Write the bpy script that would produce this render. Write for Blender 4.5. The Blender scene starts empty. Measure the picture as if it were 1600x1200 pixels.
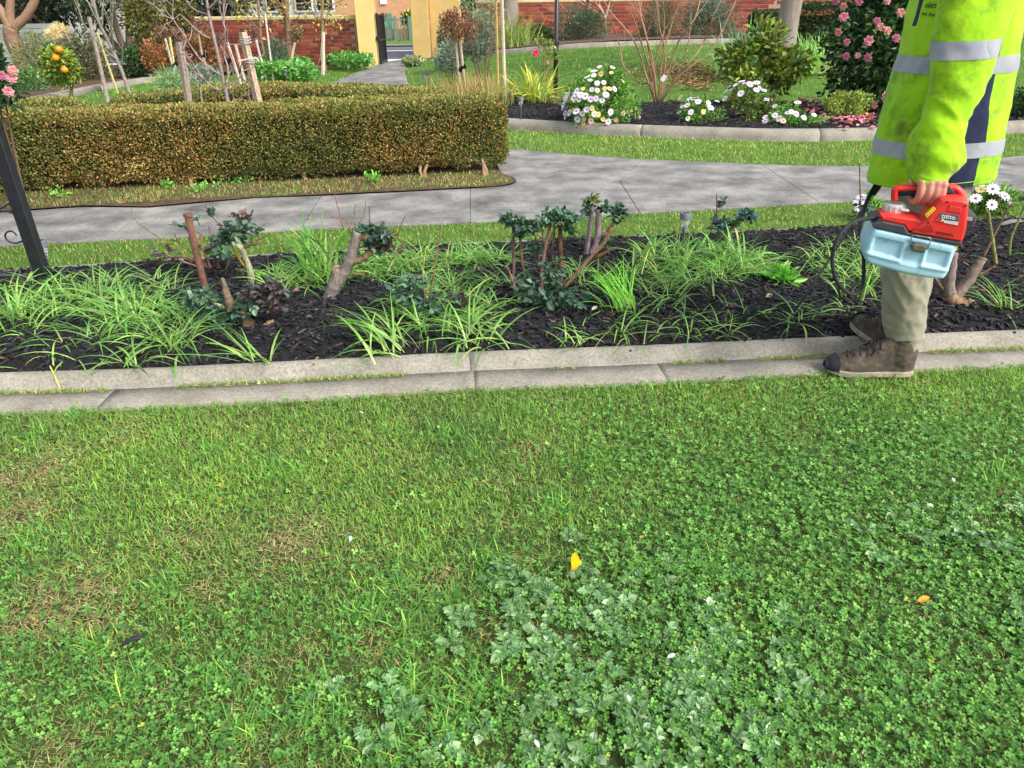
import bpy, bmesh, math, random
import numpy as np
from mathutils import Vector, Matrix, noise
from mathutils.geometry import delaunay_2d_cdt

SC = bpy.context.scene
rng = np.random.default_rng(11)
random.seed(5)

# ------------------------------------------------------------------ camera
FPX, PITCH, ROLL, CAMH = 1109.0, math.radians(27.8), math.radians(0.8), 1.25
_c, _s, _ca, _sa = math.cos(PITCH), math.sin(PITCH), math.cos(ROLL), math.sin(ROLL)
_R0, _U0, _FW = np.array([1., 0, 0]), np.array([0, _s, _c]), np.array([0, _c, -_s])
_RT, _UP = _ca*_R0 - _sa*_U0, _ca*_U0 + _sa*_R0
cd = bpy.data.cameras.new('camera')
cam = bpy.data.objects.new('camera', cd)
SC.collection.objects.link(cam)
cd.sensor_width = 36.0
cd.lens = FPX/1600*36
cd.clip_start, cd.clip_end = 0.05, 600
M = Matrix.Identity(4)
for i in range(3):
    M[i][0], M[i][1], M[i][2] = _RT[i], _UP[i], -_FW[i]
M.translation = (0, 0, CAMH)
cam.matrix_world = M
SC.camera = cam

# ------------------------------------------------------------------ sky, sun, exposure
SUN_EL, SUN_AZ = math.radians(43), math.radians(128)     # azimuth clockwise from +Y (view direction)
W = bpy.data.worlds.new('World')
SC.world = W
W.use_nodes = True
nt = W.node_tree
nt.nodes.clear()
sky = nt.nodes.new('ShaderNodeTexSky')
sky.sky_type = 'NISHITA'
sky.sun_disc = False
sky.sun_elevation = SUN_EL
sky.sun_rotation = SUN_AZ
sky.air_density, sky.dust_density, sky.ozone_density = 1.0, 4.0, 1.0
hs = nt.nodes.new('ShaderNodeHueSaturation')
hs.inputs['Saturation'].default_value = 0.45
bg = nt.nodes.new('ShaderNodeBackground')
bg.inputs['Strength'].default_value = 0.15
wo = nt.nodes.new('ShaderNodeOutputWorld')
nt.links.new(sky.outputs[0], hs.inputs['Color'])
nt.links.new(hs.outputs[0], bg.inputs[0])
nt.links.new(bg.outputs[0], wo.inputs[0])
sl = bpy.data.lights.new('sun', 'SUN')
sl.energy, sl.angle, sl.color = 1.4, math.radians(20), (1.0, 0.95, 0.87)
so = bpy.data.objects.new('sun', sl)
SC.collection.objects.link(so)
sd = Vector((math.sin(SUN_AZ)*math.cos(SUN_EL), math.cos(SUN_AZ)*math.cos(SUN_EL), math.sin(SUN_EL)))
so.rotation_euler = sd.to_track_quat('Z', 'Y').to_euler()
so.location = (6, -6, 12)
SC.view_settings.view_transform = 'Standard'
SC.view_settings.look = 'None'
SC.view_settings.gamma = 1.0
SC.view_settings.exposure = 1.03
SC.cycles.max_bounces = 6
SC.cycles.diffuse_bounces = 3
SC.cycles.transparent_max_bounces = 6
SC.cycles.use_denoising = True

# ------------------------------------------------------------------ place helpers
def _ray(u, v):
    return (u-800)/FPX*_RT - (v-600)/FPX*_UP + _FW
def ss(a, b, x):
    t = np.clip((np.asarray(x, float)-a)/(b-a), 0, 1)
    return t*t*(3-2*t)
def T(x, y):                                   # height of the terrain: the back lawn climbs to the right
    return 0.62*ss(9.5, 18.5, y)*ss(-4.5, 2.0, x) + 0.0*np.asarray(x)
def G(u, v, z=0.0):                            # ground point seen in direction (u, v)
    d = _ray(u, v)
    ts = np.concatenate([np.linspace(.3, 14, 400), np.linspace(14.05, 80, 1400)])
    h = CAMH+ts*d[2]-z-T(ts*d[0], ts*d[1])
    i = int(np.argmax(h < 0)) if (h < 0).any() else len(ts)-1
    t = ts[i-1]+(ts[i]-ts[i-1])*h[i-1]/max(h[i-1]-h[i], 1e-9) if i > 0 else ts[0]
    return np.array([t*d[0], t*d[1], z+float(T(t*d[0], t*d[1]))])
def G2(u, v, z=0.0):
    return G(u, v, z)[:2]
def A(u, v, Y):                                # point at depth Y
    d = _ray(u, v); t = Y/d[1]
    return np.array([t*d[0], Y, CAMH+t*d[2]])
def mpp(p):                                    # metres per photo pixel at a point
    return float(np.dot(np.asarray(p)-np.array([0, 0, CAMH]), _FW))/FPX

# ------------------------------------------------------------------ mesh builder
def lin(r, g, b):
    def f(c):
        c /= 255.
        return c/12.92 if c <= .04045 else ((c+.055)/1.055)**2.4
    return np.array([f(r), f(g), f(b)])
def unit(a):
    a = np.asarray(a, float)
    return a/np.maximum(np.linalg.norm(a, axis=-1, keepdims=True), 1e-9)
def wloc(o):
    l = np.zeros(3)
    while o is not None:
        l += np.array(o.location); o = o.parent
    return l
class Geo:
    def __init__(s):
        s.V, s.F, s.C, s.M, s.n = [], [], [], [], 0
    def add(s, V, F, col=None, mi=0):
        V = np.asarray(V, float).reshape(-1, 3)
        fl = F if isinstance(F, list) and len(F) and isinstance(F[0], np.ndarray) and F[0].ndim == 2 else None
        if fl is None:
            if isinstance(F, np.ndarray):
                fl = [F]
            else:
                d = {}
                for f in F: d.setdefault(len(f), []).append(f)
                fl = [np.array(x) for x in d.values()]
        for f in fl:
            if len(f):
                s.F.append(f.astype(np.int32)+s.n); s.M.append(np.full(len(f), mi, np.int32))
        s.V.append(V)
        c = np.array([.5, .5, .5]) if col is None else np.asarray(col, float)
        s.C.append(np.broadcast_to(c, V.shape) if c.ndim == 1 else c)
        s.n += len(V)
        return s
    def mesh(s, name, mats, off=(0, 0, 0), smooth=False):
        me = bpy.data.meshes.new(name)
        V = np.concatenate(s.V)-np.asarray(off)
        me.vertices.add(len(V)); me.vertices.foreach_set('co', V.astype(np.float32).ravel())
        li = np.concatenate([f.ravel() for f in s.F])
        tot = np.concatenate([np.full(len(f), f.shape[1], np.int32) for f in s.F])
        st = np.concatenate([[0], np.cumsum(tot)[:-1]]).astype(np.int32)
        me.loops.add(len(li)); me.loops.foreach_set('vertex_index', li.astype(np.int32))
        me.polygons.add(len(tot)); me.polygons.foreach_set('loop_start', st)
        for m in (mats if isinstance(mats, (list, tuple)) else [mats]): me.materials.append(m)
        me.polygons.foreach_set('material_index', np.concatenate(s.M))
        me.polygons.foreach_set('use_smooth', np.full(len(tot), bool(smooth)))
        me.update(calc_edges=True)
        ca = me.color_attributes.new('Col', 'FLOAT_COLOR', 'POINT')
        C = np.concatenate(s.C)
        ca.data.foreach_set('color', np.hstack([C, np.ones((len(C), 1))]).astype(np.float32).ravel())
        return me
    def build(s, name, mats, parent=None, smooth=False, loc=None, **props):
        if parent is not None: off = wloc(parent); l = (0, 0, 0)
        else: off = np.zeros(3) if loc is None else np.asarray(loc, float); l = off
        o = bpy.data.objects.new(name, s.mesh(name, mats, off, smooth))
        SC.collection.objects.link(o)
        o.location = l
        o.parent = parent
        for k, v in props.items(): o[k] = v
        return o
def thing(name, label, cat, loc, group=None):
    o = bpy.data.objects.new(name, None)
    SC.collection.objects.link(o)
    o.empty_display_size = .1
    o.location = tuple(float(x) for x in loc)
    o['label'], o['category'] = label, cat
    if group: o['group'] = group
    return o
def link_copy(src, parent, loc, rot=(0, 0, 0), scale=1.0):
    o = src.copy() if isinstance(src, bpy.types.Object) else bpy.data.objects.new(src.name, src)
    SC.collection.objects.link(o)
    o.parent = parent
    o.location = tuple(np.asarray(loc)-wloc(parent)) if parent is not None else tuple(loc)
    o.rotation_euler = rot
    o.scale = (scale,)*3 if np.isscalar(scale) else scale
    return o
def inst(name, me, parent, loc, rot=(0, 0, 0), scale=1.0):
    o = bpy.data.objects.new(name, me)
    SC.collection.objects.link(o)
    o.parent = parent
    o.location = tuple(np.asarray(loc)-wloc(parent)) if parent is not None else tuple(loc)
    o.rotation_euler = rot
    o.scale = (scale,)*3 if np.isscalar(scale) else scale
    return o

# shapes ---------------------------------------------------------------
def box(g, c, size, rot=None, ch=0.0, col=None, mi=0):
    c = np.asarray(c, float); h = np.asarray(size, float)/2
    if ch <= 0:
        V = np.array([[x, y, z] for x in (-1, 1) for y in (-1, 1) for z in (-1, 1)])*h
        F = [[0, 1, 3, 2], [4, 6, 7, 5], [0, 4, 5, 1], [2, 3, 7, 6], [0, 2, 6, 4], [1, 5, 7, 3]]
    else:
        ch = min(ch, h.min()*.95)
        V, F, idx = [], [], {}
        for sx in (-1, 1):
            for sy in (-1, 1):
                for sz in (-1, 1):
                    for a in range(3):
                        p = np.array([sx, sy, sz])*h
                        for b in range(3):
                            if b != a: p[b] -= ch*(sx, sy, sz)[b]
                        idx[(sx, sy, sz, a)] = len(V); V.append(p)
        S = (-1, 1)
        for a in range(3):
            b, c2 = [(1, 2), (2, 0), (0, 1)][a]
            for s in S:
                q = []
                for (i, j) in ((-1, -1), (1, -1), (1, 1), (-1, 1)):
                    k = [0, 0, 0]; k[a] = s; k[b] = i; k[c2] = j
                    q.append(idx[(*k, a)])
                F.append(q if s > 0 else q[::-1])
        for a in range(3):
            b, c2 = [(1, 2), (2, 0), (0, 1)][a]
            for i in S:
                for j in S:
                    k0 = [0, 0, 0]; k0[b] = i; k0[c2] = j; k0[a] = -1
                    k1 = list(k0); k1[a] = 1
                    q = [idx[(*k0, b)], idx[(*k1, b)], idx[(*k1, c2)], idx[(*k0, c2)]]
                    F.append(q if i*j < 0 else q[::-1])
        for sx in S:
            for sy in S:
                for sz in S:
                    t = [idx[(sx, sy, sz, a)] for a in range(3)]
                    F.append(t if sx*sy*sz > 0 else t[::-1])
        V = np.array(V)
    if rot is not None: V = V @ np.array(rot).T
    g.add(V+c, F, col, mi)
def rot_xyz(rx, ry, rz):
    return np.array((Matrix.Rotation(rz, 3, 'Z') @ Matrix.Rotation(ry, 3, 'Y') @ Matrix.Rotation(rx, 3, 'X')))
def smooth_path(P, k=4):
    P = np.asarray(P, float); n = len(P)
    out = []
    for i in range(n-1):
        p0, p1, p2, p3 = P[max(i-1, 0)], P[i], P[i+1], P[min(i+2, n-1)]
        for j in range(k):
            t = j/k
            out.append(.5*((2*p1)+(-p0+p2)*t+(2*p0-5*p1+4*p2-p3)*t*t+(-p0+3*p1-3*p2+p3)*t**3))
    out.append(P[-1])
    return np.array(out)
def tube(g, P, R, n=8, col=None, mi=0, cap=True, rough=0.0, ell=None, up=None):
    P = np.asarray(P, float); m = len(P)
    R = np.broadcast_to(np.asarray(R, float), (m,)) if np.ndim(R) <= 1 else R
    tan = np.gradient(P, axis=0); tan = unit(tan)
    ref = np.array([0.13, 0.21, 1.0]) if up is None else np.asarray(up, float)
    if up is None and abs(np.dot(tan[0], unit(ref))) > .9: ref = np.array([1., .2, 0])
    V = []
    s = unit(np.cross(tan[0], ref))
    for i in range(m):
        s = s-np.dot(s, tan[i])*tan[i]; s = unit(s)
        b = np.cross(tan[i], s)
        a = np.arange(n)*2*math.pi/n
        r = R[i]*(1+rough*rng.normal(size=n)) if rough else R[i]
        e = 1.0 if ell is None else ell
        V.append(P[i]+(np.cos(a)*r)[:, None]*s+(np.sin(a)*r*e)[:, None]*b)
    V = np.concatenate(V)
    i, j = np.meshgrid(np.arange(m-1), np.arange(n), indexing='ij')
    q = np.stack([i*n+j, i*n+(j+1) % n, (i+1)*n+(j+1) % n, (i+1)*n+j], -1).reshape(-1, 4)
    F = [q]
    if cap: F += [np.arange(n)[::-1][None, :], (np.arange(n)+(m-1)*n)[None, :]]
    if col is not None and np.ndim(col) == 2: col = np.repeat(np.asarray(col), n, axis=0)
    g.add(V, F, col, mi)
def lathe(g, prof, c, n=16, axis=None, col=None, mi=0):
    prof = np.asarray(prof, float); m = len(prof)
    a = np.arange(n)*2*math.pi/n
    V = np.stack([np.outer(prof[:, 0], np.cos(a)), np.outer(prof[:, 0], np.sin(a)), np.repeat(prof[:, 1][:, None], n, 1)], -1).reshape(-1, 3)
    i, j = np.meshgrid(np.arange(m-1), np.arange(n), indexing='ij')
    q = np.stack([i*n+j, i*n+(j+1) % n, (i+1)*n+(j+1) % n, (i+1)*n+j], -1).reshape(-1, 4)
    if axis is not None: V = V @ np.array(axis).T
    g.add(V+np.asarray(c, float), [q, np.arange(n)[::-1][None, :], (np.arange(n)+(m-1)*n)[None, :]], col, mi)
def leaves(g, P, D, L, Wd, C, fold=.22, hexa=False, upb=.6, mi=0):
    P, D = np.asarray(P, float), unit(D); n = len(P)
    if n == 0: return
    L, Wd = np.broadcast_to(L, (n,))[:, None], np.broadcast_to(Wd, (n,))[:, None]
    r = rng.normal(size=(n, 3))*.6; r[:, 2] += upb
    S = unit(np.cross(D, r)); N = np.cross(S, D)
    if hexa:
        V = np.stack([P, P+.33*L*D+.5*Wd*S+fold*Wd*N, P+.33*L*D-.5*Wd*S+fold*Wd*N,
                      P+.7*L*D+.4*Wd*S+fold*.6*Wd*N, P+.7*L*D-.4*Wd*S+fold*.6*Wd*N, P+L*D-.12*L*N], 1)
        b = np.arange(n)[:, None]*6
        F = [np.concatenate([b+np.array([0, 5, 3, 1]), b+np.array([0, 2, 4, 5])])]
        k = 6
    else:
        V = np.stack([P, P+.45*L*D+.5*Wd*S+fold*Wd*N, P+L*D, P+.45*L*D-.5*Wd*S+fold*Wd*N], 1)
        b = np.arange(n)[:, None]*4
        F = [np.concatenate([b+np.array([0, 2, 1]), b+np.array([0, 3, 2])])]
        k = 4
    g.add(V.reshape(-1, 3), F, np.repeat(C, k, axis=0), mi)
def blades(g, P, az, L, Wd, e0, curve, C, nseg=3, basecol=None, roll=None, mi=0):
    """ arching strap leaves: start elevation e0, bending by `curve` over the length """
    P = np.asarray(P, float); n = len(P)
    if n == 0: return
    f = lambda a: np.broadcast_to(np.asarray(a, float), (n,))
    az, L, Wd, e0, curve = f(az), f(L), f(Wd), f(e0), f(curve)
    H = np.stack([np.cos(az), np.sin(az), np.zeros(n)], 1)
    S = np.stack([-np.sin(az), np.cos(az), np.zeros(n)], 1)
    if roll is not None:
        S = unit(S+np.stack([np.zeros(n)]*2+[np.broadcast_to(roll, (n,))], 1))
    p = P.copy(); rows, cols = [], []
    for i in range(nseg+1):
        t = i/nseg
        w = Wd*(0.55+.9*t-1.45*t**2.2 if nseg > 2 else (1-t)*.9+.1) if i < nseg else 0*Wd
        w = np.maximum(w, 0)
        if i < nseg:
            rows += [p+.5*w[:, None]*S, p-.5*w[:, None]*S]
        else:
            rows += [p]
        cc = C if basecol is None else C*min(1, .35+t)+basecol*max(0, .65-t)
        cols += [cc, cc] if i < nseg else [cc]
        e = e0-curve*(t+.5/nseg)
        p = p+(L/nseg)[:, None]*(np.cos(e)[:, None]*H+np.sin(e)[:, None]*np.array([0, 0, 1.]))
    k = 2*nseg+1
    V = np.stack(rows, 1).reshape(-1, 3); CC = np.stack(cols, 1).reshape(-1, 3)
    b = np.arange(n)[:, None]*k
    F = []
    if nseg > 1:
        F.append(np.concatenate([b+np.array([2*i, 2*i+1, 2*i+3, 2*i+2]) for i in range(nseg-1)]))
    F.append(b+np.array([2*nseg-2, 2*nseg-1, 2*nseg]))
    g.add(V, F, CC, mi)
def pal(n, cols, jit=.12):
    w = np.array([c[1] for c in cols], float); w /= w.sum()
    base = np.array([lin(*c[0]) for c in cols])
    k = rng.choice(len(cols), n, p=w)
    c = base[k]*np.exp(rng.normal(0, jit, (n, 1)))*np.exp(rng.normal(0, jit*.4, (n, 3)))
    return np.clip(c, .002, .9)
def sph(n):
    return unit(rng.normal(size=(n, 3)))
_NT = rng.random((64, 64))
def vnoise(x, y, f=1.0):
    x, y = np.asarray(x)*f+17.3, np.asarray(y)*f+9.1
    xi, yi = np.floor(x).astype(int), np.floor(y).astype(int)
    fx, fy = x-xi, y-yi
    fx, fy = fx*fx*(3-2*fx), fy*fy*(3-2*fy)
    a = _NT[xi % 64, yi % 64]; b = _NT[(xi+1) % 64, yi % 64]
    c = _NT[xi % 64, (yi+1) % 64]; d = _NT[(xi+1) % 64, (yi+1) % 64]
    return a*(1-fx)*(1-fy)+b*fx*(1-fy)+c*(1-fx)*fy+d*fx*fy
def fbm(x, y, f=1.0):
    return .55*vnoise(x, y, f)+.28*vnoise(x+5, y+3, f*2.1)+.17*vnoise(x+1, y+8, f*4.3)
def inside(poly, x, y):
    poly = np.asarray(poly); r = np.zeros(len(x), bool)
    j = len(poly)-1
    for i in range(len(poly)):
        xi, yi, xj, yj = *poly[i], *poly[j]
        c = ((yi > y) != (yj > y)) & (x < (xj-xi)*(y-yi)/((yj-yi) if yj != yi else 1e-9)+xi)
        r ^= c; j = i
    return r
def scatter(poly, dens):
    poly = np.asarray(poly); lo, hi = poly.min(0), poly.max(0)
    n = int(np.prod(hi-lo)*dens)
    q = lo+rng.random((n, 2))*(hi-lo)
    return q[inside(poly, q[:, 0], q[:, 1])]
def sheet(name, poly, zoff, mat, step=None, parent=None, thick=0.0, zf=None, **props):
    poly = np.asarray(poly, float)
    area = sum(poly[i-1][0]*poly[i][1]-poly[i][0]*poly[i-1][1] for i in range(len(poly)))
    if area < 0: poly = poly[::-1]
    if step:
        q = []
        for i in range(len(poly)):
            a, b = poly[i], poly[(i+1) % len(poly)]
            k = max(1, int(np.linalg.norm(b-a)/(step*1.5)))
            q += [a+(b-a)*j/k for j in range(k)]
        poly = np.array(q)
    n = len(poly)
    pts = [Vector(p) for p in poly]
    if step:
        lo, hi = poly.min(0), poly.max(0)
        gx, gy = np.meshgrid(np.arange(lo[0]+step*.5, hi[0], step), np.arange(lo[1]+step*.5, hi[1], step))
        q = np.stack([gx.ravel(), gy.ravel()], 1)
        q = q[inside(poly, q[:, 0], q[:, 1])]
        pts += [Vector(p) for p in q]
    r = delaunay_2d_cdt(pts, [], [list(range(n))], 1, 1e-5)
    xy = np.array([tuple(v) for v in r[0]])
    z = T(xy[:, 0], xy[:, 1])+zoff
    if zf is not None: z = z+zf(xy[:, 0], xy[:, 1])
    g = Geo()
    g.add(np.column_stack([xy, z]), [list(f) for f in r[2]])
    if thick:
        zt = T(poly[:, 0], poly[:, 1])+zoff
        V = np.concatenate([np.column_stack([poly, zt]), np.column_stack([poly, zt-thick])])
        g.add(V, [[i, i+n, (i+1) % n+n, (i+1) % n] for i in range(n)])
    return g.build(name, mat, parent, **props)

# ------------------------------------------------------------------ materials
def newmat(name):
    m = bpy.data.materials.new(name); m.use_nodes = True
    nt = m.node_tree; b = nt.nodes['Principled BSDF']
    return m, nt, b
def N(nt, t, **kw):
    n = nt.nodes.new(t)
    for k, v in kw.items():
        if k in n.inputs: n.inputs[k].default_value = v
        else: setattr(n, k, v)
    return n
def ramp(nt, stops):
    r = nt.nodes.new('ShaderNodeValToRGB')
    e = r.color_ramp.elements
    while len(e) < len(stops): e.new(.5)
    for i, (p, c) in enumerate(stops):
        e[i].position = p; e[i].color = (*c, 1)
    return r
def mat_noise(name, stops, scale=8, detail=8, rough=.85, bump=.3, bscale=60, bdist=.01, spec=.3, scale2=None, stops2=None, mix=.5, metal=0, stretch=None):
    m, nt, b = newmat(name)
    tc = N(nt, 'ShaderNodeTexCoord')
    src = tc.outputs['Object']
    if stretch:
        mp = N(nt, 'ShaderNodeMapping'); mp.inputs['Scale'].default_value = stretch
        nt.links.new(src, mp.inputs[0]); src = mp.outputs[0]
    n1 = N(nt, 'ShaderNodeTexNoise', Scale=scale, Detail=detail, Roughness=.62)
    nt.links.new(src, n1.inputs['Vector'])
    r1 = ramp(nt, [(p, lin(*c)) for p, c in stops])
    nt.links.new(n1.outputs['Fac'], r1.inputs[0])
    out = r1.outputs[0]
    if scale2:
        n2 = N(nt, 'ShaderNodeTexNoise', Scale=scale2, Detail=6, Roughness=.7)
        nt.links.new(src, n2.inputs['Vector'])
        r2 = ramp(nt, [(p, lin(*c)) for p, c in stops2])
        nt.links.new(n2.outputs['Fac'], r2.inputs[0])
        mx = N(nt, 'ShaderNodeMix', data_type='RGBA', blend_type='MULTIPLY')
        mx.inputs['Factor'].default_value = mix
        nt.links.new(out, mx.inputs['A']); nt.links.new(r2.outputs[0], mx.inputs['B'])
        out = mx.outputs['Result']
    nt.links.new(out, b.inputs['Base Color'])
    b.inputs['Roughness'].default_value = rough
    b.inputs['Specular IOR Level'].default_value = spec
    b.inputs['Metallic'].default_value = metal
    if bump:
        n3 = N(nt, 'ShaderNodeTexNoise', Scale=bscale, Detail=5, Roughness=.7)
        nt.links.new(src, n3.inputs['Vector'])
        bp = N(nt, 'ShaderNodeBump', Strength=bump, Distance=bdist)
        nt.links.new(n3.outputs['Fac'], bp.inputs['Height'])
        nt.links.new(bp.outputs[0], b.inputs['Normal'])
    return m
def mat_leaf(name, rough=.5, trans=.3, spec=.35, sat=1.0, val=1.0, tint=(1.02, 1.2, .6)):
    m, nt, b = newmat(name)
    at = N(nt, 'ShaderNodeAttribute', attribute_name='Col')
    tc = N(nt, 'ShaderNodeTexCoord')
    nz = N(nt, 'ShaderNodeTexNoise', Scale=40, Detail=3)
    nt.links.new(tc.outputs['Object'], nz.inputs['Vector'])
    mr = N(nt, 'ShaderNodeMapRange'); mr.inputs['To Min'].default_value = .7; mr.inputs['To Max'].default_value = 1.3
    nt.links.new(nz.outputs['Fac'], mr.inputs[0])
    hs = N(nt, 'ShaderNodeHueSaturation'); hs.inputs['Saturation'].default_value = sat
    nt.links.new(at.outputs['Color'], hs.inputs['Color'])
    vm = N(nt, 'ShaderNodeMath', operation='MULTIPLY'); vm.inputs[1].default_value = val
    nt.links.new(mr.outputs[0], vm.inputs[0]); nt.links.new(vm.outputs[0], hs.inputs['Value'])
    nt.links.new(hs.outputs[0], b.inputs['Base Color'])
    b.inputs['Roughness'].default_value = rough
    b.inputs['Specular IOR Level'].default_value = spec
    if trans:
        tl = N(nt, 'ShaderNodeBsdfTranslucent')
        tm = N(nt, 'ShaderNodeMix', data_type='RGBA', blend_type='MULTIPLY'); tm.inputs['Factor'].default_value = 1
        nt.links.new(hs.outputs[0], tm.inputs['A']); tm.inputs['B'].default_value = (*tint, 1)
        nt.links.new(tm.outputs['Result'], tl.inputs[0])
        mx = N(nt, 'ShaderNodeMixShader'); mx.inputs[0].default_value = trans
        nt.links.new(b.outputs[0], mx.inputs[1]); nt.links.new(tl.outputs[0], mx.inputs[2])
        nt.links.new(mx.outputs[0], nt.nodes['Material Output'].inputs['Surface'])
    return m
def mat_plain(name, col, rough=.5, spec=.4, metal=0, var=.12, scale=25, bump=.08, bscale=120):
    c = np.array(col, float)
    return mat_noise(name, [(.3, tuple(np.clip(c*(1-var), 0, 255))), (.7, tuple(np.clip(c*(1+var), 0, 255)))], scale=scale, rough=rough, spec=spec, metal=metal, bump=bump, bscale=bscale, bdist=.002)

LEAF = mat_leaf('leaf', val=1.22, sat=.9)
CLOV = mat_leaf('clover_leaf', val=1.42, sat=.95, spec=.25)
GLOSSY = mat_leaf('glossy_leaf', rough=.32, trans=.15, spec=.5)
STRAP = mat_leaf('strap_leaf', rough=.4, trans=.3, spec=.4, val=1.36, sat=1.0)
GRASS = mat_leaf('grass', rough=.5, trans=.35, spec=.3, val=1.46, sat=.98)
DRY = mat_leaf('dry_stem', rough=.8, trans=.1, spec=.15, tint=(1, 1, .9))
PETAL = mat_leaf('petal', rough=.6, trans=.25, spec=.2, tint=(1, .95, .95))
BARKV = mat_leaf('bark_tinted', rough=.9, trans=0, spec=.15)
def _bark(m):
    nt = m.node_tree; b = nt.nodes['Principled BSDF']; tc = N(nt, 'ShaderNodeTexCoord')
    mp = N(nt, 'ShaderNodeMapping'); mp.inputs['Scale'].default_value = (1, 1, .3); nt.links.new(tc.outputs['Object'], mp.inputs[0])
    n = N(nt, 'ShaderNodeTexNoise', Scale=110, Detail=6, Roughness=.75); nt.links.new(mp.outputs[0], n.inputs['Vector'])
    bp = N(nt, 'ShaderNodeBump', Strength=.9, Distance=.006); nt.links.new(n.outputs['Fac'], bp.inputs['Height']); nt.links.new(bp.outputs[0], b.inputs['Normal'])
    src = b.inputs['Base Color'].links[0].from_socket
    r = ramp(nt, [(.32, (.35, .33, .32)), (.5, (.95, .95, .95)), (.7, (1.35, 1.33, 1.3))]); nt.links.new(n.outputs['Fac'], r.inputs[0])
    mx = N(nt, 'ShaderNodeMix', data_type='RGBA', blend_type='MULTIPLY'); mx.inputs['Factor'].default_value = 1
    nt.links.new(src, mx.inputs['A']); nt.links.new(r.outputs[0], mx.inputs['B']); nt.links.new(mx.outputs['Result'], b.inputs['Base Color'])
_bark(BARKV)
CONC = mat_noise('path_concrete', [(.3, (92, 91, 89)), (.48, (128, 127, 124)), (.68, (164, 162, 156))], scale=3.4, rough=.9, bump=.5, bscale=180, bdist=.004,
                 scale2=70, stops2=[(.3, (165, 165, 168)), (.62, (255, 255, 255))], mix=.75)
KERBM = mat_noise('kerb_concrete', [(.25, (124, 120, 110)), (.5, (150, 145, 134)), (.8, (172, 167, 154))], scale=5, rough=.92, bump=.6, bscale=150, bdist=.004,
                  scale2=90, stops2=[(.3, (150, 148, 145)), (.6, (255, 255, 255))], mix=.7)
SOIL = mat_noise('soil', [(.3, (62, 50, 38)), (.6, (98, 80, 58)), (.8, (128, 108, 78))], scale=18, rough=.95, bump=.8, bscale=60, bdist=.02)
THATCH = mat_noise('lawn_thatch', [(.3, (46, 58, 28)), (.55, (74, 88, 44)), (.8, (112, 112, 68))], scale=24, rough=.95, bump=.8, bscale=90, bdist=.015)
MULCHM = mat_noise('mulch_base', [(.3, (20, 20, 22)), (.7, (46, 45, 48))], scale=45, rough=.9, bump=1, bscale=80, bdist=.02)
CHIPM = mat_leaf('mulch_chip', rough=.75, trans=0, spec=.3)

# ================================================================== SETTING
_T0 = T
def T(x, y):
    return _T0(x, y)*(1-ss(21.0, 23.0, y))
def ext(pl, a, b):                              # lengthen a px polyline at both ends in the world
    q = [G2(*p) for p in pl]
    d0, d1 = unit(q[0]-q[1]), unit(q[-1]-q[-2])
    return np.array([q[0]+d0*a]+q+[q[-1]+d1*b])
def terrain():
    xs = np.concatenate([[-160, -60, -30], np.arange(-16, 17, 1.0), [30, 60, 160]])
    ys = np.concatenate([[-60, -10, 0], np.arange(3, 25, .5), [30, 45, 80, 240]])
    X, Y = np.meshgrid(xs, ys); Z = T(X, Y)-.07
    g = Geo(); nx = len(xs)
    i, j = np.meshgrid(np.arange(len(ys)-1), np.arange(nx-1), indexing='ij')
    g.add(np.stack([X, Y, Z], -1).reshape(-1, 3), np.stack([i*nx+j, i*nx+j+1, (i+1)*nx+j+1, (i+1)*nx+j], -1).reshape(-1, 4))
    g.build('ground', SOIL, kind='structure')
terrain()

# ---- front kerb with gutter
CREASE = ext([(0, 615), (200, 609), (400, 599), (735, 581), (1000, 571), (1290, 557), (1430, 552), (1600, 545)], 2.2, 2.2)
def off_line(pl, d, n=140):
    s = np.concatenate([[0], np.cumsum(np.linalg.norm(np.diff(pl, axis=0), axis=1))])
    t = np.linspace(0, s[-1], n)
    c = np.stack([np.interp(t, s, pl[:, k]) for k in (0, 1)], 1)
    for _ in range(3):
        c[1:-1] = .25*c[:-2]+.5*c[1:-1]+.25*c[2:]
    tg = unit(np.gradient(c, axis=0)); nm = np.stack([-tg[:, 1], tg[:, 0]], 1)
    return c, nm, c+nm*d
def loft_strip(g, c, nm, prof, zf=None, jit=.0018):
    m, k = len(c), len(prof)
    V = np.zeros((m, k, 3))
    for j, (d, z) in enumerate(prof):
        dd = d+jit*(fbm(c[:, 0]*9+j, c[:, 1]*9, 3)-.5)*2.5
        V[:, j, :2] = c+nm*dd[:, None]
        V[:, j, 2] = z+T(V[:, j, 0], V[:, j, 1])+jit*(fbm(c[:, 0]*7, c[:, 1]*7+j*3, 3)-.5)*2
    i, j = np.meshgrid(np.arange(m-1), np.arange(k-1), indexing='ij')
    g.add(V.reshape(-1, 3), [np.stack([i*k+j, (i+1)*k+j, (i+1)*k+j+1, i*k+j+1], -1).reshape(-1, 4), np.arange(k)[None, :], ((m-1)*k+np.arange(k))[None, ::-1]])
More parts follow.
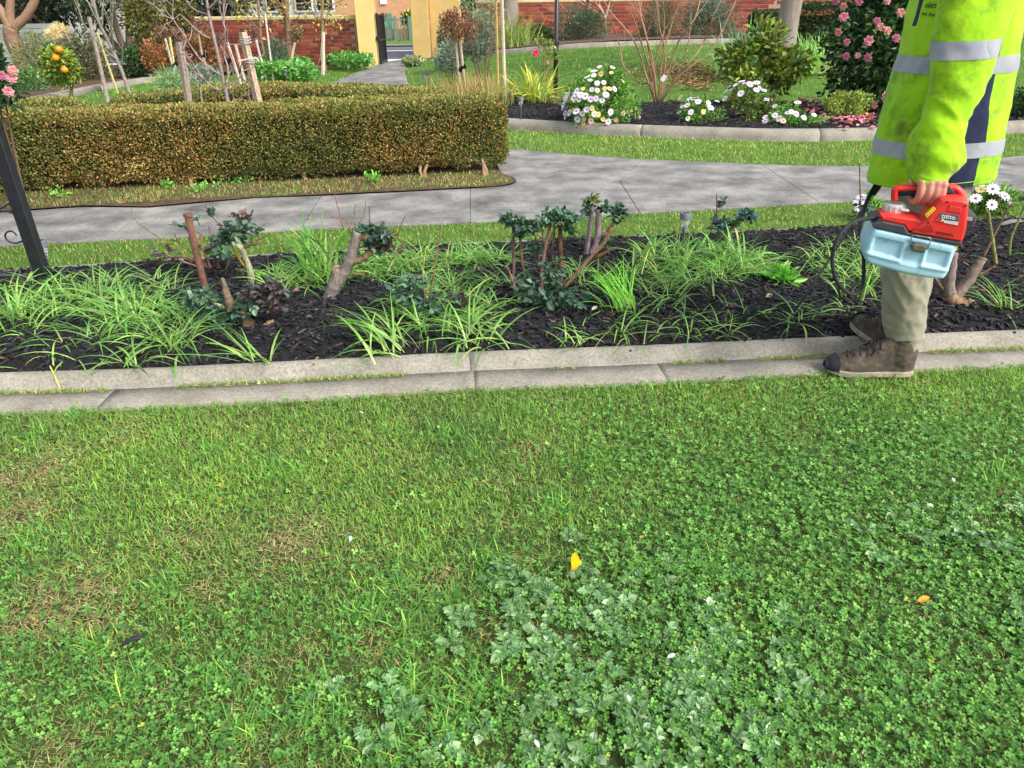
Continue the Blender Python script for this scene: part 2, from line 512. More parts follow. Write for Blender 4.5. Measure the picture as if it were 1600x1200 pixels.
def kerb(name, line, prof, cuts, part, mat, n=140):
    root = bpy.data.objects.new(name, None); SC.collection.objects.link(root); root['kind'] = 'structure'
    c, nm, _ = off_line(line, 0, n)
    edges = [-1e9]+sorted(cuts)+[1e9]
    for a, b in zip(edges[:-1], edges[1:]):
        f = np.arange(0, 1.0001, 1/6)
        xs = np.concatenate([[max(a+.0006, c[0, 0])], c[(c[:, 0] > a+.01) & (c[:, 0] < b-.01), 0], [min(b-.0006, c[-1, 0])]])
        cc = np.stack([xs, np.interp(xs, c[:, 0], c[:, 1])], 1)
        nn = unit(np.stack([np.interp(xs, c[:, 0], nm[:, 0]), np.interp(xs, c[:, 0], nm[:, 1])], 1))
        g = Geo(); loft_strip(g, cc, nn, prof)
        g.build(part, mat, root, smooth=True)
    return root
KPROF = [(.0, -.06), (.0, .0045), (.014, .008), (.026, .016), (.036, .029), (.048, .042), (.064, .0495), (.082, .049), (.096, .04), (.1, -.05)]
GPROF = [(-.152, -.06), (-.152, .006), (-.147, .010), (-.08, .007), (-.0005, .0045), (-.0005, -.06)]
kx = [G2(735, 581)[0], G2(-560, 650)[0], G2(1900, 540)[0]]
KERB = kerb('garden_kerb', CREASE, KPROF, kx, 'kerb_stone', KERBM)
kx2 = [G2(735, 600)[0]+.01, G2(1035, 590)[0], G2(165, 625)[0], G2(-300, 630)[0]]
KERB2 = kerb('garden_gutter', CREASE, GPROF, kx2, 'gutter_slab', KERBM)

# ---- mulch bed behind it
_c, _n, KB = off_line(CREASE, .088, 80); _c, _n, KBC = off_line(CREASE, .07, 80)
BEDREAR = ext([(0, 441), (80, 437), (240, 425), (415, 417), (640, 402), (1000, 386), (1200, 377), (1600, 355)], 2.5, 2.5)
def mulch_z(x, y):
    d = y-np.interp(x, KB[:, 0], KB[:, 1])
    return .030+(.010+.03*fbm(x, y, 2.2)+.012*fbm(x, y, 9))*ss(-.01, .12, d)+.006*fbm(x, y, 9)
BED = np.concatenate([KB, BEDREAR[::-1]])
sheet('mulch_bed', BED, 0, MULCHM, step=.06, zf=mulch_z, kind='structure')
kerb('bed_edging', BEDREAR, [(0, -.05), (0, .05), (.006, .056), (.05, .056), (.055, .05), (.055, -.05)], [G2(640, 402)[0], G2(1200, 377)[0]], 'edging_strip', KERBM, 60)
def chips(q, zf, smin, smax, col):
    n = len(q)
    L = rng.uniform(smin, smax, n)*rng.choice([.6, 1, 1.6], n, p=[.4, .45, .15]); Wd = rng.uniform(.005, .011, n)*(smax/.04)**.5; Hh = rng.uniform(.003, .006, n)
    az, el, ro = rng.uniform(0, 2*math.pi, n), rng.normal(0, .22, n), rng.normal(0, .4, n)
    ax = np.stack([np.cos(az)*np.cos(el), np.sin(az)*np.cos(el), np.sin(el)], 1)
    sd_ = unit(np.cross(np.array([0, 0, 1.]), ax)+ro[:, None]*np.array([0, 0, 1.])*.6); up = np.cross(ax, sd_)
    P = np.column_stack([q, zf(q[:, 0], q[:, 1])+T(q[:, 0], q[:, 1])+rng.uniform(0, .012, n)])
    sg = np.array([[x, y, z] for x in (-1, 1) for y in (-1, 1) for z in (-1, 1)], float)
    V = P[:, None]+.5*(sg[None, :, 0, None]*L[:, None, None]*ax[:, None]*(1-.15*(sg[None, :, 1, None] > 0))+sg[None, :, 1, None]*Wd[:, None, None]*sd_[:, None]+sg[None, :, 2, None]*Hh[:, None, None]*up[:, None])
    b = np.arange(n)[:, None]*8
    F = np.concatenate([b+np.array(f) for f in ([0, 1, 3, 2], [4, 6, 7, 5], [0, 4, 5, 1], [2, 3, 7, 6], [1, 5, 7, 3])])
    g = Geo(); g.add(V.reshape(-1, 3), [F], np.repeat(col, 8, axis=0))
    return g
q = scatter(np.concatenate([KBC, BEDREAR[::-1]]), 2250)
q = q[(np.abs(q[:, 0]) < 3.9)]
mc = pal(len(q), [((24, 24, 27), 5), ((38, 37, 40), 5), ((54, 53, 57), 2.5), ((74, 66, 60), .6), ((116, 96, 76), .12)], .25)
mu = chips(q, mulch_z, .018, .045, mc).build('bark_mulch', CHIPM, kind='stuff', label='black dyed bark mulch covering the rose bed', category='mulch')

# ---- concrete path, slab by slab
path = bpy.data.objects.new('path', None); SC.collection.objects.link(path); path['kind'] = 'structure'
def slab(px, name='path_slab', world=None):
    w = [G2(*p) for p in px] if world is None else world
    sheet(name, w, .012, CONC, parent=path, thick=.06)
e = 0.6
slab([(-420, 408), (168-e, 378), (234-e, 327), (130, 326), (0, 335), (-420, 362)])
slab([(168+e, 378), (250, 375), (469-e, 361.5), (502-e, 308.5), (400, 312), (234+e, 327)])
slab([(469+e, 361.5), (735-.4, 350), (735-.4, 297), (640, 302), (502+e, 308.5)])
slab([(735+.4, 350), (870, 343), (1000-e, 335), (968-e, 285), (1003-e, 251), (900, 243.5), (840, 238), (790, 233), (765, 230), (778, 262), (785, 275), (803, 281), (807, 286), (800, 290.5), (782, 294), (760, 295.5), (735+.4, 297)])
slab([(1000+e, 335), (1140, 328), (1280-e, 319), (1190-e, 259), (1100, 255), (1003+e, 251), (968+e, 285)])
slab([(1280+e, 319), (1340, 317), (1600, 300), (2100, 265), (2100, 215), (1600, 245), (1500, 256), (1360, 262), (1250, 261), (1190+e, 259)])
gl = [(-.22, 7.52), (-.20, 6.6), (-1.2, 7.45), (-2.75, 8.9), (-3.45, 12.0), (-3.40, 15.0), (-3.35, 19.3), (-3.3, 20.6), (-2.45, 20.6), (-2.35, 18.0), (-2.0, 15.1), (-1.5, 12), (-.95, 9.2)]
slab(None, world=[np.array(p) for p in gl])
# joint grass in the V shaped gap
# ---- lawns
def grass_patch(poly, dens, L, Wd, cols, name, zoff=0., nseg=2, jit=.14, cm=None, e0=(25, 88), straw=.0, **props):
    q = scatter(poly, dens); n = len(q)
    P = np.column_stack([q, T(q[:, 0], q[:, 1])+zoff])
    C = pal(n, cols, jit)*(.75+.5*fbm(q[:, 0], q[:, 1], 1.6))[:, None]
    st = rng.random(n) < straw*(.3+1.4*fbm(q[:, 0]+3, q[:, 1], 2.5))
    C[st] = pal(int(st.sum()), [((186, 168, 112), 1), ((160, 140, 88), 1)], .12)
    g = Geo()
    blades(g, P, rng.uniform(0, 6.283, n), rng.uniform(L[0], L[1], n), rng.uniform(Wd[0], Wd[1], n), np.radians(rng.uniform(e0[0], e0[1], n)), rng.uniform(.2, 1.2, n), C, nseg)
    return g.build(name, GRASS, kind='stuff', **props)
LAWNM = mat_noise('back_lawn', [(.3, (74, 112, 42)), (.5, (98, 138, 52)), (.72, (124, 156, 66))], scale=3.5, rough=.9, bump=1, bscale=120, bdist=.03, scale2=60, stops2=[(.3, (150, 160, 140)), (.65, (255, 255, 255))], mix=.8)
_c, _n, GF = off_line(CREASE, -.153, 80)
FL = np.concatenate([GF, [[6, 1.6], [6, -3], [-6, -3], [-6, 1.6]]])
sheet('lawn', FL, -.012, THATCH, step=.25, zf=lambda x, y: .012*fbm(x, y, 1.5), kind='structure')
_c, _n, BR2 = off_line(BEDREAR, .055, 60)
PN = [G2(*p) for p in [(2100, 265), (1600, 300), (1340, 317), (1280, 319), (1140, 328), (1000, 335), (870, 343), (735, 350), (469, 361.5), (250, 375), (168, 378), (-420, 408)]]
VG = np.concatenate([BR2, PN])
sheet('verge_lawn', VG, .004, LAWNM, step=.5, kind='structure')
GC = [((126, 158, 58), 4), ((104, 145, 50), 4), ((150, 172, 80), 2), ((84, 128, 46), 2)]
grass_patch(VG[(np.abs(VG[:, 0]) < 7)], 4300, (.018, .04), (.003, .005), GC, 'verge_grass', straw=.22, label='short yellow-green grass between rose bed and path', category='grass')
RK = ext([(790, 203), (870, 208), (1000, 215), (1200, 222), (1290, 222), (1370, 220), (1480, 215), (1600, 208)], 0.0, 3.0)
RK[0] = (-.5, 9.1)
PF = [G2(*p) for p in [(2100, 215), (1600, 245), (1500, 256), (1360, 262), (1250, 261), (1190, 259), (1100, 255), (1003, 251), (900, 243.5), (840, 238), (790, 233), (765, 230)]]+[np.array((-.95, 9.2))]
ST = np.concatenate([RK, PF])
sheet('bend_lawn', ST, .004, LAWNM, step=.5, kind='structure')
grass_patch(ST, 2150, (.022, .05), (.004, .007), GC, 'bend_grass', straw=.22, label='short grass strip between path bend and daisy bed kerb', category='grass')
RL = np.array([(-16, 6.5), (-4.6, 6.5), (-.1, 6.5), (-.3, 9.2), (5, 7.9), (9, 8.6), (20, 11), (20, 20.4), (-20, 20.4), (-20, 9)])
sheet('rear_lawn', RL, -.03, LAWNM, step=.6, kind='structure')
q1 = np.array([(-.5, 9.6), (1, 9.2), (9, 9.4), (12, 18.2), (4, 18.6), (-.5, 18.2)])
grass_patch(q1, 200, (.04, .07), (.008, .014), [((110, 152, 56), 3), ((94, 136, 48), 3), ((140, 166, 76), 1)], 'rear_grass', zoff=-.03, straw=.05, label='mown green grass of the rising back lawn', category='grass')
q2 = np.array([(-12, 9.5), (-5, 9), (-1.9, 14), (-2.2, 20), (-12, 19)])
grass_patch(q2, 130, (.04, .07), (.008, .015), [((112, 158, 56), 3), ((96, 142, 48), 3), ((140, 172, 76), 1)], 'side_grass', zoff=-.03, straw=.03, label='bright mown grass beside the path to the gate', category='grass')

# right bed: kerb and mulch
RKP = [(.0, -.06), (.0, .05), (.02, .09), (.06, .115), (.11, .118), (.15, .1), (.16, .02)]
kerb('daisy_bed_kerb', RK[1:] if False else RK, RKP, [G2(1000, 215)[0], G2(1280, 222)[0], G2(1500, 214)[0]], 'kerb_stone', KERBM, 90)
_c, _n, RKB = off_line(RK, .14, 60)
RB = np.concatenate([RKB, [(9.5, 10.2), (6.4, 9.9), (4.6, 10.0), (3.2, 10.2), (1.9, 10.3), (1.1, 10.0), (.45, 10.9), (-.3, 11.6), (-1.1, 11.8), (-1.5, 10.6)]])
sheet('daisy_bed', RB, 0, MULCHM, step=.15, zf=lambda x, y: .075+.05*fbm(x, y, 1.5)*1.0, kind='structure')
q = scatter(RB, 360)
chips(q, lambda x, y: .085+.05*fbm(x, y, 1.5), .04, .08, pal(len(q), [((26, 26, 29), 5), ((42, 41, 45), 5), ((60, 58, 62), 2), ((90, 80, 72), .5)], .25)).build('daisy_bed_mulch', CHIPM, kind='stuff', label='black bark mulch filling the kerbed daisy bed', category='mulch')

# hedge island soil
HI = [G2(*p) for p in [(-420, 362), (0, 335), (130, 326), (234, 327), (400, 312), (502, 308.5), (640, 302), (735, 297), (760, 295.5), (782, 294), (800, 290.5), (807, 286), (803, 281), (785, 275)]]+[np.array(p) for p in [(-.2, 6.6), (-1.2, 7.4), (-2.6, 8.4), (-4.5, 7.4), (-9, 9)]]
sheet('hedge_bed', HI, .0, SOIL, step=.2, zf=lambda x, y: .012+.02*fbm(x, y, 3), kind='structure')
HS = np.array([G2(*p) for p in [(-200, 350), (0, 333), (130, 326), (400, 311), (640, 301), (760, 294), (800, 289), (780, 272), (600, 279), (300, 292), (0, 306), (-200, 320)]])
grass_patch(HS, 4600, (.02, .055), (.003, .006), [((110, 140, 60), 3), ((90, 130, 50), 3)], 'hedge_weeds_grass', zoff=.015, straw=.36, label='sparse weeds and dry clippings under the front hedge', category='weeds')
q = np.array([G2(*p) for p in [(966, 289), (972, 289), (1003, 256), (997, 254)]])
grass_patch(q, 9000, (.02, .05), (.003, .006), GC, 'joint_grass', zoff=-.02, label='grass growing in the slanting joint of the path', category='grass')
_c, _n, GJ1 = off_line(CREASE, -.028, 300); _c, _n, GJ2 = off_line(CREASE, .004, 300)
q = scatter(np.concatenate([GJ1, GJ2[::-1]]), 42000)
q = q[(fbm(q[:, 0]+2, q[:, 1]*0, 4.0)+.25*fbm(q[:, 0], q[:, 1], 30) > .60) & (np.abs(q[:, 0]) < 3.4)]
g = Geo(); n = len(q)
blades(g, np.column_stack([q, np.full(n, .009)]), rng.uniform(0, 6.28, n), rng.uniform(.008, .024, n), rng.uniform(.002, .004, n), np.radians(rng.uniform(0, 60, n)), rng.uniform(0, .8, n), pal(n, [((104, 128, 60), 3), ((140, 150, 84), 2), ((176, 160, 110), 1)], .15), 2)
g.build('gutter_grass', GRASS, kind='stuff', label='thin line of moss and clippings along the gutter', category='grass')

# ================================================================== FRONT LAWN
def bl(lst):
    return [(*G2(u, v), r, s) for (u, v, r, s) in lst]
def field(x, y, lst):
    f = np.zeros(len(x))
    for (a, b, r, s) in lst:
        f = np.maximum(f, s*np.exp(-(((x-a)**2+(y-b)**2)/(r*r))))
    return f
STRAW = bl([(40, 740, .13, .8), (15, 800, .10, .7), (110, 930, .12, 1), (170, 960, .07, .9), (300, 840, .09, .7), (330, 920, .05, .8), (440, 850, .10, .75), (30, 985, .05, .9), (470, 1020, .045, .8), (790, 985, .05, .8), (590, 1010, .05, .9), (820, 705, .05, .7), (1265, 965, .03, .9), (400, 1040, .05, .8), (230, 1085, .03, .5), (350, 1185, .06, .8), (100, 1170, .05, .6), (780, 755, .04, .6), (200, 680, .06, .5), (800, 880, .04, .8), (1440, 960, .03, .7), (1560, 770, .03, .7), (690, 900, .05, .6), (370, 1120, .03, .6), (640, 1000, .04, .6)])
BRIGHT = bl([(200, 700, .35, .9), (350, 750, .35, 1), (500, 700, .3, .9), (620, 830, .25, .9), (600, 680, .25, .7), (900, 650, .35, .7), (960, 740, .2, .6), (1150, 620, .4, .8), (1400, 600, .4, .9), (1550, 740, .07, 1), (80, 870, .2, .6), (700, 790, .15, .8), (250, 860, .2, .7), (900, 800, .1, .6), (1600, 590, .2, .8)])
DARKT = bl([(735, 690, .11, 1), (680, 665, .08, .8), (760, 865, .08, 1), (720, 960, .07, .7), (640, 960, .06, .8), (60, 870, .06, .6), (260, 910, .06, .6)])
WEED = bl([(960, 1000, .20, 1), (1060, 1080, .18, 1), (870, 1050, .14, .9), (900, 930, .10, .7), (1000, 940, .12, .8), (960, 1150, .16, 1), (1540, 850, .17, .55), (1570, 940, .10, .5), (1450, 870, .08, .4), (1100, 1180, .14, .8), (720, 1130, .10, .5), (600, 1120, .08, .4)])
CLO = bl([(1250, 800, .42, 1), (1500, 900, .4, 1), (1300, 1050, .4, 1.1), (1550, 1100, .4, 1.1), (1050, 720, .3, .5), (1400, 700, .35, .8), (300, 1150, .22, .6), (100, 1080, .2, .42), (550, 1100, .2, .48), (420, 970, .15, .42), (900, 1150, .2, .6), (1100, 900, .25, .9), (250, 1020, .16, .34), (800, 920, .12, .4), (1150, 1150, .3, .8), (30, 900, .12, .4), (600, 930, .13, .28), (1700, 1000, .5, 1), (-150, 1100, .3, .6), (1750, 750, .4, .8)])
LW = np.array([(-3.1, .25), (3.1, .25), (3.1, 2.8), (-3.1, 2.8)])
FLin = np.concatenate([GF[(np.abs(GF[:, 0]) < 3.3)], [[3.3, .2], [-3.3, .2]]])
q = scatter(LW, 27200); q = q[inside(FLin, q[:, 0], q[:, 1])]
vis = np.abs(q[:, 0]) < .95+.75*q[:, 1]
q = q[vis | (rng.random(len(q)) < .2)]
x, y = q[:, 0], q[:, 1]
fs, fb, fd, fc, fw = (field(x, y, l) for l in (STRAW, BRIGHT, DARKT, CLO, WEED))
n1, n2 = fbm(x, y, 3.2), fbm(x+9, y-4, 7)
fs = np.clip(fs*(.2+1.7*n2)+.12*(n2 > .6), 0, 1)
fb = np.clip(fb*(.3+1.3*n1), 0, 1)
keep = rng.random(len(q)) < np.clip(1-.60*np.clip(fc*(.5+n1), 0, 1)-.6*fw, .16, 1)
q, x, y, fs, fb, fd, fc, n2 = (a[keep] for a in (q, x, y, fs, fb, fd, fc, n2))
n = len(q)
Cm = pal(n, [((84, 124, 52), 4), ((102, 142, 58), 4), ((70, 108, 50), 2), ((126, 154, 72), 1.2)], .15)
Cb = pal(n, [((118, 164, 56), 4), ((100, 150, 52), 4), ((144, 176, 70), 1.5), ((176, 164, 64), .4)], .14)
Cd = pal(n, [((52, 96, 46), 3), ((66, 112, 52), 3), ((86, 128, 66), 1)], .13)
Cs = pal(n, [((172, 156, 114), 3), ((154, 136, 96), 3), ((126, 104, 74), 1.5)], .15)
C = Cm
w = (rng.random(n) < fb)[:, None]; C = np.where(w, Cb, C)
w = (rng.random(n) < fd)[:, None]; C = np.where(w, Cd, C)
isst = rng.random(n) < np.clip(fs*.95+.035, 0, 1); C = np.where(isst[:, None], Cs, C)
L = rng.uniform(.012, .031, n)*(1+.55*fd+.15*n2); L[isst] *= rng.uniform(.7, 1.1, int(isst.sum()))
# a little taller against the gutter
kd = np.interp(x, GF[:, 0], GF[:, 1])-y
L *= 1+.3*np.exp(-kd/.05)
e0 = np.radians(rng.uniform(22, 86, n)); e0[isst] = np.radians(rng.uniform(-4, 40, int(isst.sum())))
az = rng.uniform(0, 6.283, n)
P = np.column_stack([q, .012*fbm(x, y, 1.5)-.014+rng.uniform(0, .006, n)+isst*rng.uniform(0, .012, n)])
g = Geo()
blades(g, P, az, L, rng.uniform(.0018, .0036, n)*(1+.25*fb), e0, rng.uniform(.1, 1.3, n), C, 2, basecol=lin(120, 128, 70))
# broader grass tufts
tq = np.array([G2(*p) for p in [(640, 980), (700, 1130), (560, 960), (690, 940), (740, 1080), (200, 1075), (340, 1060), (640, 1080), (600, 930), (760, 870), (740, 700), (700, 680), (500, 1110), (380, 1140), (1000, 890), (150, 1010), (250, 920), (820, 640), (60, 680), (120, 650), (1560, 745), (1540, 755), (330, 700), (930, 720), (1100, 880), (430, 740), (40, 840), (610, 1180), (1480, 690), (870, 790)]])
k = rng.integers(0, len(tq), 2600)
P = np.column_stack([tq[k]+rng.normal(0, .028, (2600, 2)), np.full(2600, -.005)])
blades(g, P, rng.uniform(0, 6.283, 2600), rng.uniform(.03, .065, 2600), rng.uniform(.0026, .005, 2600), np.radians(rng.uniform(20, 75, 2600)), rng.uniform(.2, 1.2, 2600), pal(2600, [((110, 156, 60), 3), ((84, 136, 56), 3), ((66, 116, 54), 2), ((150, 170, 70), .6)], .14), 3)
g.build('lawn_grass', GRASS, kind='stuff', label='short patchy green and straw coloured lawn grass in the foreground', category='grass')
# clover
q = scatter(LW, 14000); q = q[inside(FLin, q[:, 0], q[:, 1])]
x, y = q[:, 0], q[:, 1]
fc, fs, fw = field(x, y, CLO), field(x, y, STRAW), field(x, y, WEED)
keep = rng.random(len(q)) < np.clip(fc*(.6+.9*fbm(x, y, 4))*(1-.7*fs)*(1-.2*fw)+.06+.4*fw, 0, 1)
vis = np.abs(x) < .95+.75*y
q = q[keep & (vis | (rng.random(len(q)) < .25))]; n = len(q)
def clover(g, q, zlo, zhi, size, cols, jit=.13):
    n = len(q)
    Pc = np.column_stack([q, .012*fbm(q[:, 0], q[:, 1], 1.5)-.012+rng.uniform(zlo, zhi, n)])
    nz = unit(np.column_stack([rng.normal(0, .38, (n, 2)), np.ones(n)]))
    ex = unit(np.cross(nz, rng.normal(size=(n, 3)))); ey = np.cross(nz, ex)
    C = pal(n, cols, jit)
    S_ = rng.uniform(size[0], size[1], n)
    VV, CC = [], []
    for k in range(3):
        a = k*2.0944+rng.normal(0, .12, n)
        d = np.cos(a)[:, None]*ex+np.sin(a)[:, None]*ey
        s = np.cross(nz, d)
        up = rng.uniform(-.1, .5, n)[:, None]
        d = unit(d+up*nz); nn = np.cross(d, s)
        Ls = S_[:, None]
        pts = [Pc, Pc+.5*Ls*d+.40*Ls*s+.10*Ls*nn, Pc+.92*Ls*d+.34*Ls*s+.07*Ls*nn, Pc+.94*Ls*d, Pc+.92*Ls*d-.34*Ls*s+.07*Ls*nn, Pc+.5*Ls*d-.40*Ls*s+.10*Ls*nn]
        VV.append(np.stack(pts, 1)); CC.append(np.repeat(C[:, None], 6, 1)*np.array([1.12, 1, .95, 1.0, .95, 1])[None, :, None])
    V = np.concatenate(VV); CC = np.concatenate(CC); m = len(V)
    b = np.arange(m)[:, None]*6
    g.add(V.reshape(-1, 3), [np.concatenate([b+np.array([0, 3, 2, 1]), b+np.array([0, 5, 4, 3])])], CC.reshape(-1, 3))
g = Geo()
clover(g, q, .012, .029, (.0045, .0095), [((76, 122, 48), 4), ((92, 138, 56), 4), ((62, 104, 48), 2.5), ((112, 156, 70), 1.0), ((150, 160, 50), .03)])
g.build('lawn_clover', CLOV, kind='stuff', label='dense low clover spreading through the front lawn', category='clover')
# broad lobed weeds
q = scatter(LW, 330); x, y = q[:, 0], q[:, 1]
q = q[(rng.random(len(q)) < field(x, y, WEED)*1.1) & inside(FLin, x, y)]
g = Geo()
for (a, b) in q:
    k = rng.integers(5, 9); a0 = rng.uniform(0, 6.28); tone = rng.uniform(.85, 1.2)
    for i in range(k):
        az = a0+i*6.283/k+rng.normal(0, .25); el = rng.uniform(.1, .7); Lf = rng.uniform(.022, .05)
        d = np.array([math.cos(az)*math.cos(el), math.sin(az)*math.cos(el), math.sin(el)])
        s = np.array([-math.sin(az), math.cos(az), 0])
        P0 = np.array([a, b, .008])
        PP, DD, LL = [], [], []
        for t in (.3, .5, .68):
            for sg in (-1, 1):
                PP.append(P0+d*Lf*t); DD.append(d*.55+s*sg); LL.append(Lf*rng.uniform(.3, .42))
        PP.append(P0+d*Lf*.55); DD.append(d-np.array([0, 0, .25])); LL.append(Lf*.55)
        PP.append(P0); DD.append(d); LL.append(Lf*.8)
        Cc = pal(8, [((100, 140, 80), 3), ((86, 128, 70), 3), ((126, 158, 106), 1.5), ((156, 178, 142), .35)], .1)*tone
        WW = np.array([.5]*6+[.75, .14])*np.array(LL)
        leaves(g, PP, DD, np.array(LL), WW, Cc, hexa=True, upb=2.0, fold=.08)
g.build('broadleaf_weeds', LEAF, kind='stuff', label='pale lobed broadleaf weeds matted among the clover', category='weeds')
# yellow leaf
def curled_leaf(name, label, u, v, L, Wd, col, rz, z=.034, tilt=.3):
    p = G(u, v); g = Geo(); m, k = 9, 5
    V = []
    for i in range(m):
        t = i/(m-1); w = Wd*math.sin(math.pi*min(1, t*.96+.03))**.7
        for j in range(k):
            s = (j/(k-1)-.5)
            V.append([L*(t-.5), w*s, .25*Wd*(2*s)**2+.10*L*math.sin(t*3)+.01*rng.normal()*L])
    V = np.array(V) @ rot_xyz(tilt, -.2, rz).T+np.array([p[0], p[1], z])
    i, j = np.meshgrid(np.arange(m-1), np.arange(k-1), indexing='ij')
    C = np.broadcast_to(lin(*col), V.shape)*np.exp(rng.normal(0, .06, (len(V), 1)))
    top = [np.stack([i*k+j, i*k+j+1, (i+1)*k+j+1, (i+1)*k+j], -1).reshape(-1, 4)]
    g.add(V, top, C); 
    g.add(V-np.array([0, 0, .0006]), [top[0][:, ::-1]], C)
    tube(g, [V[2]-np.array([0, 0, .0]), V[2]+(V[2]-V[7])*1.6], [.0008, .0005], 5, lin(200, 160, 60))
    return g.build(name, PETAL, loc=(p[0], p[1], 0), smooth=True, label=label, category='leaf')
curled_leaf('fallen_leaf', 'bright yellow leaf lying on the front lawn', 894, 895, .048, .028, (255, 178, 10), 1.35, .036, .75)
curled_leaf('fallen_leaf', 'orange-yellow torn leaf on clover near the right edge', 1437, 955, .03, .014, (222, 165, 60), .2, .036)
for (u, v, lb) in [(1483, 767, 'white petal on the lawn nearest the right edge weeds'), (1190, 655, 'pale petal on lawn just in front of the boots'), (550, 860, 'small white petal on patchy grass left of centre'), (838, 1183, 'whitish petal at bottom of lawn by the weeds'), (980, 1112, 'white petal among the pale lobed weeds at bottom'), (1047, 1045, 'white petal in the middle of the pale weeds'), (566, 660, 'white petal on lawn close to the gutter'), (1530, 850, 'white petal among pale weeds at the right edge')]:
    curled_leaf('petal', lb, u, v, rng.uniform(.012, .02), .009, (205, 216, 214), rng.uniform(0, 6), .038)['category'] = 'petal'
p = G(215, 1013); g = Geo()
tube(g, smooth_path([p+np.array([-.024, -.012, .022]), p+np.array([-.008, -.004, .03]), p+np.array([.008, .006, .028]), p+np.array([.02, .018, .03])], 3), [.003, .0045, .005, .0052, .0055, .005, .005, .0045, .004, .003], 6, lin(40, 38, 40), rough=.15)
g.build('bark_strip', CHIPM, loc=p, label='curved black strip of bark lying on the lawn', category='bark')

# ================================================================== ROSE BED
LILY = [((100, 148, 60), 4), ((82, 134, 54), 4), ((122, 164, 76), 2), ((66, 112, 52), 2.5), ((170, 166, 80), .15), ((170, 150, 100), .1)]
def lily(g, p, n, L, Wd, e0=(35, 80), curve=(.8, 1.9), spread=.03, cols=LILY, azc=None, azs=6.283, seg=6):
    az = rng.uniform(0, 6.283, n) if azc is None else azc+rng.normal(0, azs, n)
    P = np.column_stack([p[0]+rng.normal(0, spread, n), p[1]+rng.normal(0, spread, n), np.full(n, p[2])])
    blades(g, P, az, rng.uniform(L[0], L[1], n), rng.uniform(Wd[0], Wd[1], n), np.radians(rng.uniform(e0[0], e0[1], n)), rng.uniform(curve[0], curve[1], n), pal(n, cols, .13), seg, basecol=lin(170, 190, 120), roll=rng.normal(0, .35, n))
def gz(u, v, z=.05):
    return G(u, v, z)
def lily_mass(name, label, px, count, n=(9, 16), L=(.12, .27), Wd=(.005, .0105), e0=(12, 62), curve=(.6, 1.8), cols=LILY):
    poly = np.array([G2(*p, .05) for p in px]); g = Geo()
    lo, hi = poly.min(0), poly.max(0); k = 0
    while k < count:
        p = lo+rng.random(2)*(hi-lo)
        if not inside(poly, np.array([p[0]]), np.array([p[1]]))[0]: continue
        if fbm(p[0]+1, p[1]+2, 3.1) < .36: continue
        lily(g, (p[0], p[1], .05), rng.integers(*n), L, Wd, e0, curve, .022, cols); k += 1
    g.build(name, STRAP, kind='stuff', label=label, category='strappy leaves')
lily_mass('strappy_groundcover', 'mass of arching strappy leaves at the left end of the bed', [(-260, 475), (0, 455), (90, 442), (240, 440), (300, 470), (330, 520), (260, 545), (120, 500), (40, 520), (-260, 545)], 150)
lily_mass('strappy_groundcover', 'thin low strappy leaves in mulch at the lower left of the bed', [(-260, 560), (40, 520), (150, 520), (260, 555), (160, 572), (0, 582), (-260, 590)], 24, n=(5, 9), L=(.12, .22))
lily_mass('strappy_groundcover', 'strappy leaves filling the bed middle behind the low rose', [(590, 420), (800, 400), (800, 470), (740, 530), (620, 535), (620, 470), (640, 450)], 120, L=(.12, .24))
lily_mass('strappy_groundcover', 'strappy leaves along the rear edge between stump and path', [(410, 430), (520, 425), (640, 408), (800, 400), (800, 412), (640, 425), (520, 450), (440, 455)], 85)
lily_mass('strappy_groundcover', 'strappy leaves right of the many-caned rose up to the thistle', [(890, 405), (1060, 390), (1180, 392), (1200, 425), (1080, 450), (960, 470), (900, 450)], 130, L=(.12, .26))
lily_mass('strappy_groundcover', 'sparse strappy leaves on mulch left of the boots', [(880, 500), (1000, 470), (1200, 470), (1330, 440), (1330, 500), (1200, 520), (940, 545)], 44, n=(5, 9), L=(.12, .22), Wd=(.005, .009))
lily_mass('strappy_groundcover', 'sparse strappy leaves on mulch behind the stump right of the worker', [(1500, 420), (1600, 400), (1800, 400), (1800, 480), (1600, 490), (1510, 500)], 16, n=(6, 10))
lily_mass('strappy_groundcover', 'fine strappy leaves at rear of bed left of the worker', [(1210, 400), (1340, 380), (1380, 390), (1380, 440), (1300, 450), (1230, 445)], 44, n=(8, 13), L=(.12, .22), Wd=(.005, .009))
def clump(label, u, v, n, L, Wd, e0=(30, 82), curve=(.8, 1.8), spread=.03, azc=None, azs=6.28, cols=LILY):
    p = gz(u, v); t = thing('lily_clump', label, 'plant', p, 'strappy clumps in the rose bed')
    g = Geo(); lily(g, p, n, L, Wd, e0, curve, spread, cols, azc, azs); g.build('foliage', STRAP, t)
clump('tall upright strappy clump just left of the grey leaning stump', 500, 432, 42, (.24, .36), (.014, .024), (60, 88), (.3, 1.3), .05)
clump('large strappy clump spilling left by the kerb under low rose', 610, 545, 50, (.2, .34), (.008, .014), (30, 75), (.8, 1.7), .05, 2.9, .8)
clump('strappy clump against the kerb at the middle joint', 745, 535, 46, (.18, .3), (.008, .014), spread=.06)
clump('bright dense upright clump right of the many-caned rose', 975, 487, 60, (.2, .28), (.006, .010), (55, 85), (.5, 1.4), .035, 2.6, .7, [((130, 200, 60), 3), ((108, 180, 54), 3)])
clump('strappy clump behind the dark purple-leaved rose', 440, 462, 26, (.18, .3), (.010, .016))
clump('long flat strappy leaves overhanging the kerb left of stump', 395, 558, 12, (.22, .36), (.010, .015), (15, 40), (.3, .9), .02, 2.9, .5)
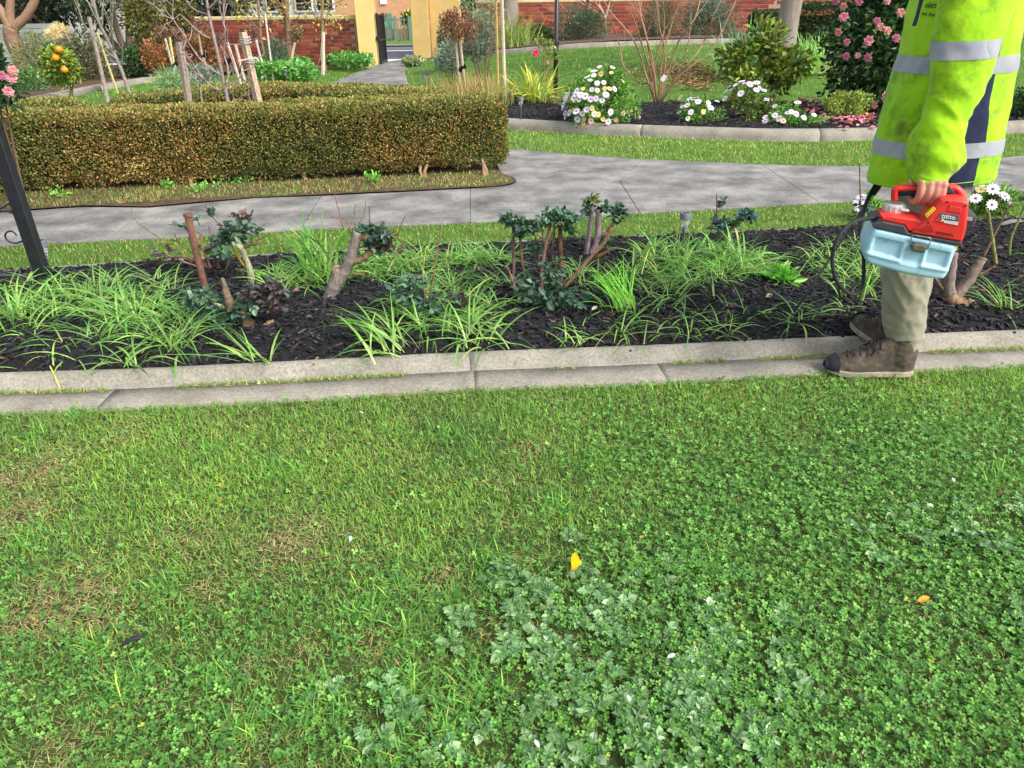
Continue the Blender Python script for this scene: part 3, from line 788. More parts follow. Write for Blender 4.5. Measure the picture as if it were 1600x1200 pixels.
clump('short pair of strappy leaves at kerb below the grey stump', 415, 566, 7, (.1, .2), (.009, .013), (35, 70), (.5, 1.2), .012)
clump('strappy clump with tips hanging over kerb at lower left', 205, 572, 14, (.16, .26), (.009, .014), (25, 60), (.8, 1.6), .02)
clump('broad strappy clump under the short stubbed rose at the rear', 1140, 408, 50, (.2, .3), (.010, .017), (35, 80), (.7, 1.6), .08)
clump('strappy clump just left of the front solar light', 1010, 405, 30, (.18, .28), (.009, .014))
clump('wispy dark strappy clump alone on mulch left of the boots', 1238, 505, 12, (.16, .3), (.005, .008), (25, 65), (.8, 1.7), .015, cols=[((84, 140, 84), 3), ((110, 160, 80), 2)])
clump('wispy clump near the kerb below the bright dense clump', 905, 540, 12, (.1, .2), (.006, .010), (20, 70), (.6, 1.6), .03)
clump('spiky thin clump at right of the burl stump', 1568, 487, 26, (.14, .24), (.005, .009), (35, 80), (.4, 1.2), .025)
clump('strappy clump at far left edge under the black post', 25, 500, 34, (.2, .32), (.012, .018))
clump('big strappy clump in mulch midway between post and rust stake', 210, 500, 40, (.2, .34), (.010, .016), spread=.05)
clump('strappy clump in front of the rust stake foot', 270, 545, 44, (.2, .34), (.008, .014), spread=.05)
clump('thin clump with arched leaves right of the solar light', 1050, 470, 18, (.2, .32), (.006, .010), (30, 70), (1.0, 1.9))
clump('strappy clump hard behind the raised boot', 1345, 470, 34, (.15, .26), (.006, .010), (40, 85), (.5, 1.4), .04)

def cane(g, Y, pts, r, col=(110, 96, 84), n=9, rough=.10, dy=None):
    P = [A(u, v, Y+(dy[i] if dy else 0)) for i, (u, v) in enumerate(pts)]
    P = smooth_path(P, 6) if len(P) > 2 else np.array([P[0]*(1-t)+P[1]*t for t in (0, .5, 1)])
    tube(g, P, np.linspace(r[0], r[1], len(P)), n, np.broadcast_to(lin(*col), P.shape)*np.exp(rng.normal(0, .12, (len(P), 1))), rough=rough)
DKG = [((66, 98, 78), 4), ((84, 116, 92), 3), ((50, 78, 66), 3), ((112, 140, 114), .8)]
PUR = [((72, 66, 70), 3), ((88, 74, 76), 2), ((60, 72, 66), 2), ((110, 78, 72), .6)]
def rcluster(g, Y, u, v, ru, rv, n, size=.033, cols=DKG, depth=.7):
    c = A(u, v, Y); k = mpp(c)
    n = int(n*1.35); ru, rv = ru*1.15, rv*1.2
    q = sph(n)*np.cbrt(rng.random((n, 1)))
    P = c+q*np.array([ru*k, ru*k*depth, rv*k])
    D = unit(q*np.array([1, 1, .3])+rng.normal(0, .5, (n, 3))+np.array([0, 0, .15]))
    # rose leaves come in threes to fives on a stalk
    C = pal(n, cols, .14)
    leaves(g, P, D, rng.uniform(.8, 1.25, n)*size, rng.uniform(.62, .8, n)*size, C, hexa=True, upb=1.4, fold=.12)
    for s in (-1, 1):
        D2 = unit(D+s*np.cross(D, [0, 0, 1.])*1.1)
        leaves(g, P-D*size*.5, D2, rng.uniform(.7, 1.05, n)*size, rng.uniform(.55, .75, n)*size, C*rng.uniform(.85, 1.15, (n, 1)), hexa=True, upb=1.4, fold=.12)
def rose(label, base, canes, clusters, group='pruned roses in the bed'):
    p = gz(*base); Y = p[1]
    t = thing('rose_bush', label, 'rose', p, group)
    for c in canes:
        g = Geo(); cane(g, Y+(c[3] if len(c) > 3 else 0), c[0], c[1], c[2]); g.build('cane', BARKV, t, smooth=True)
    if clusters:
        g = Geo()
        for c in clusters: rcluster(g, Y+(c[6] if len(c) > 6 else 0), *c[:5], **({'cols': c[5]} if len(c) > 5 and c[5] else {}))
        g.build('foliage', LEAF, t)
    return t
BR, GRY, GRN, RED = (108, 88, 74), (132, 124, 118), (116, 124, 72), (142, 104, 88)
rose('standard rose with mossy stem and leaf tuft right of rust stake', (398, 452), [
    ([(398, 455), (388, 415), (376, 385), (368, 372)], (.016, .012), (150, 146, 122)), ([(392, 428), (378, 410), (366, 388), (362, 375)], (.008, .006), (140, 130, 50)),
    ([(378, 388), (392, 383), (406, 380)], (.007, .005), BR), ([(392, 383), (393, 372), (392, 369)], (.005, .004), BR), ([(400, 376), (410, 372), (418, 367)], (.004, .003), BR), ([(404, 374), (404, 358)], (.003, .002), GRN),
    ([(362, 372), (340, 348), (328, 333)], (.004, .0025), RED), ([(364, 370), (372, 345)], (.004, .003), GRN)],
    [(370, 362, 24, 20, 46), (350, 375, 16, 8, 14), (330, 335, 7, 5, 5), (405, 356, 5, 5, 4), (382, 340, 12, 8, 6, PUR)])
rose('twiggy rose tangle behind the rust stake', (300, 425), [
    ([(335, 425), (300, 405), (262, 402), (240, 408)], (.007, .004), BR), ([(325, 418), (310, 400), (285, 385), (272, 365)], (.006, .003), BR), ([(330, 420), (316, 385), (313, 365), (308, 362)], (.006, .005), RED),
    ([(318, 420), (290, 410), (250, 395), (235, 400)], (.005, .003), (140, 110, 100)), ([(345, 425), (335, 395), (330, 375), (326, 352)], (.004, .002), BR), ([(300, 410), (275, 385), (255, 375), (212, 345), (205, 325)], (.003, .0015), (140, 110, 70)), ([(255, 375), (238, 365), (225, 355)], (.002, .001), (140, 110, 70)), ([(350, 430), (360, 405), (372, 400)], (.005, .003), BR)],
    [(345, 396, 18, 8, 16), (281, 352, 8, 4, 5), (305, 341, 6, 3, 3), (325, 388, 12, 8, 8, PUR), (262, 395, 25, 14, 12, PUR), (362, 428, 10, 8, 8), (375, 410, 14, 10, 8, PUR)])
t = rose('low rose with dark rounded leaves around a rotted brown stump', (385, 510), [
    ([(392, 516), (384, 500), (375, 485)], (.035, .02), (118, 98, 78)), ([(414, 512), (422, 505), (428, 503)], (.016, .012), (176, 150, 112)), ([(362, 484), (356, 464), (351, 446), (347, 434)], (.024, .006), (118, 102, 86)), ([(372, 490), (345, 478), (316, 468)], (.008, .005), (190, 170, 120)), ([(385, 498), (405, 475), (428, 458)], (.007, .004), BR), ([(328, 475), (313, 463)], (.009, .007), (186, 166, 110))],
    [(310, 466, 26, 12, 30), (335, 484, 26, 9, 26), (362, 505, 22, 14, 30), (385, 480, 26, 14, 34), (400, 458, 22, 12, 22, PUR), (430, 458, 24, 20, 40, PUR), (425, 480, 22, 8, 14, PUR)])
rose('thick grey leaning rose stump with one dark leaf tuft', (516, 468), [
    ([(514, 472), (524, 445), (541, 418), (552, 390), (559, 362)], (.036, .02), GRY), ([(528, 438), (526, 424), (526, 415)], (.026, .02), (150, 128, 116)), ([(550, 408), (565, 405), (580, 393)], (.02, .014), (134, 112, 88)), ([(556, 372), (566, 372), (574, 372)], (.016, .01), (170, 130, 90)),
    ([(551, 366), (545, 350), (540, 340), (530, 342), (518, 337)], (.004, .0025), RED), ([(537, 358), (530, 330), (526, 318), (524, 303)], (.003, .002), RED), ([(555, 358), (554, 335), (555, 318)], (.0025, .0015), RED), ([(578, 355), (577, 330), (578, 322)], (.0025, .0018), (90, 80, 60)), ([(560, 352), (568, 335), (572, 312)], (.002, .0014), RED)],
    [(588, 368, 20, 14, 40), (592, 385, 20, 10, 26, PUR), (575, 358, 10, 8, 10), (606, 366, 8, 10, 8, [((150, 110, 90), 1), ((90, 74, 66), 2)])])
rose('short dead rose stub with a wiry twig right of leaning stump', (608, 418), [
    ([(606, 420), (612, 404), (620, 396)], (.016, .018), (136, 112, 110)), ([(620, 398), (625, 392), (628, 388)], (.016, .012), (110, 84, 78)), ([(626, 388), (629, 380), (622, 372), (624, 358), (633, 338)], (.004, .002), (120, 80, 60))], [])
rose('low sprawling rose with small dark leaves mid bed', (672, 500), [
    ([(672, 500), (665, 465), (660, 445)], (.007, .004), BR), ([(668, 480), (676, 440), (682, 400), (690, 348)], (.004, .002), RED), ([(664, 470), (661, 430), (665, 390)], (.003, .002), (180, 160, 110)), ([(672, 495), (700, 470), (720, 455)], (.006, .003), BR), ([(672, 500), (680, 520), (676, 530)], (.005, .003), BR), ([(670, 490), (640, 465), (622, 455)], (.005, .003), BR)],
    [(628, 455, 20, 14, 18), (655, 470, 26, 18, 30), (690, 480, 28, 16, 32), (720, 470, 18, 12, 14, PUR), (660, 510, 18, 20, 24), (690, 510, 20, 10, 14), (650, 440, 18, 8, 10)])
rose('many-caned upright rose with leaf tufts and bushy foot', (852, 482), [
    ([(800, 448), (803, 415), (802, 380), (802, 352)], (.007, .006), (118, 92, 84), .05), ([(822, 440), (815, 405), (813, 372)], (.007, .006), BR, .03), ([(846, 462), (847, 420), (852, 388), (860, 350)], (.009, .006), (136, 104, 100)), ([(852, 392), (866, 360), (872, 352)], (.005, .004), BR), ([(852, 388), (848, 370), (848, 358)], (.004, .0035), BR), ([(868, 432), (863, 395), (866, 365), (866, 352)], (.005, .004), (130, 110, 90), .06), ([(876, 442), (876, 395), (875, 350)], (.011, .0095), (106, 76, 58), .02),
    ([(882, 448), (900, 428), (925, 400), (945, 378), (956, 356)], (.009, .007), (140, 110, 84)), ([(930, 402), (945, 395), (955, 388)], (.008, .006), (120, 86, 60)), ([(843, 420), (841, 395), (836, 368)], (.004, .003), BR, .08), ([(805, 450), (796, 425), (793, 418)], (.005, .004), RED)],
    [(797, 345, 16, 8, 20, None, .05), (825, 355, 16, 10, 22, None, .03), (856, 342, 14, 9, 20), (885, 338, 20, 9, 30), (892, 358, 8, 6, 6, None), (838, 385, 10, 8, 8, None, .08), (812, 368, 7, 7, 6, None), (835, 450, 34, 18, 36), (865, 425, 18, 20, 24), (870, 465, 46, 16, 60), (860, 485, 34, 12, 34), (885, 480, 22, 16, 22)])
rose('forked grey rose stump with fuzzy leafy tops behind the canes', (922, 402), [
    ([(915, 404), (920, 370), (923, 348), (925, 322)], (.015, .011), (132, 116, 122)), ([(922, 402), (932, 378), (935, 350), (934, 328)], (.020, .014), (140, 124, 130)), ([(934, 372), (950, 362), (958, 350), (964, 342)], (.013, .009), (126, 104, 96)), ([(922, 330), (926, 316), (928, 308)], (.008, .005), BR)],
    [(925, 313, 10, 8, 14, [((110, 120, 60), 2), ((70, 90, 60), 2)]), (918, 325, 9, 10, 10), (944, 326, 10, 7, 12), (966, 335, 12, 8, 20), (970, 322, 6, 4, 5), (945, 372, 7, 6, 8), (952, 382, 7, 6, 7)])
rose('short stubbed rose with blue-green leaves near the solar light', (1128, 392), [
    ([(1126, 396), (1134, 372), (1146, 354), (1156, 344)], (.012, .009), (130, 100, 76)), ([(1140, 362), (1128, 358), (1122, 352)], (.008, .005), BR), ([(1121, 350), (1120, 325), (1120, 303)], (.004, .003), (110, 84, 64)), ([(1154, 346), (1166, 338)], (.006, .004), BR)],
    [(1125, 352, 14, 9, 22, [((62, 96, 104), 3), ((50, 78, 80), 3)]), (1164, 338, 16, 8, 26, [((62, 96, 104), 3), ((50, 78, 80), 3)]), (1128, 318, 6, 4, 5), (1142, 350, 8, 6, 8)])
t = rose('burled grey rose stump beside the worker leg at right', (1502, 478), [
    ([(1508, 486), (1500, 480), (1490, 468), (1482, 460)], (.045, .03), (150, 124, 98)), ([(1526, 482), (1516, 478), (1506, 474)], (.03, .03), (166, 138, 104)), ([(1484, 468), (1483, 440), (1488, 405), (1490, 395)], (.026, .017), (134, 120, 116)), ([(1490, 468), (1510, 442), (1528, 415), (1536, 402)], (.025, .018), (136, 122, 112)), ([(1480, 458), (1470, 448), (1465, 440)], (.009, .006), (120, 96, 80)),
    ([(1556, 412), (1552, 385), (1547, 355), (1544, 332)], (.008, .007), (130, 130, 84)), ([(1536, 402), (1552, 370), (1570, 335), (1582, 318)], (.006, .004), (118, 100, 76)), ([(1577, 398), (1580, 370), (1596, 335), (1606, 310)], (.006, .004), (120, 130, 80)), ([(1508, 440), (1530, 430), (1555, 415)], (.006, .005), (110, 84, 66)), ([(1566, 338), (1562, 322), (1560, 310)], (.003, .002), (120, 90, 70))],
    [(1600, 312, 10, 6, 8)])
rose('single thin bare rose cane left of the worker hip', (1346, 392), [
    ([(1346, 394), (1345, 350), (1344, 300), (1343, 254)], (.005, .003), (130, 104, 88)), ([(1345, 330), (1352, 318), (1360, 308)], (.003, .002), RED), ([(1345, 345), (1326, 332), (1318, 322)], (.0025, .0015), RED)], [(1352, 322, 10, 10, 8), (1345, 345, 6, 8, 5)])

# rust stake
p = gz(326, 466); t = thing('metal_stake', 'rusty brown metal stake with flat cap in the rose bed', 'stake', p)
g = Geo(); P = [A(326, 470, p[1]), A(318, 440, p[1]), A(305, 388, p[1]), A(294, 338, p[1])]
RUST = mat_noise('rust', [(.3, (78, 54, 44)), (.55, (108, 76, 62)), (.75, (134, 104, 86))], scale=30, rough=.9, bump=.5, bscale=200, bdist=.003)
GUN = mat_plain('grey_plastic', (104, 110, 120), .55)
BLK = mat_plain('black_paint', (30, 32, 38), .35, spec=.5, var=.2)
tube(g, P, .0165, 12); g.build('shaft', RUST, t, smooth=True)
g = Geo(); d = unit(P[3]-P[2]); tube(g, [P[3], P[3]+d*.012], .021, 12); g.build('cap', RUST, t)

# solar lights
def mat_glass(name):
    m, nt, b = newmat(name)
    b.inputs['Transmission Weight'].default_value = .85; b.inputs['Roughness'].default_value = .25
    b.inputs['Base Color'].default_value = (.85, .88, .88, 1); b.inputs['IOR'].default_value = 1.2
    return m
LENS = mat_glass('clear_plastic')
PANEL = mat_plain('solar_cell', (40, 46, 62), .25, spec=.6)
def solar(label, base, top_v, z=.05, s=1.0):
    p = G(*base, z); h = A(base[0], top_v, p[1])[2]-p[2]
    t = thing('solar_light', label, 'garden light', p, 'solar stake lights')
    g = Geo(); lathe(g, [(.008, 0), (.008, h-.11*s), (.013, h-.105*s), (.013, h-.085*s), (.006, h-.08*s), (.006, h-.06*s)], p, 12); g.build('post', GUN, t, smooth=True)
    g = Geo(); lathe(g, [(.018*s, h-.085*s), (.026*s, h-.035*s)], p, 16); g.build('lens', LENS, t, smooth=True)
    g = Geo(); lathe(g, [(.024*s, h-.036*s), (.031*s, h-.034*s), (.031*s, h-.004*s), (.027*s, h), (.025*s, h-.003*s)], p, 18); cp = g.build('cap', GUN, t)
    g = Geo(); box(g, p+np.array([0, 0, h-.001]), (.026*s, .026*s, .004)); g.build('solar_panel', PANEL, cp)
solar('grey solar stake light at rear edge of the rose bed', (1066, 392), 332)
solar('grey solar stake light beside the black arch post', (78, 425), 375)

# black arch post
p = gz(66, 442); Yp = p[1]; t = thing('arch_post', 'black square metal arch post with scrolls at left edge', 'arch', p)
g = Geo(); box(g, p+np.array([-.004, .03, 1.15]), (.064, .05, 2.34), ch=.004); g.build('post', BLK, t)
g = Geo(); box(g, p+np.array([-.012-.6, .03, .02]), (1.11, .04, .03), ch=.004); g.build('base_rail', BLK, t)
g = Geo(); box(g, p+np.array([-1.21, .03, 1.15]), (.088, .06, 2.34), ch=.004); g.build('post', BLK, t)
g = Geo(); box(g, p+np.array([-.61, .03, 2.35]), (1.28, .05, .05), ch=.004); g.build('top_rail', BLK, t)
def scroll(pts):
    g = Geo(); tube(g, smooth_path([A(u, v, Yp+.03) for u, v in pts], 5), .0045, 6); g.build('scroll', BLK, t, smooth=True)
scroll([(44, 368), (36, 376), (24, 380), (12, 376), (8, 368), (12, 362), (20, 362), (26, 368)])
scroll([(38, 346), (28, 338), (14, 331), (-2, 330), (-20, 332), (-30, 340)])
scroll([(26, 300), (20, 312), (8, 322), (-8, 328), (-24, 326)])

# thistle-like weed, leaf litter
p = gz(1222, 442); t = thing('leafy_weed', 'bright green broad-leaved weed rosette in the mulch', 'weed', p)
g = Geo(); n = 70; az = rng.uniform(0, 6.28, n); el = rng.uniform(.15, 1.35, n)
D = np.column_stack([np.cos(az)*np.cos(el), np.sin(az)*np.cos(el), np.sin(el)])
leaves(g, p+D*rng.uniform(.01, .06, (n, 1)), D, rng.uniform(.05, .085, n), rng.uniform(.02, .03, n), pal(n, [((120, 184, 62), 3), ((96, 160, 54), 3), ((148, 200, 90), 1)], .1), hexa=True, upb=1.5)
g.build('foliage', LEAF, t)
def litter(name, label, u, v, L, Wd, col, rz, z=.075):
    o = curled_leaf(name, label, u, v, L, Wd, col, rz, z); o['category'] = 'leaf'
litter('dead_leaf', 'grey-brown dead leaf on mulch in the bed middle', 1022, 470, .10, .03, (112, 106, 98), -.35)
litter('dead_leaf', 'pale green broken leaf on mulch beside strappy leaves', 858, 462+0, .07, .03, (150, 170, 120), .2)
litter('petal', 'white fallen petal on mulch below the many-caned rose', 928, 507, .035, .018, (214, 208, 194), .7)
litter('dead_leaf', 'tan dead leaf on mulch left of the boots', 1198, 487, .035, .022, (178, 158, 120), .4)
litter('dead_leaf', 'orange-brown dead leaf behind the grey leaning stump', 565, 452, .09, .025, (150, 92, 60), .1)
litter('dead_leaf', 'light grey bark piece at rear right of the bed', 1575, 370, .14, .04, (140, 136, 128), -.1)

# ================================================================== HEDGES
TWIG = mat_noise('twig_core', [(.3, (34, 32, 18)), (.7, (62, 54, 30))], scale=30, rough=.95, bump=.8, bscale=60, bdist=.03)  # brown of inner twigs, used on the solid light-blocking hedge cores
HEDG = [((108, 118, 48), 4), ((86, 98, 40), 3), ((142, 138, 60), 2), ((58, 70, 34), 2)]
HEDB = [((174, 130, 58), 3), ((150, 116, 52), 3), ((200, 152, 74), 1.6), ((118, 98, 46), 2)]
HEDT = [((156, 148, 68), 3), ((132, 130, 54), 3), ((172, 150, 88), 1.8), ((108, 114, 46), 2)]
def hedge(label, line, width, height, dens, leaf, z0=.05, bronze=None, stems=(), round_=.07):
    line = np.asarray(line, float)
    t = thing('box_hedge', label, 'hedge', (*line[len(line)//2], 0), 'clipped box hedges round the rose island')
    s = np.concatenate([[0], np.cumsum(np.linalg.norm(np.diff(line, axis=0), axis=1))]); Ltot = s[-1]
    def at_s(q):
        c = np.stack([np.interp(q, s, line[:, k]) for k in (0, 1)], -1)
        d = np.stack([np.interp(q+.05, s, line[:, k])-np.interp(q-.05, s, line[:, k]) for k in (0, 1)], -1); d = unit(d)
        return c, d, np.stack([-d[:, 1], d[:, 0]], -1)
    # surface samples: around the section and along the line, plus the rounded ends
    sec = []; hw = width/2
    peri = (height-z0)*2+width
    nL = int(peri*Ltot*dens)
    q = rng.uniform(0, Ltot, nL); w = rng.random(nL)*peri
    f1, f2 = (height-z0), (height-z0)+width
    a = np.where(w < f1, -hw, np.where(w < f2, w-f1-hw, hw)); z = np.where(w < f1, z0+w, np.where(w < f2, height, z0+(peri-w)))
    nrm_a = np.where(w < f1, -1., np.where(w < f2, 0., 1.)); nrm_z = np.where((w >= f1) & (w < f2), 1., 0.)
    ne = int(2*width*(height-z0)*dens*1.2)
    qe = np.concatenate([q, rng.choice([0, Ltot], ne)]); a = np.concatenate([a, rng.uniform(-hw, hw, ne)]); z = np.concatenate([z, rng.uniform(z0, height, ne)])
    na = np.concatenate([nrm_a, np.zeros(ne)]); nz = np.concatenate([nrm_z, np.zeros(ne)]); ns = np.concatenate([np.zeros(nL), np.where(qe[nL:] > 0, 1., -1.)])
    keep = rng.random(len(qe)) < np.where(na > 0, .35, 1)
    qe, a, z, na, nz, ns = (k[keep] for k in (qe, a, z, na, nz, ns))
    # round the corners
    ea = np.clip((np.abs(a)-(hw-round_))/round_, 0, 1); ez = np.clip((z-(height-round_))/round_, 0, 1); es = np.clip((round_*2-np.minimum(qe, Ltot-qe))/(round_*2), 0, 1)
    pull = (ea*ez*.3*round_*2+es*ez*.3*round_*2)
    eb = np.clip((z0+.12-z)/.12, 0, 1)
    c, d, nm = at_s(qe)
    lump = .06*(fbm(c[:, 0]*1.0+a*2, c[:, 1]+z*1.5, 1.9)-.5)+.06*(fbm(c[:, 0]+a, z+a*.7, 6.5)-.5)
    ins = rng.exponential(.026, len(qe))-.014
    r = lump-ins-pull*.6-eb*.05
    hw2 = a*(1-es*.25)+na*r
    P = np.column_stack([c+d*(ns*r-ns*es*0)[:, None]+nm*hw2[:, None], z-pull*.8+nz*r+.03*(fbm(c[:, 0], c[:, 1], .8)-.5)*(z/height)])
    P[:, 2] += eb*.09*(fbm(c[:, 0]*3, a*0, 2.5)-.4)
    Nn = unit(np.column_stack([d*ns[:, None]+nm*na[:, None], nz+.25]))
    n = len(P)
    D = unit(Nn*.7+rng.normal(0, .75, (n, 3)))
    br = fbm(c[:, 0]*1.0+3, z*1.3+a, 1.7)*.9+.25*fbm(c[:, 0], z, 9)
    if bronze is not None: br = br+bronze(P)
    C = pal(n, HEDG, .2)
    m = rng.random(n) < ss(.44, 1.0, br)*.6; C[m] = pal(int(m.sum()), HEDB, .18)
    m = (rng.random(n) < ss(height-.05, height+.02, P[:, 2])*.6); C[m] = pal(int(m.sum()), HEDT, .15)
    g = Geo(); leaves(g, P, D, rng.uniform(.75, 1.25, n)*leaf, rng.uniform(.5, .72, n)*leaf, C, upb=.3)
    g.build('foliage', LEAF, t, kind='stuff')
    m = max(int(Ltot/.12), 4); qs = np.linspace(.04, Ltot-.04, m); c, d, nm = at_s(qs); k = 10
    ang = np.linspace(0, 2*math.pi, k, endpoint=False)+math.pi/4
    sx, sz = np.sign(np.cos(ang))*np.abs(np.cos(ang))**.4*(hw-.055), np.sign(np.sin(ang))*np.abs(np.sin(ang))**.4*((height-z0)/2-.05)
    V = np.concatenate([np.column_stack([c[i]+nm[i]*sx[:, None], (height+z0)/2+.02+sz+.0*sx]) for i in range(m)])
    i, j = np.meshgrid(np.arange(m-1), np.arange(k), indexing='ij')
    g = Geo(); g.add(V, [np.stack([i*k+j, (i+1)*k+j, (i+1)*k+(j+1) % k, i*k+(j+1) % k], -1).reshape(-1, 4), np.arange(k)[None], ((m-1)*k+np.arange(k))[None, ::-1]])
    g.build('light_block_core', TWIG, t)  # solid dark core added to block light through the foliage
    for (x, y) in stems:
        g = Geo(); b = np.array([x, y, -.02])
        for kk in range(rng.integers(1, 4)):
            tube(g, smooth_path([b+rng.normal(0, .012, 3)*[1, 1, 0], b+[rng.normal(0, .02), 0, .08], b+[rng.normal(0, .03), .06, .16]], 2), [.02, .017, .015, .012, .011], 7, lin(150, 124, 98), rough=.1)
        g.build('stem', BARKV, t, smooth=True)
fb_ = [G2(*p)+np.array([.02, .27]) for p in [(-430, 332), (-180, 320), (0, 310), (200, 301), (475, 289), (650, 281), (781, 272)]]
hedge('long bronze-green box hedge nearest the path', fb_, .46, .60, 18600, .0200, bronze=lambda P: .28*np.exp(-((P[:, 0]+3.2)/.6)**2)+.1*np.exp(-((P[:, 0]+1.2)/.8)**2),
      stems=[G2(*p)+np.array([0, .15]) for p in [(475, 291), (757, 284), (660, 286), (290, 300)]])
hedge('low box hedge behind the front hedge bent towards the gate', [(-.55, 6.78), (-1.3, 7.22), (-2.62, 8.12), (-3.05, 7.55), (-3.52, 6.85)], .42, .60, 10500, .024, bronze=lambda P: .12*ss(6.5, 8, P[:, 1]))
hedge('short box hedge at far left behind the front hedge', [(-5.4, 6.05), (-4.5, 6.3), (-3.72, 6.78)], .42, .60, 10500, .024)
# spring-green weeds and a yellowed twig at the hedge foot
def weed(label, u, v, n, L, el=(.1, 1.3), cols=[((120, 190, 60), 3), ((96, 164, 54), 3)], Y=None, name='leafy_weed', sp=.03):
    p = G(u, v) if Y is None else A(u, v, Y)
    t = thing(name, label, 'weed', p, 'weeds at the hedge foot'); g = Geo()
    az, e = rng.uniform(0, 6.28, n), rng.uniform(*el, n)
    D = np.column_stack([np.cos(az)*np.cos(e), np.sin(az)*np.cos(e), np.sin(e)])
    leaves(g, p+D*rng.uniform(.005, .05, (n, 1))+rng.normal(0, sp, (n, 3))*[1, .5, .4]+[0, 0, .03], D, rng.uniform(.6, 1.2, n)*L, rng.uniform(.35, .6, n)*L, pal(n, cols, .12), hexa=True, upb=1.2)
    g.build('foliage', LEAF, t)
weed('bright green weed under the hedge below the yellow twig', 262, 298, 34, .035)
weed('light green weed tuft under hedge left of its middle', 318, 304, 40, .036, sp=.06)
weed('green weed at hedge foot beside the black post', 95, 312, 30, .036)
weed('wide green weed patch under the hedge right of its middle', 365, 292, 34, .034, sp=.07)
weed('spiky weed tuft under hedge near its right third', 585, 290, 26, .05, (.6, 1.4))
weed('pale yellow twig of dead leaves in hedge face', 212, 270, 60, .02, (-.6, 1.2), [((206, 180, 96), 3), ((186, 160, 84), 2)], Y=5.62, sp=.045)

# ================================================================== plants: generic makers
def branchy(g, p, d, L, r, depth, spread=.5, kids=(2, 3), col=(140, 120, 104), up=.15, taper=.62, segs=3, tips=None, wob=.12):
    d = unit(d); pts = [np.array(p, float)]
    for i in range(segs):
        d = unit(d+rng.normal(0, wob, 3)+np.array([0, 0, up*.3])); pts.append(pts[-1]+d*L/segs)
    r1 = r*taper
    tube(g, np.array(pts), np.linspace(r, r1, segs+1), 6 if r > .006 else 4, lin(*col)*rng.uniform(.8, 1.2), cap=depth == 0)
    if depth == 0:
        if tips is not None: tips.append((pts[-1], d))
        return
    for k in range(rng.integers(kids[0], kids[1]+1)):
        i = rng.integers(1, segs+1) if k else segs
        a = unit(np.cross(d, rng.normal(size=3)))
        nd = unit(d+a*spread*rng.uniform(.6, 1.3)+np.array([0, 0, up]))
        branchy(g, pts[i], nd, L*rng.uniform(.55, .85), max(r1*(.9 if k == 0 else .7), .0012), depth-1, spread, kids, col, up, taper, segs, tips, wob)
def lobes(c, rad, k, lr=.45):
    q = sph(k)*np.cbrt(rng.uniform(.25, 1, (k, 1)))*(1-lr*.7)
    return c+q*rad, np.outer(rng.uniform(.7, 1.2, k)*lr, rad)
def foliage(g, c, rad, n, L, Wd, cols, k=14, lr=.42, hexa=False, upb=.6, out=.8, jit=.18, droop=0., zmin=None):
    c, rad = np.asarray(c, float), np.asarray(rad, float)
    lc, lrr = lobes(c, rad, k, lr)
    j = rng.integers(0, k, n); q = sph(n)*(rng.random((n, 1))**.35)
    P = lc[j]+q*lrr[j]
    tone = np.exp(rng.normal(0, .16, k))[j]
    if zmin is not None:
        m = P[:, 2] > zmin; P, q, tone = P[m], q[m], tone[m]; n = len(P)
    D = unit(q*out+unit((P-c)/rad)*.5*out+rng.normal(0, .55, (n, 3))+np.array([0, 0, .15-droop]))
    leaves(g, P, D, rng.uniform(.75, 1.25, n)*L, rng.uniform(.8, 1.2, n)*Wd, pal(n, cols, jit)*tone[:, None], hexa=hexa, upb=upb)
    return lc
def shrub(name, label, cat, uv, Y, ruv, n, L, Wd, cols, stems=4, group=None, k=14, lr=.42, hexa=False, ry=None, barkc=(104, 88, 70), mat=None, droop=0., srad=.012, base=None):
    c = A(uv[0], uv[1], Y); s = mpp(c)
    rad = np.array([ruv[0]*s, (ry if ry else ruv[0]*s*.8), ruv[1]*s])
    bx = c[0] if base is None else A(base, uv[1], Y)[0]
    gz_ = float(T(bx, Y)); b = np.array([bx, Y, gz_])
    t = thing(name, label, cat, b, group)
    g = Geo(); lc = foliage(g, c, rad, n, L, Wd, cols, k, lr, hexa, droop=droop, zmin=gz_+.02)
    fo = g.build('foliage', mat or LEAF, t)
    for i in range(stems):
        e = lc[i % len(lc)]; g = Geo()
        mid = (b+e)/2+np.array([*(rng.normal(0, .1, 2)*rad[:2]), 0])
        tube(g, smooth_path([b+np.array([*rng.normal(0, .25*srad+.01, 2), -.03]), mid, e], 3), np.linspace(srad, srad*.35, 7), 6, lin(*barkc))
        g.build('stem', BARKV, t, smooth=True)
    return t, c, rad
def stake(label, u0, v0, u1, v1, Y, wpx, col=(176, 160, 144), name='wooden_stake', group='wooden plant stakes'):
    a, b = A(u1, v1, Y), A(u0, v0, Y); d = unit(b-a)
    gz_ = float(T(b[0], Y)); b = b+d*max(0, (b[2]-gz_+.05)/max(-d[2], .2)); r = wpx*mpp(a)/2
    g = Geo(); tube(g, np.array([b*(1-t)+a*t for t in np.linspace(0, 1, 6)]), r*1.18, 4 if wpx > 6 else 6, np.broadcast_to(lin(*col), (6, 3))*np.exp(rng.normal(0, .05, (6, 1))), rough=.03)
    t = g.build(name, BARKV, loc=(b[0], Y, gz_), label=label, category='stake', group=group)
    return a, b
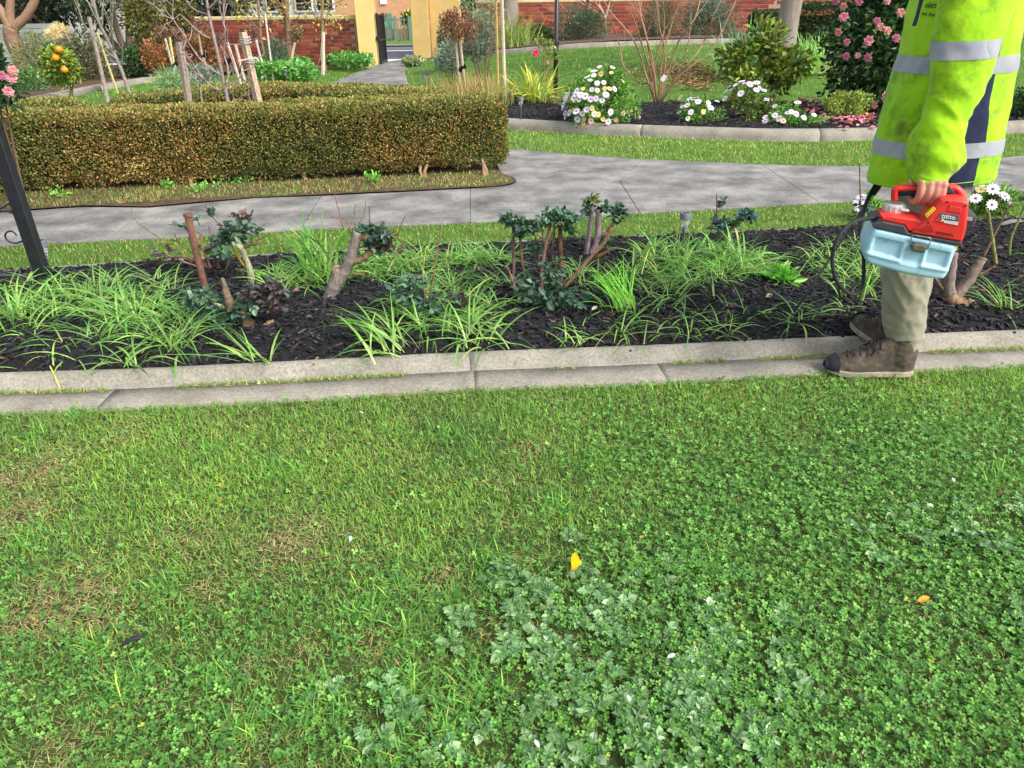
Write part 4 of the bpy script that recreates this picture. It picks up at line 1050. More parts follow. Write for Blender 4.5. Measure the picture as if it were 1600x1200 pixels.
# stakes and bare trees inside the hedge island
stake('thick square stake left of the bare plum inside the hedge', 296, 166, 280, 66, 6.75, 10)
stake('thick round stake with wire at its top right of bare plum', 405, 165, 379, 50, 6.75, 11, (186, 166, 144))
t = thing('tie_wire', 'wire ties wound round the top of the round stake', 'wire', A(383, 60, 6.75))
for v in (58, 62, 66, 94, 97):
    g = Geo(); c = A(381+(v-58)*.25+(1 if v < 90 else -1), v, 6.75); tube(g, [c+np.array([.045*math.cos(a), .045*math.sin(a), .004*math.sin(2*a)]) for a in np.linspace(0, 6.28, 13)], .004, 4, lin(190, 190, 190)); g.build('wire_turn', BARKV, t)
g = Geo(); tube(g, smooth_path([A(u, v, 6.7) for u, v in [(372, 96), (385, 93), (400, 91), (404, 96)]], 3), .006, 5, lin(215, 215, 210)); g.build('white_tie', BARKV, t)
g = Geo(); tube(g, smooth_path([A(u, v, 6.72) for u, v in [(378, 98), (376, 110), (378, 122), (388, 130)]], 3), .004, 5, lin(60, 60, 60)); g.build('cord', BARKV, t)
p = A(357, 166, 6.6); p[2] = 0; t = thing('bare_plum_tree', 'leafless lilac-grey sapling between the two thick stakes', 'tree', p)
BCOL = (152, 136, 132)
g = Geo()
def bpath(pts, r0, r1, Y=6.6, col=BCOL):
    P = smooth_path([A(u, v, Y+rng.normal(0, .03)) for u, v in pts], 3); tube(g, P, np.linspace(r0, r1, len(P)), 6, lin(*col), rough=.05)
P0 = [(362, 215), (357, 165), (348, 120), (338, 75), (330, 40), (324, 10), (320, -30)]
bpath(P0, .019, .010); g.build('trunk', BARKV, t, smooth=True); g = Geo()
for pts in [[(352, 140), (335, 138), (318, 122), (300, 98), (285, 80), (278, 66)], [(346, 118), (320, 100), (300, 75), (283, 48), (271, 30), (270, 10), (272, -20)], [(271, 30), (256, 24), (245, 12), (225, 0)], [(335, 62), (318, 55), (300, 40), (282, 22)], [(338, 72), (352, 50), (348, 30), (352, 0)], [(355, 130), (356, 105), (350, 85), (352, 60), (350, 30), (355, 5)], [(354, 130), (358, 115), (366, 100), (355, 70)], [(358, 150), (372, 125), (378, 112)], [(325, 22), (310, 18), (295, 8), (290, -5)], [(285, 80), (290, 65), (286, 45)], [(324, 15), (335, 5), (345, -10)], [(300, 98), (296, 92), (302, 85)], [(318, 122), (300, 110)], [(356, 165), (372, 155), (392, 160)], [(318, 180), (312, 130), (308, 110)]]:
    bpath(pts, .0082, .0035); P1 = A(*pts[-1], 6.6)
    for kk in range(2): branchy(g, A(*pts[rng.integers(len(pts)//2, len(pts))], 6.6), rng.normal(0, 1, 3)+[0, 0, .6], .16, .0045, 1, .6, (1, 2), BCOL)
    g.build('branch', BARKV, t, smooth=True); g = Geo()
# ---- olive sapling at left with stakes
OLV = [((128, 146, 104), 3), ((150, 166, 124), 2), ((100, 122, 82), 3)]
stake('tall pale stake leaning beside the olive sapling', 168, 154, 139, 26, 8.2, 5, (178, 164, 152))
stake('thin yellowish bamboo cane beside the olive sapling', 177, 125, 152, 52, 8.6, 3, (190, 180, 120), 'bamboo_cane')
p = A(207, 158, 8.0); p[2] = 0; t = thing('olive_sapling', 'slender grey-green olive sapling with many upright shoots', 'tree', p)
g = Geo(); P = smooth_path([A(u, v, 8.0) for u, v in [(212, 185), (205, 155), (190, 110), (172, 70), (155, 35), (146, 0)]], 3); tube(g, P, np.linspace(.022, .012, len(P)), 7, lin(150, 140, 128)); g.build('trunk', BARKV, t, smooth=True)
tips = []; g = Geo()
for (u, v, du) in [(165, 55, -30), (155, 35, -20), (170, 65, 20), (178, 80, 35), (160, 40, 10), (150, 15, -40), (185, 95, -35), (190, 100, 30), (172, 60, 50)]:
    b = A(u, v, 8.0); branchy(g, b, np.array([du/40, rng.normal(0, .4), 1.2]), .45, .008, 2, .4, (2, 3), (150, 146, 130), .25, tips=tips)
g.build('branch', BARKV, t, smooth=True); g = Geo()
for (q, d) in tips:
    n = 9; leaves(g, q-d*np.linspace(0, .22, n)[:, None]+rng.normal(0, .03, (n, 3)), d+rng.normal(0, .6, (n, 3)), .05, .011, pal(n, OLV, .15))
g.build('foliage', LEAF, t)
# ---- citrus with oranges
CIT = [((136, 152, 48), 3), ((104, 130, 42), 3), ((166, 172, 66), 2), ((66, 96, 38), 2.5)]
t, c, rad = shrub('citrus_tree', 'small round citrus bush carrying three oranges', 'tree', (91, 102), 12.6, (29, 30), 1500, .085, .045, CIT, 1, hexa=True, k=20, srad=.035)
ORG = mat_noise('orange_peel', [(.3, (214, 120, 20)), (.7, (232, 146, 28))], scale=8, rough=.45, bump=.2, bscale=150, bdist=.004)
m = bpy.data.meshes.new('orange'); bm = bmesh.new(); bmesh.ops.create_uvsphere(bm, u_segments=12, v_segments=8, radius=.055)
for v in bm.verts: v.co.z *= .92
for f in bm.faces: f.smooth = True
bm.to_mesh(m); bm.free(); m.materials.append(ORG)
for (u, v) in [(92, 77), (87, 90), (101, 109)]:
    inst('orange', m, t, A(u, v, 12.6-rad[1]*.95))
# ---- camellia at the left edge
CAM = [((44, 78, 40), 4), ((62, 98, 48), 3), ((34, 60, 34), 3), ((96, 128, 70), .8)]
def bloom_mesh(name, R, petals, layers, cols, cupped=.5):
    g = Geo()
    for l in range(layers):
        n = petals; a = np.arange(n)*6.283/n+l*.6; e = .15+cupped*l/max(layers-1, 1)*1.2
        D = np.column_stack([np.cos(a)*math.cos(e), np.sin(a)*math.cos(e), np.full(n, math.sin(e))])
        leaves(g, np.zeros((n, 3))+[0, 0, R*.08*l], D, R*(1-.22*l), R*.85*(1-.2*l), pal(n, cols, .06), hexa=True, upb=4, fold=.18)
    return g.mesh(name, PETAL)
PINKB = [bloom_mesh('camellia_bloom', .048, 7, 3, [((206, 132, 146), 3), ((220, 164, 170), 2)]), bloom_mesh('camellia_bloom', .042, 7, 3, [((190, 108, 134), 3), ((208, 142, 160), 2)]), bloom_mesh('camellia_bloom', .045, 6, 3, [((214, 160, 150), 3), ((200, 138, 120), 1)])]
def facing(d):
    return Vector(d).to_track_quat('Z', 'Y').to_euler()
t, c, rad = shrub('camellia_bush', 'camellia branch with pink blooms at the upper left edge', 'shrub', (-22, 118), 5.0, (46, 60), 900, .06, .03, CAM, 3, hexa=True, mat=GLOSSY, base=-30)
for (u, v, k) in [(20, 110, 2), (18, 122, 0), (13, 143, 0), (2, 118, 1)]:
    d = unit(np.array([.4+rng.normal(0, .3), -1, .2])); inst('bloom', PINKB[k], t, A(u, v, 4.86), facing(d), .75)
# ---- left background shrubs and trees
DARKT_ = [((38, 52, 34), 4), ((54, 70, 42), 3), ((28, 38, 28), 3), ((74, 86, 52), 1)]
TWG = [((112, 122, 72), 3), ((92, 104, 60), 3), ((140, 130, 92), 2)]
shrub('evergreen_tree', 'dark evergreen tree mass behind the forked trunk', 'tree', (60, -30), 26, (90, 85), 4200, .22, .09, DARKT_, 3, 'dark trees at the back left', k=30, lr=.34, ry=1.6, srad=.12)
shrub('evergreen_tree', 'dark evergreen tree behind the olive sapling', 'tree', (170, -35), 25, (80, 95), 4200, .22, .09, DARKT_+[((84, 96, 60), 2)], 3, 'dark trees at the back left', k=30, lr=.34, ry=1.6, srad=.12)
shrub('evergreen_tree', 'dark evergreen tree left of the brick wall', 'tree', (330, -40), 27, (80, 80), 3600, .22, .09, DARKT_+[((96, 92, 50), 2)], 3, 'dark trees at the back left', k=30, lr=.34, ry=1.6, srad=.12)
shrub('evergreen_tree', 'dark tree at the far left beyond the fence', 'tree', (-70, -20), 25, (80, 90), 3000, .22, .09, DARKT_, 3, 'dark trees at the back left', k=26, lr=.34, ry=1.6, srad=.12)
g = Geo(); p = A(19, 62, 17.5); b = np.array([p[0]+.1, 17.5, 0])
P = smooth_path([b, p, A(18, 42, 17.5)], 3); t = thing('forked_tree', 'pale brown forked tree trunk at the upper left', 'tree', b)
tube(g, P, np.linspace(.17, .15, len(P)), 10, lin(138, 112, 92), rough=.04); g.build('trunk', BARKV, t, smooth=True)
for pts, r in [([(18, 45), (5, 22), (-12, 0), (-30, -40)], .12), ([(18, 45), (15, 20), (17, -5), (22, -60)], .10), ([(20, 45), (38, 28), (50, 10), (58, -10), (75, -60)], .10)]:
    g = Geo(); P = smooth_path([A(u, v, 17.5) for u, v in pts], 3); tube(g, P, np.linspace(r, r*.7, len(P)), 8, lin(150, 122, 100), rough=.04); g.build('limb', BARKV, t, smooth=True)
shrub('twiggy_shrub', 'loose twiggy green shrub behind the citrus', 'shrub', (62, 90), 15.0, (45, 42), 2600, .09, .02, TWG, 5, k=24, ry=.7, srad=.015)
shrub('low_shrub', 'low bushy green shrub left of the citrus', 'shrub', (48, 128), 14.2, (34, 22), 1600, .06, .03, [((86, 124, 66), 3), ((70, 104, 56), 3), ((112, 144, 84), 1)], 3, k=18, ry=.5)
shrub('wide_shrub', 'brownish green shrub between citrus and olive stakes', 'shrub', (128, 95), 16.5, (42, 48), 2800, .09, .035, [((92, 98, 62), 3), ((110, 104, 66), 2), ((74, 66, 52), 2)], 5, k=22, ry=.8)
shrub('pampas_plume', 'cream feathery plume rising above the shrubs at left', 'grass', (88, 50), 15.6, (15, 10), 900, .10, .012, [((222, 200, 160), 3), ((200, 176, 130), 2)], 2, k=8, ry=.22, srad=.008, barkc=(170, 160, 110))
shrub('tall_shrub', 'tall mottled olive-brown shrub behind the red one', 'shrub', (245, 25), 18.5, (60, 78), 6000, .11, .055, [((104, 108, 44), 3), ((88, 84, 40), 3), ((138, 122, 58), 2), ((70, 84, 36), 2)], 4, k=34, lr=.32, ry=1.0, srad=.05)
shrub('red_shrub', 'rusty red-leaved shrub left of the brick wall', 'shrub', (252, 95), 17.0, (36, 26), 2000, .08, .045, [((150, 80, 44), 3), ((126, 88, 42), 3), ((172, 104, 60), 1.5), ((90, 84, 40), 2)], 3, 'rusty shrubs by the left wall', k=16, ry=.6)
shrub('red_shrub', 'rusty orange shrub behind the bare plum', 'shrub', (318, 80), 17.6, (30, 32), 1700, .08, .045, [((140, 86, 44), 3), ((116, 88, 42), 3), ((160, 104, 60), 1)], 3, 'rusty shrubs by the left wall', k=16, ry=.5)
shrub('dark_shrub', 'dark green shrub at the lawn edge left of the red one', 'shrub', (206, 98), 16.8, (26, 26), 1500, .08, .04, [((60, 92, 44), 3), ((44, 70, 38), 3), ((90, 118, 60), 1)], 3, k=14, ry=.5)
shrub('silver_shrub', 'low silvery green bush behind the left hedge', 'shrub', (292, 120), 9.8, (52, 22), 2600, .035, .018, [((112, 136, 116), 3), ((92, 118, 98), 3), ((148, 164, 146), 1.5)], 4, k=26, lr=.34, ry=.4)
shrub('grassy_tuft', 'pale grassy tuft in front of the silvery bush', 'grass', (262, 130), 9.2, (18, 16), 300, .16, .008, [((140, 164, 100), 3), ((110, 144, 80), 2)], 2, k=6, ry=.15)
# ---- standard stems with ties in front of the wall (left)
def standard(label, trunk, Y, head, n, L, Wd, cols, r=.02, twig=True, bark=(164, 146, 128), props=(), name='standard_rose', extra=True):
    b = A(*trunk[0], Y); b[2] = float(T(b[0], Y)); t = thing(name, label, 'rose', b, 'staked standard roses')
    g = Geo(); P = smooth_path([np.array([b[0], Y, b[2]-.03])]+[A(u, v, Y) for u, v in trunk], 3); tube(g, P, np.linspace(r, r*.8, len(P)), 7, lin(*bark), rough=.05); g.build('trunk', BARKV, t, smooth=True)
    c = A(head[0], head[1], Y); s = mpp(c); tips = []
    g = Geo()
    for k in range(7): branchy(g, A(*trunk[-1], Y), rng.normal(0, .8, 3)+[0, 0, .7], head[3]*s*.8, r*.35, 2, .6, (2, 3), (120, 92, 80), .1, tips=tips)
    g.build('branch', BARKV, t, smooth=True)
    g = Geo(); foliage(g, c, (head[2]*s, head[2]*s*.8, head[3]*s), n, L, Wd, cols, k=10); g.build('foliage', LEAF, t)
    for (u0, v0, u1, v1, w, col) in props:
        a, bb = A(u1, v1, Y-.06), A(u0, v0, Y-.06); d = unit(bb-a); bb = bb+d*max(0, (bb[2]-b[2]+.05)/max(-d[2], .2))
        g = Geo(); tube(g, [bb, a], w*mpp(a)/2, 6, lin(*col)); g.build('stake', BARKV, t)
    if extra:
        q = A((trunk[0][0]+trunk[-1][0])/2, (trunk[0][1]+trunk[-1][1])/2, Y-.05); g = Geo()
        tube(g, [q+[-.04, 0, -.03], q+[.05, 0, .03]], [.035, .03], 8, lin(24, 24, 30)); g.build('tie', BARKV, t)
    return t
RB_ = [((120, 76, 66), 3), ((100, 84, 60), 2), ((150, 90, 74), 1)]
standard('standard rose with pair of pale stakes and blue tie at left', [(283, 140), (272, 100), (262, 62)], 11.5, (262, 52, 24, 12), 160, .05, .026, RB_, .018, props=[(280, 140, 258, 60, 3.5, (196, 184, 160)), (278, 136, 265, 58, 3.5, (200, 190, 130))])
standard('standard rose behind the bare plum with grey stake', [(328, 120), (316, 85), (310, 52)], 13.0, (310, 40, 20, 16), 150, .05, .026, RB_, .022, props=[(325, 118, 314, 78, 4, (170, 150, 140))])
standard('standard rose with clipped bare head before the brick wall', [(455, 100), (458, 80), (461, 66)], 17.5, (462, 52, 12, 12), 240, .06, .03, [((130, 124, 74), 3), ((96, 84, 60), 2)], .035, bark=(200, 186, 164), extra=False)
standard('slim standard rose at far end of the green groundcover', [(414, 112), (407, 90), (400, 62)], 16.0, (397, 50, 10, 10), 120, .06, .03, RB_, .03, bark=(196, 180, 166), extra=False, props=[(424, 100, 414, 20, 3, (204, 196, 184))])
standard('leaning standard rose with two crossed stakes left of round stake', [(366, 120), (356, 90), (345, 72)], 12.0, (342, 62, 12, 10), 90, .05, .024, RB_, .018, props=[(372, 118, 355, 66, 5, (196, 176, 164)), (380, 118, 368, 70, 5, (190, 170, 160))])
for (u0, v0, u1, v1, w, lb) in [(478+-46, 98, 428, 78, 3, 'short white stake among the groundcover before the wall'), (505, 92, 505, 50, 5, 'slender grey sapling stem before the left brick wall')]:
    stake(lb, u0, v0, u1, v1, 17.8, w, (206, 196, 180))
# yellow-leaved saplings before the wall
YEL = [((196, 170, 60), 3), ((170, 160, 80), 2), ((140, 140, 70), 2)]
def sapling(label, trunk, Y, r, head, n, cols, col=(128, 104, 84), depth=2, L=.09):
    b = A(*trunk[0], Y); b[2] = float(T(b[0], Y)); t = thing('sapling', label, 'tree', b, 'thin deciduous trees')
    g = Geo(); P = smooth_path([np.array([b[0], Y, b[2]-.03])]+[A(u, v, Y) for u, v in trunk], 3); tube(g, P, np.linspace(r, r*.75, len(P)), 7, lin(*col), rough=.04); g.build('trunk', BARKV, t, smooth=True)
    tips = []; g = Geo(); m = len(P)
    for k in range(9): branchy(g, P[rng.integers(m//2, m)], rng.normal(0, .7, 3)+[0, 0, .8], .9, r*.3, depth, .5, (2, 3), col, .15, tips=tips)
    g.build('branch', BARKV, t, smooth=True); c = A(head[0], head[1], Y); s = mpp(c)
    if n:
        g = Geo(); foliage(g, c, (head[2]*s, head[2]*s, head[3]*s), n, L, L*.6, cols, k=16, lr=.5); g.build('foliage', LEAF, t)
sapling('brown trunk with yellow autumn leaves before left wall', [(451, 78), (450, 50), (447, 20), (447, -30)], 18.6, .085, (430, 0, 40, 40), 140, YEL, (132, 106, 84))
sapling('thin sapling with few yellow leaves near the gate pillar', [(506, 92), (505, 60), (503, 30), (505, -10)], 18.4, .04, (505, 20, 45, 40), 160, YEL, (140, 124, 96))
sapling('leafless multi-twig sapling left of the brown trunk', [(415, 95), (408, 60), (405, 20), (400, -30)], 18.2, .03, (395, 20, 35, 40), 90, YEL, (150, 130, 110))
# groundcover and beds near the wall
def cover(label, px, Y, n, L, cols, h=.22):
    poly = np.array([G2(*p) for p in px]); q = scatter(poly, n/6.0)
    g = Geo(); m = len(q); hh = h*(.4+.9*fbm(q[:, 0], q[:, 1], 1.6))*rng.random(m)**.5
    P = np.column_stack([q, T(q[:, 0], q[:, 1])+hh])
    leaves(g, P, rng.normal(0, 1, (m, 3))+[0, -.3, .6], rng.uniform(.7, 1.3, m)*L, rng.uniform(.6, 1.0, m)*L, pal(m, cols, .18)*(.7+.6*fbm(q[:, 0], q[:, 1], 2.2))[:, None], hexa=True, upb=1.5)
    g.build('groundcover', LEAF, kind='stuff', label=label, category='groundcover')
NAS = [((96, 158, 62), 3), ((74, 132, 52), 3), ((130, 186, 84), 1.5)]
cover('bright green groundcover behind the rear hedge', [(400, 128), (396, 112), (420, 105), (460, 106), (490, 118), (494, 128)], 16, 3000, .10, NAS, .35)
cover('green groundcover at the foot of the left gate pillar', [(512, 107), (518, 103), (555, 102), (585, 107), (582, 111), (550, 110)], 19, 2600, .10, NAS, .35)
cover('green groundcover with fallen leaves below the brown trunk', [(470, 102), (480, 99), (512, 99), (515, 104)], 19, 2000, .1, NAS+[((170, 120, 80), 3)], .15)
shrub('rosemary_bush', 'grey-green spiky bush at the wall below brown trunk', 'shrub', (432, 80), 17.8, (22, 26), 1200, .10, .016, [((96, 110, 92), 3), ((78, 94, 78), 3)], 3, k=10, ry=.4)
solar('small dark solar light behind the rear hedge', (448, 128), 108, 0.0, 1.6)
solar('small solar light standing by the dry grasses', (667, 140), 112, 0.0, 1.4)

# ================================================================== DAISY BED AND BACK LAWN
def daisy_mesh(name, R, col, cc=(120, 90, 120)):
    g = Geo(); n = 12; a = np.arange(n)*6.283/n
    D = np.column_stack([np.cos(a), np.sin(a), np.full(n, .18)])
    leaves(g, D*R*.12, D, R*.9, R*.42, pal(n, [(col, 1)], .05), hexa=True, upb=6, fold=.08)
    lathe(g, [(R*.22, R*.03), (R*.2, R*.13), (R*.08, R*.18)], (0, 0, 0), 8, col=lin(*cc))
    return g.mesh(name, PETAL)
DAI = [daisy_mesh('daisy', .034, (238, 232, 242)), daisy_mesh('daisy', .031, (244, 242, 236), (150, 130, 70)), daisy_mesh('daisy', .03, (226, 206, 232)), daisy_mesh('daisy', .026, (238, 218, 150), (170, 140, 60)), daisy_mesh('daisy', .028, (232, 200, 190), (150, 90, 70))]
DGR = [((96, 148, 44), 3), ((74, 124, 40), 3), ((140, 176, 60), 2), ((52, 92, 36), 2)]
def daisy_bush(label, uv, Y, ruv, n, flowers, cols=DGR, ry=None):
    t, c, rad = shrub('daisy_bush', label, 'shrub', uv, Y, ruv, n, .045, .017, cols, 5, 'white daisy bushes', k=34, lr=.30, ry=ry, srad=.01)
    for (u, v, k) in flowers:
        # find depth of the bush surface in that direction
        d0 = A(u, v, Y); e = (d0-c)/rad; h = 1-e[0]**2-e[2]**2
        y = Y-rad[1]*math.sqrt(max(h, .02))*.98
        nrm = unit(np.array([e[0]*.9, -math.sqrt(max(h, .05)), e[2]*.8+.45])+rng.normal(0, .25, 3))
        inst('flower', DAI[k], t, A(u, v, y)+nrm*.01, facing(nrm), rng.uniform(.95, 1.35))
fl = [(888, 149, 2), (902, 143, 0), (884, 155, 2), (900, 148, 0), (911, 140, 3), (918, 122, 0), (922, 127, 2), (928, 119, 1), (937, 106, 0), (956, 107, 0), (928, 113, 0), (940, 116, 3), (955, 115, 3), (933, 131, 1), (943, 130, 1), (925, 141, 2), (933, 142, 2), (945, 139, 3), (952, 140, 3), (959, 140, 0), (946, 149, 0), (915, 151, 0), (907, 149, 1), (905, 155, 0), (897, 154, 1), (923, 155, 2), (931, 154, 2), (941, 158, 0), (898, 159, 3), (882, 164, 0), (881, 170, 2), (884, 177, 2), (897, 172, 3), (891, 177, 0), (901, 175, 0), (910, 177, 0), (917, 172, 2), (925, 169, 3), (928, 178, 1), (934, 179, 3), (953, 175, 0), (903, 186, 0), (913, 185, 4), (923, 189, 4), (942, 186, 3), (950, 190, 0), (962, 187, 4), (894, 196, 0), (902, 198, 2), (908, 200, 3), (918, 201, 2), (930, 203, 3), (937, 206, 3), (951, 199, 3), (973, 177, 4), (980, 178, 2), (991, 180, 1), (998, 184, 4), (985, 174, 3), (885, 183, 1), (912, 192, 3), (972, 128, 3)]
daisy_bush('large round daisy bush thick with white blooms on its left', (938, 161), 8.62, (62, 53), 8000, fl, ry=.42)
daisy_bush('small daisy bush with white cluster right of bare shrub', (1096, 182), 8.55, (36, 30), 2400, [(1078, 156, 0), (1084, 158, 0), (1091, 160, 0), (1064, 153, 4), (1067, 168, 2), (1074, 166, 2), (1062, 177, 2), (1080, 176, 0), (1106, 162, 0), (1098, 175, 3), (1075, 186, 1), (1110, 170, 0), (1062, 191, 4), (1088, 154, 1), (1120, 160, 1)], ry=.28)
daisy_bush('leggy daisy bush with brown centre and white top blooms', (1172, 168), 8.7, (44, 38), 3000, [(1135, 144, 2), (1140, 137, 2), (1145, 140, 0), (1159, 129, 0), (1163, 132, 2), (1171, 133, 0), (1182, 131, 0), (1186, 138, 2), (1193, 143, 0), (1158, 147, 0), (1181, 142, 0), (1197, 157, 0), (1134, 155, 0), (1150, 134, 1)], DGR+[((120, 92, 62), 4)], ry=.3)
daisy_bush('spreading daisy bush at kerb left of the fallen petals', (1240, 192), 8.35, (52, 27), 3200, [(1199, 157, 0), (1196, 184, 0), (1196, 190, 0), (1211, 181, 0), (1218, 186, 1), (1211, 167, 2), (1236, 176, 0), (1243, 179, 2), (1255, 185, 0), (1246, 162, 0), (1271, 181, 0), (1284, 190, 1), (1242, 205, 0), (1201, 203, 1), (1271, 192, 3), (1257, 199, 4), (1223, 190, 4), (1230, 178, 2)], ry=.3)
daisy_bush('daisy plant behind the sprayer battery right of worker', (1542, 325), 4.75, (40, 36), 1300, [(1524, 312, 0), (1527, 294, 0), (1520, 290, 0), (1550, 297, 0), (1548, 321, 0), (1560, 307, 0), (1567, 309, 0), (1574, 313, 2), (1533, 298, 3), (1528, 288, 1), (1515, 302, 0)], ry=.18)
daisy_bush('few daisies behind the hose left of worker', (1352, 330), 4.6, (16, 30), 320, [(1346, 310, 2), (1342, 325, 0), (1344, 318, 0)], ry=.1)
# bare vase shrub
p = G(1026, 158, .09); Yb = p[1]; t = thing('bare_shrub', 'leafless vase-shaped shrub with many pale canes', 'shrub', p)
for pts in [[(1027, 160), (1022, 120), (1015, 85), (1006, 40), (985, -10)], [(1024, 160), (1010, 120), (1000, 85), (985, 55), (955, 20), (940, -5)], [(1022, 158), (1018, 130), (1000, 130), (975, 105), (968, 70), (955, 30)], [(1030, 160), (1032, 110), (1040, 70), (1052, 30), (1065, -10)], [(1032, 160), (1055, 125), (1085, 100), (1115, 75), (1150, 0)], [(1034, 160), (1050, 130), (1080, 95), (1100, 65), (1112, 30), (1130, -5)], [(1028, 160), (1036, 125), (1040, 85), (1030, 40), (1025, -10)], [(1026, 160), (1020, 125), (1028, 80), (1038, 45), (1035, -5)], [(1024, 160), (1015, 110), (1005, 75), (990, 30), (975, -5)], [(1030, 155), (1045, 110), (1060, 65), (1085, 30), (1095, -5)], [(1026, 155), (1020, 95), (1010, 60), (1000, 20), (1000, -10)], [(1033, 158), (1060, 120), (1075, 70), (1080, 20)]]:
    g = Geo(); P = smooth_path([A(u, v, Yb+rng.normal(0, .12)*min(i/2, 1)) for i, (u, v) in enumerate(pts)], 3)
    tube(g, P, np.linspace(.015, .0055, len(P)), 6, lin(160, 130, 104)*rng.uniform(.85, 1.15))
    for k in range(3):
        i = rng.integers(len(P)//3, len(P)); branchy(g, P[i], unit(P[min(i+1, len(P)-1)]-P[i-1])+rng.normal(0, .45, 3), .30, .0042, 3, .5, (1, 2), (168, 140, 116), .1)
    g.build('cane', BARKV, t, smooth=True)
g = Geo(); q = A(1037, 122, Yb-.15); box(g, q, (.065, .003, .085), rot_xyz(.2, .5, .3)); tg = g.build('plant_tag', mat_plain('tag_white', (206, 206, 220), .6, var=.05), t)
# strappy clumps
def strap(label, base, n, L, Wd, cols, e0=(35, 85), curve=(.5, 1.6), spread=.08, z=.09, name='strappy_clump', grp='strappy clumps behind the path', Y=None):
    p = G(*base, z) if Y is None else np.array([A(*base, Y)[0], Y, float(T(A(*base, Y)[0], Y))+z])
    t = thing(name, label, 'plant', p, grp); g = Geo(); lily(g, p, n, L, Wd, e0, curve, spread, cols); g.build('foliage', STRAP, t)
YG = [((178, 178, 66), 3), ((140, 150, 54), 3), ((110, 126, 50), 2), ((206, 196, 100), 1)]
strap('yellow-green strappy clump left of the black pole', (836, 160), 150, (.4, .68), (.022, .036), YG, (30, 82), (.5, 1.5), .10)
strap('brown withered strappy remains at the clump foot', (862, 160), 60, (.18, .34), (.01, .018), [((150, 120, 84), 3), ((120, 104, 80), 2)], (10, 60), (.3, 1.2), .09)
strap('blue-green spiky clump beside the clipped dark hedge', (1165, 92), 130, (.7, 1.1), (.026, .045), [((126, 168, 140), 3), ((100, 146, 118), 3), ((160, 190, 160), 1)], (40, 85), (.2, .9), .16, 0.0, Y=12.9)
strap('light green grassy clump right of the leaning trunk', (1270, 84), 130, (.5, .9), (.018, .03), [((140, 182, 96), 3), ((110, 160, 80), 3)], (40, 88), (.2, 1.0), .14, 0.0, Y=13.2)
strap('fine yellow-green flax clump before the wall trunk', (805, 76), 220, (.6, 1.0), (.016, .028), [((130, 144, 74), 3), ((104, 122, 64), 3), ((160, 164, 96), 1)], (40, 88), (.3, 1.2), .2, 0.0)
for i, (u, lb) in enumerate([(705, 'dry straw-coloured grasses left of the staked rose'), (738, 'dry reddish grasses at foot of the staked rose'), (765, 'dry grasses between staked rose and tall stakes')]):
    strap(lb, (u, 170), 170, (.32, .55), (.008, .014), [((190, 160, 110), 3), ((160, 124, 84), 3), ((130, 150, 80), 2)], (62, 90), (0, .5), .17, .05, 'dry_grass', 'dry grasses behind the hedge tip', Y=10.4)
# pink rose
p = G(857, 150, .09); Yr = p[1]; t = thing('flowering_rose', 'thin rose with one hot pink bloom left of black pole', 'rose', p)
for pts in [[(856, 152), (850, 110), (850, 75), (846, 62)], [(852, 120), (856, 95), (858, 70)], [(853, 130), (862, 90), (868, 80)]]:
    g = Geo(); P = smooth_path([A(u, v, Yr) for u, v in pts], 3); tube(g, P, np.linspace(.009, .005, len(P)), 5, lin(140, 110, 84)); g.build('cane', BARKV, t)
g = Geo()
for (u, v, r, n) in [(847, 66, 10, 34), (858, 68, 6, 16), (866, 80, 6, 14), (868, 91, 4, 7), (853, 84, 7, 12), (856, 105, 4, 12)]: rcluster(g, Yr, u, v, r, r*.8, n, .04, [((150, 166, 70), 3), ((110, 136, 56), 3)])
g.build('foliage', LEAF, t)
HOT = bloom_mesh('hot_pink_bloom', .055, 7, 3, [((232, 60, 120), 3), ((240, 100, 150), 2)])
inst('bloom', HOT, t, A(837, 83, Yr-.05), facing((-.2, -1, .3))); inst('bloom', PINKB[2], t, A(856, 98, Yr-.05), facing((.2, -1, .3)), .6)
# black pole
p = A(868, 132, 11.2); p[2] = float(T(p[0], 11.2)); t = thing('black_pole', 'slim black metal pole at edge of the back lawn', 'pole', p)
g = Geo(); lathe(g, [(.034, 0), (.034, .75), (.03, .76), (.03, 2.6)], p, 12); g.build('shaft', BLK, t, smooth=True)
g = Geo(); lathe(g, [(.042, .73), (.042, .79)], p, 12); g.build('collar', BLK, t)
solar('grey solar light beside the yellow-green strappy clump', (814, 190), 151, .09, 1.0)
# camellia with blooms
t, c, rad = shrub('camellia_bush', 'big dark glossy camellia with pink blooms behind the worker', 'shrub', (1405, 55), 9.3, (112, 150), 9000, .085, .042, CAM+[((120, 150, 90), .5)], 3, hexa=True, mat=GLOSSY, k=70, lr=.26, ry=.75, srad=.04)
for (u, v, k) in [(1357, 64, 0), (1323, 66, 1), (1407, 20, 2), (1370, 33, 1), (1322, 88, 1), (1356, 90, 1), (1340, 87, 2), (1318, 27, 0), (1342, 3, 1), (1375, 42, 2), (1382, 150, 0), (1386, 48, 2), (1310, 50, 2), (1386, 2, 2), (1318, 10, 2), (1400, 60, 1), (1366, 165, 2), (1306, 2, 1)]:
    d0 = A(u, v, 9.3); e = (d0-c)/rad; h = max(1-e[0]**2-e[2]**2, .03); y = 9.3-rad[1]*math.sqrt(h)*1.02
    inst('bloom', PINKB[k], t, A(u, v, y), facing(unit(np.array([e[0], -1, .25])+rng.normal(0, .3, 3))), rng.uniform(.9, 1.3))
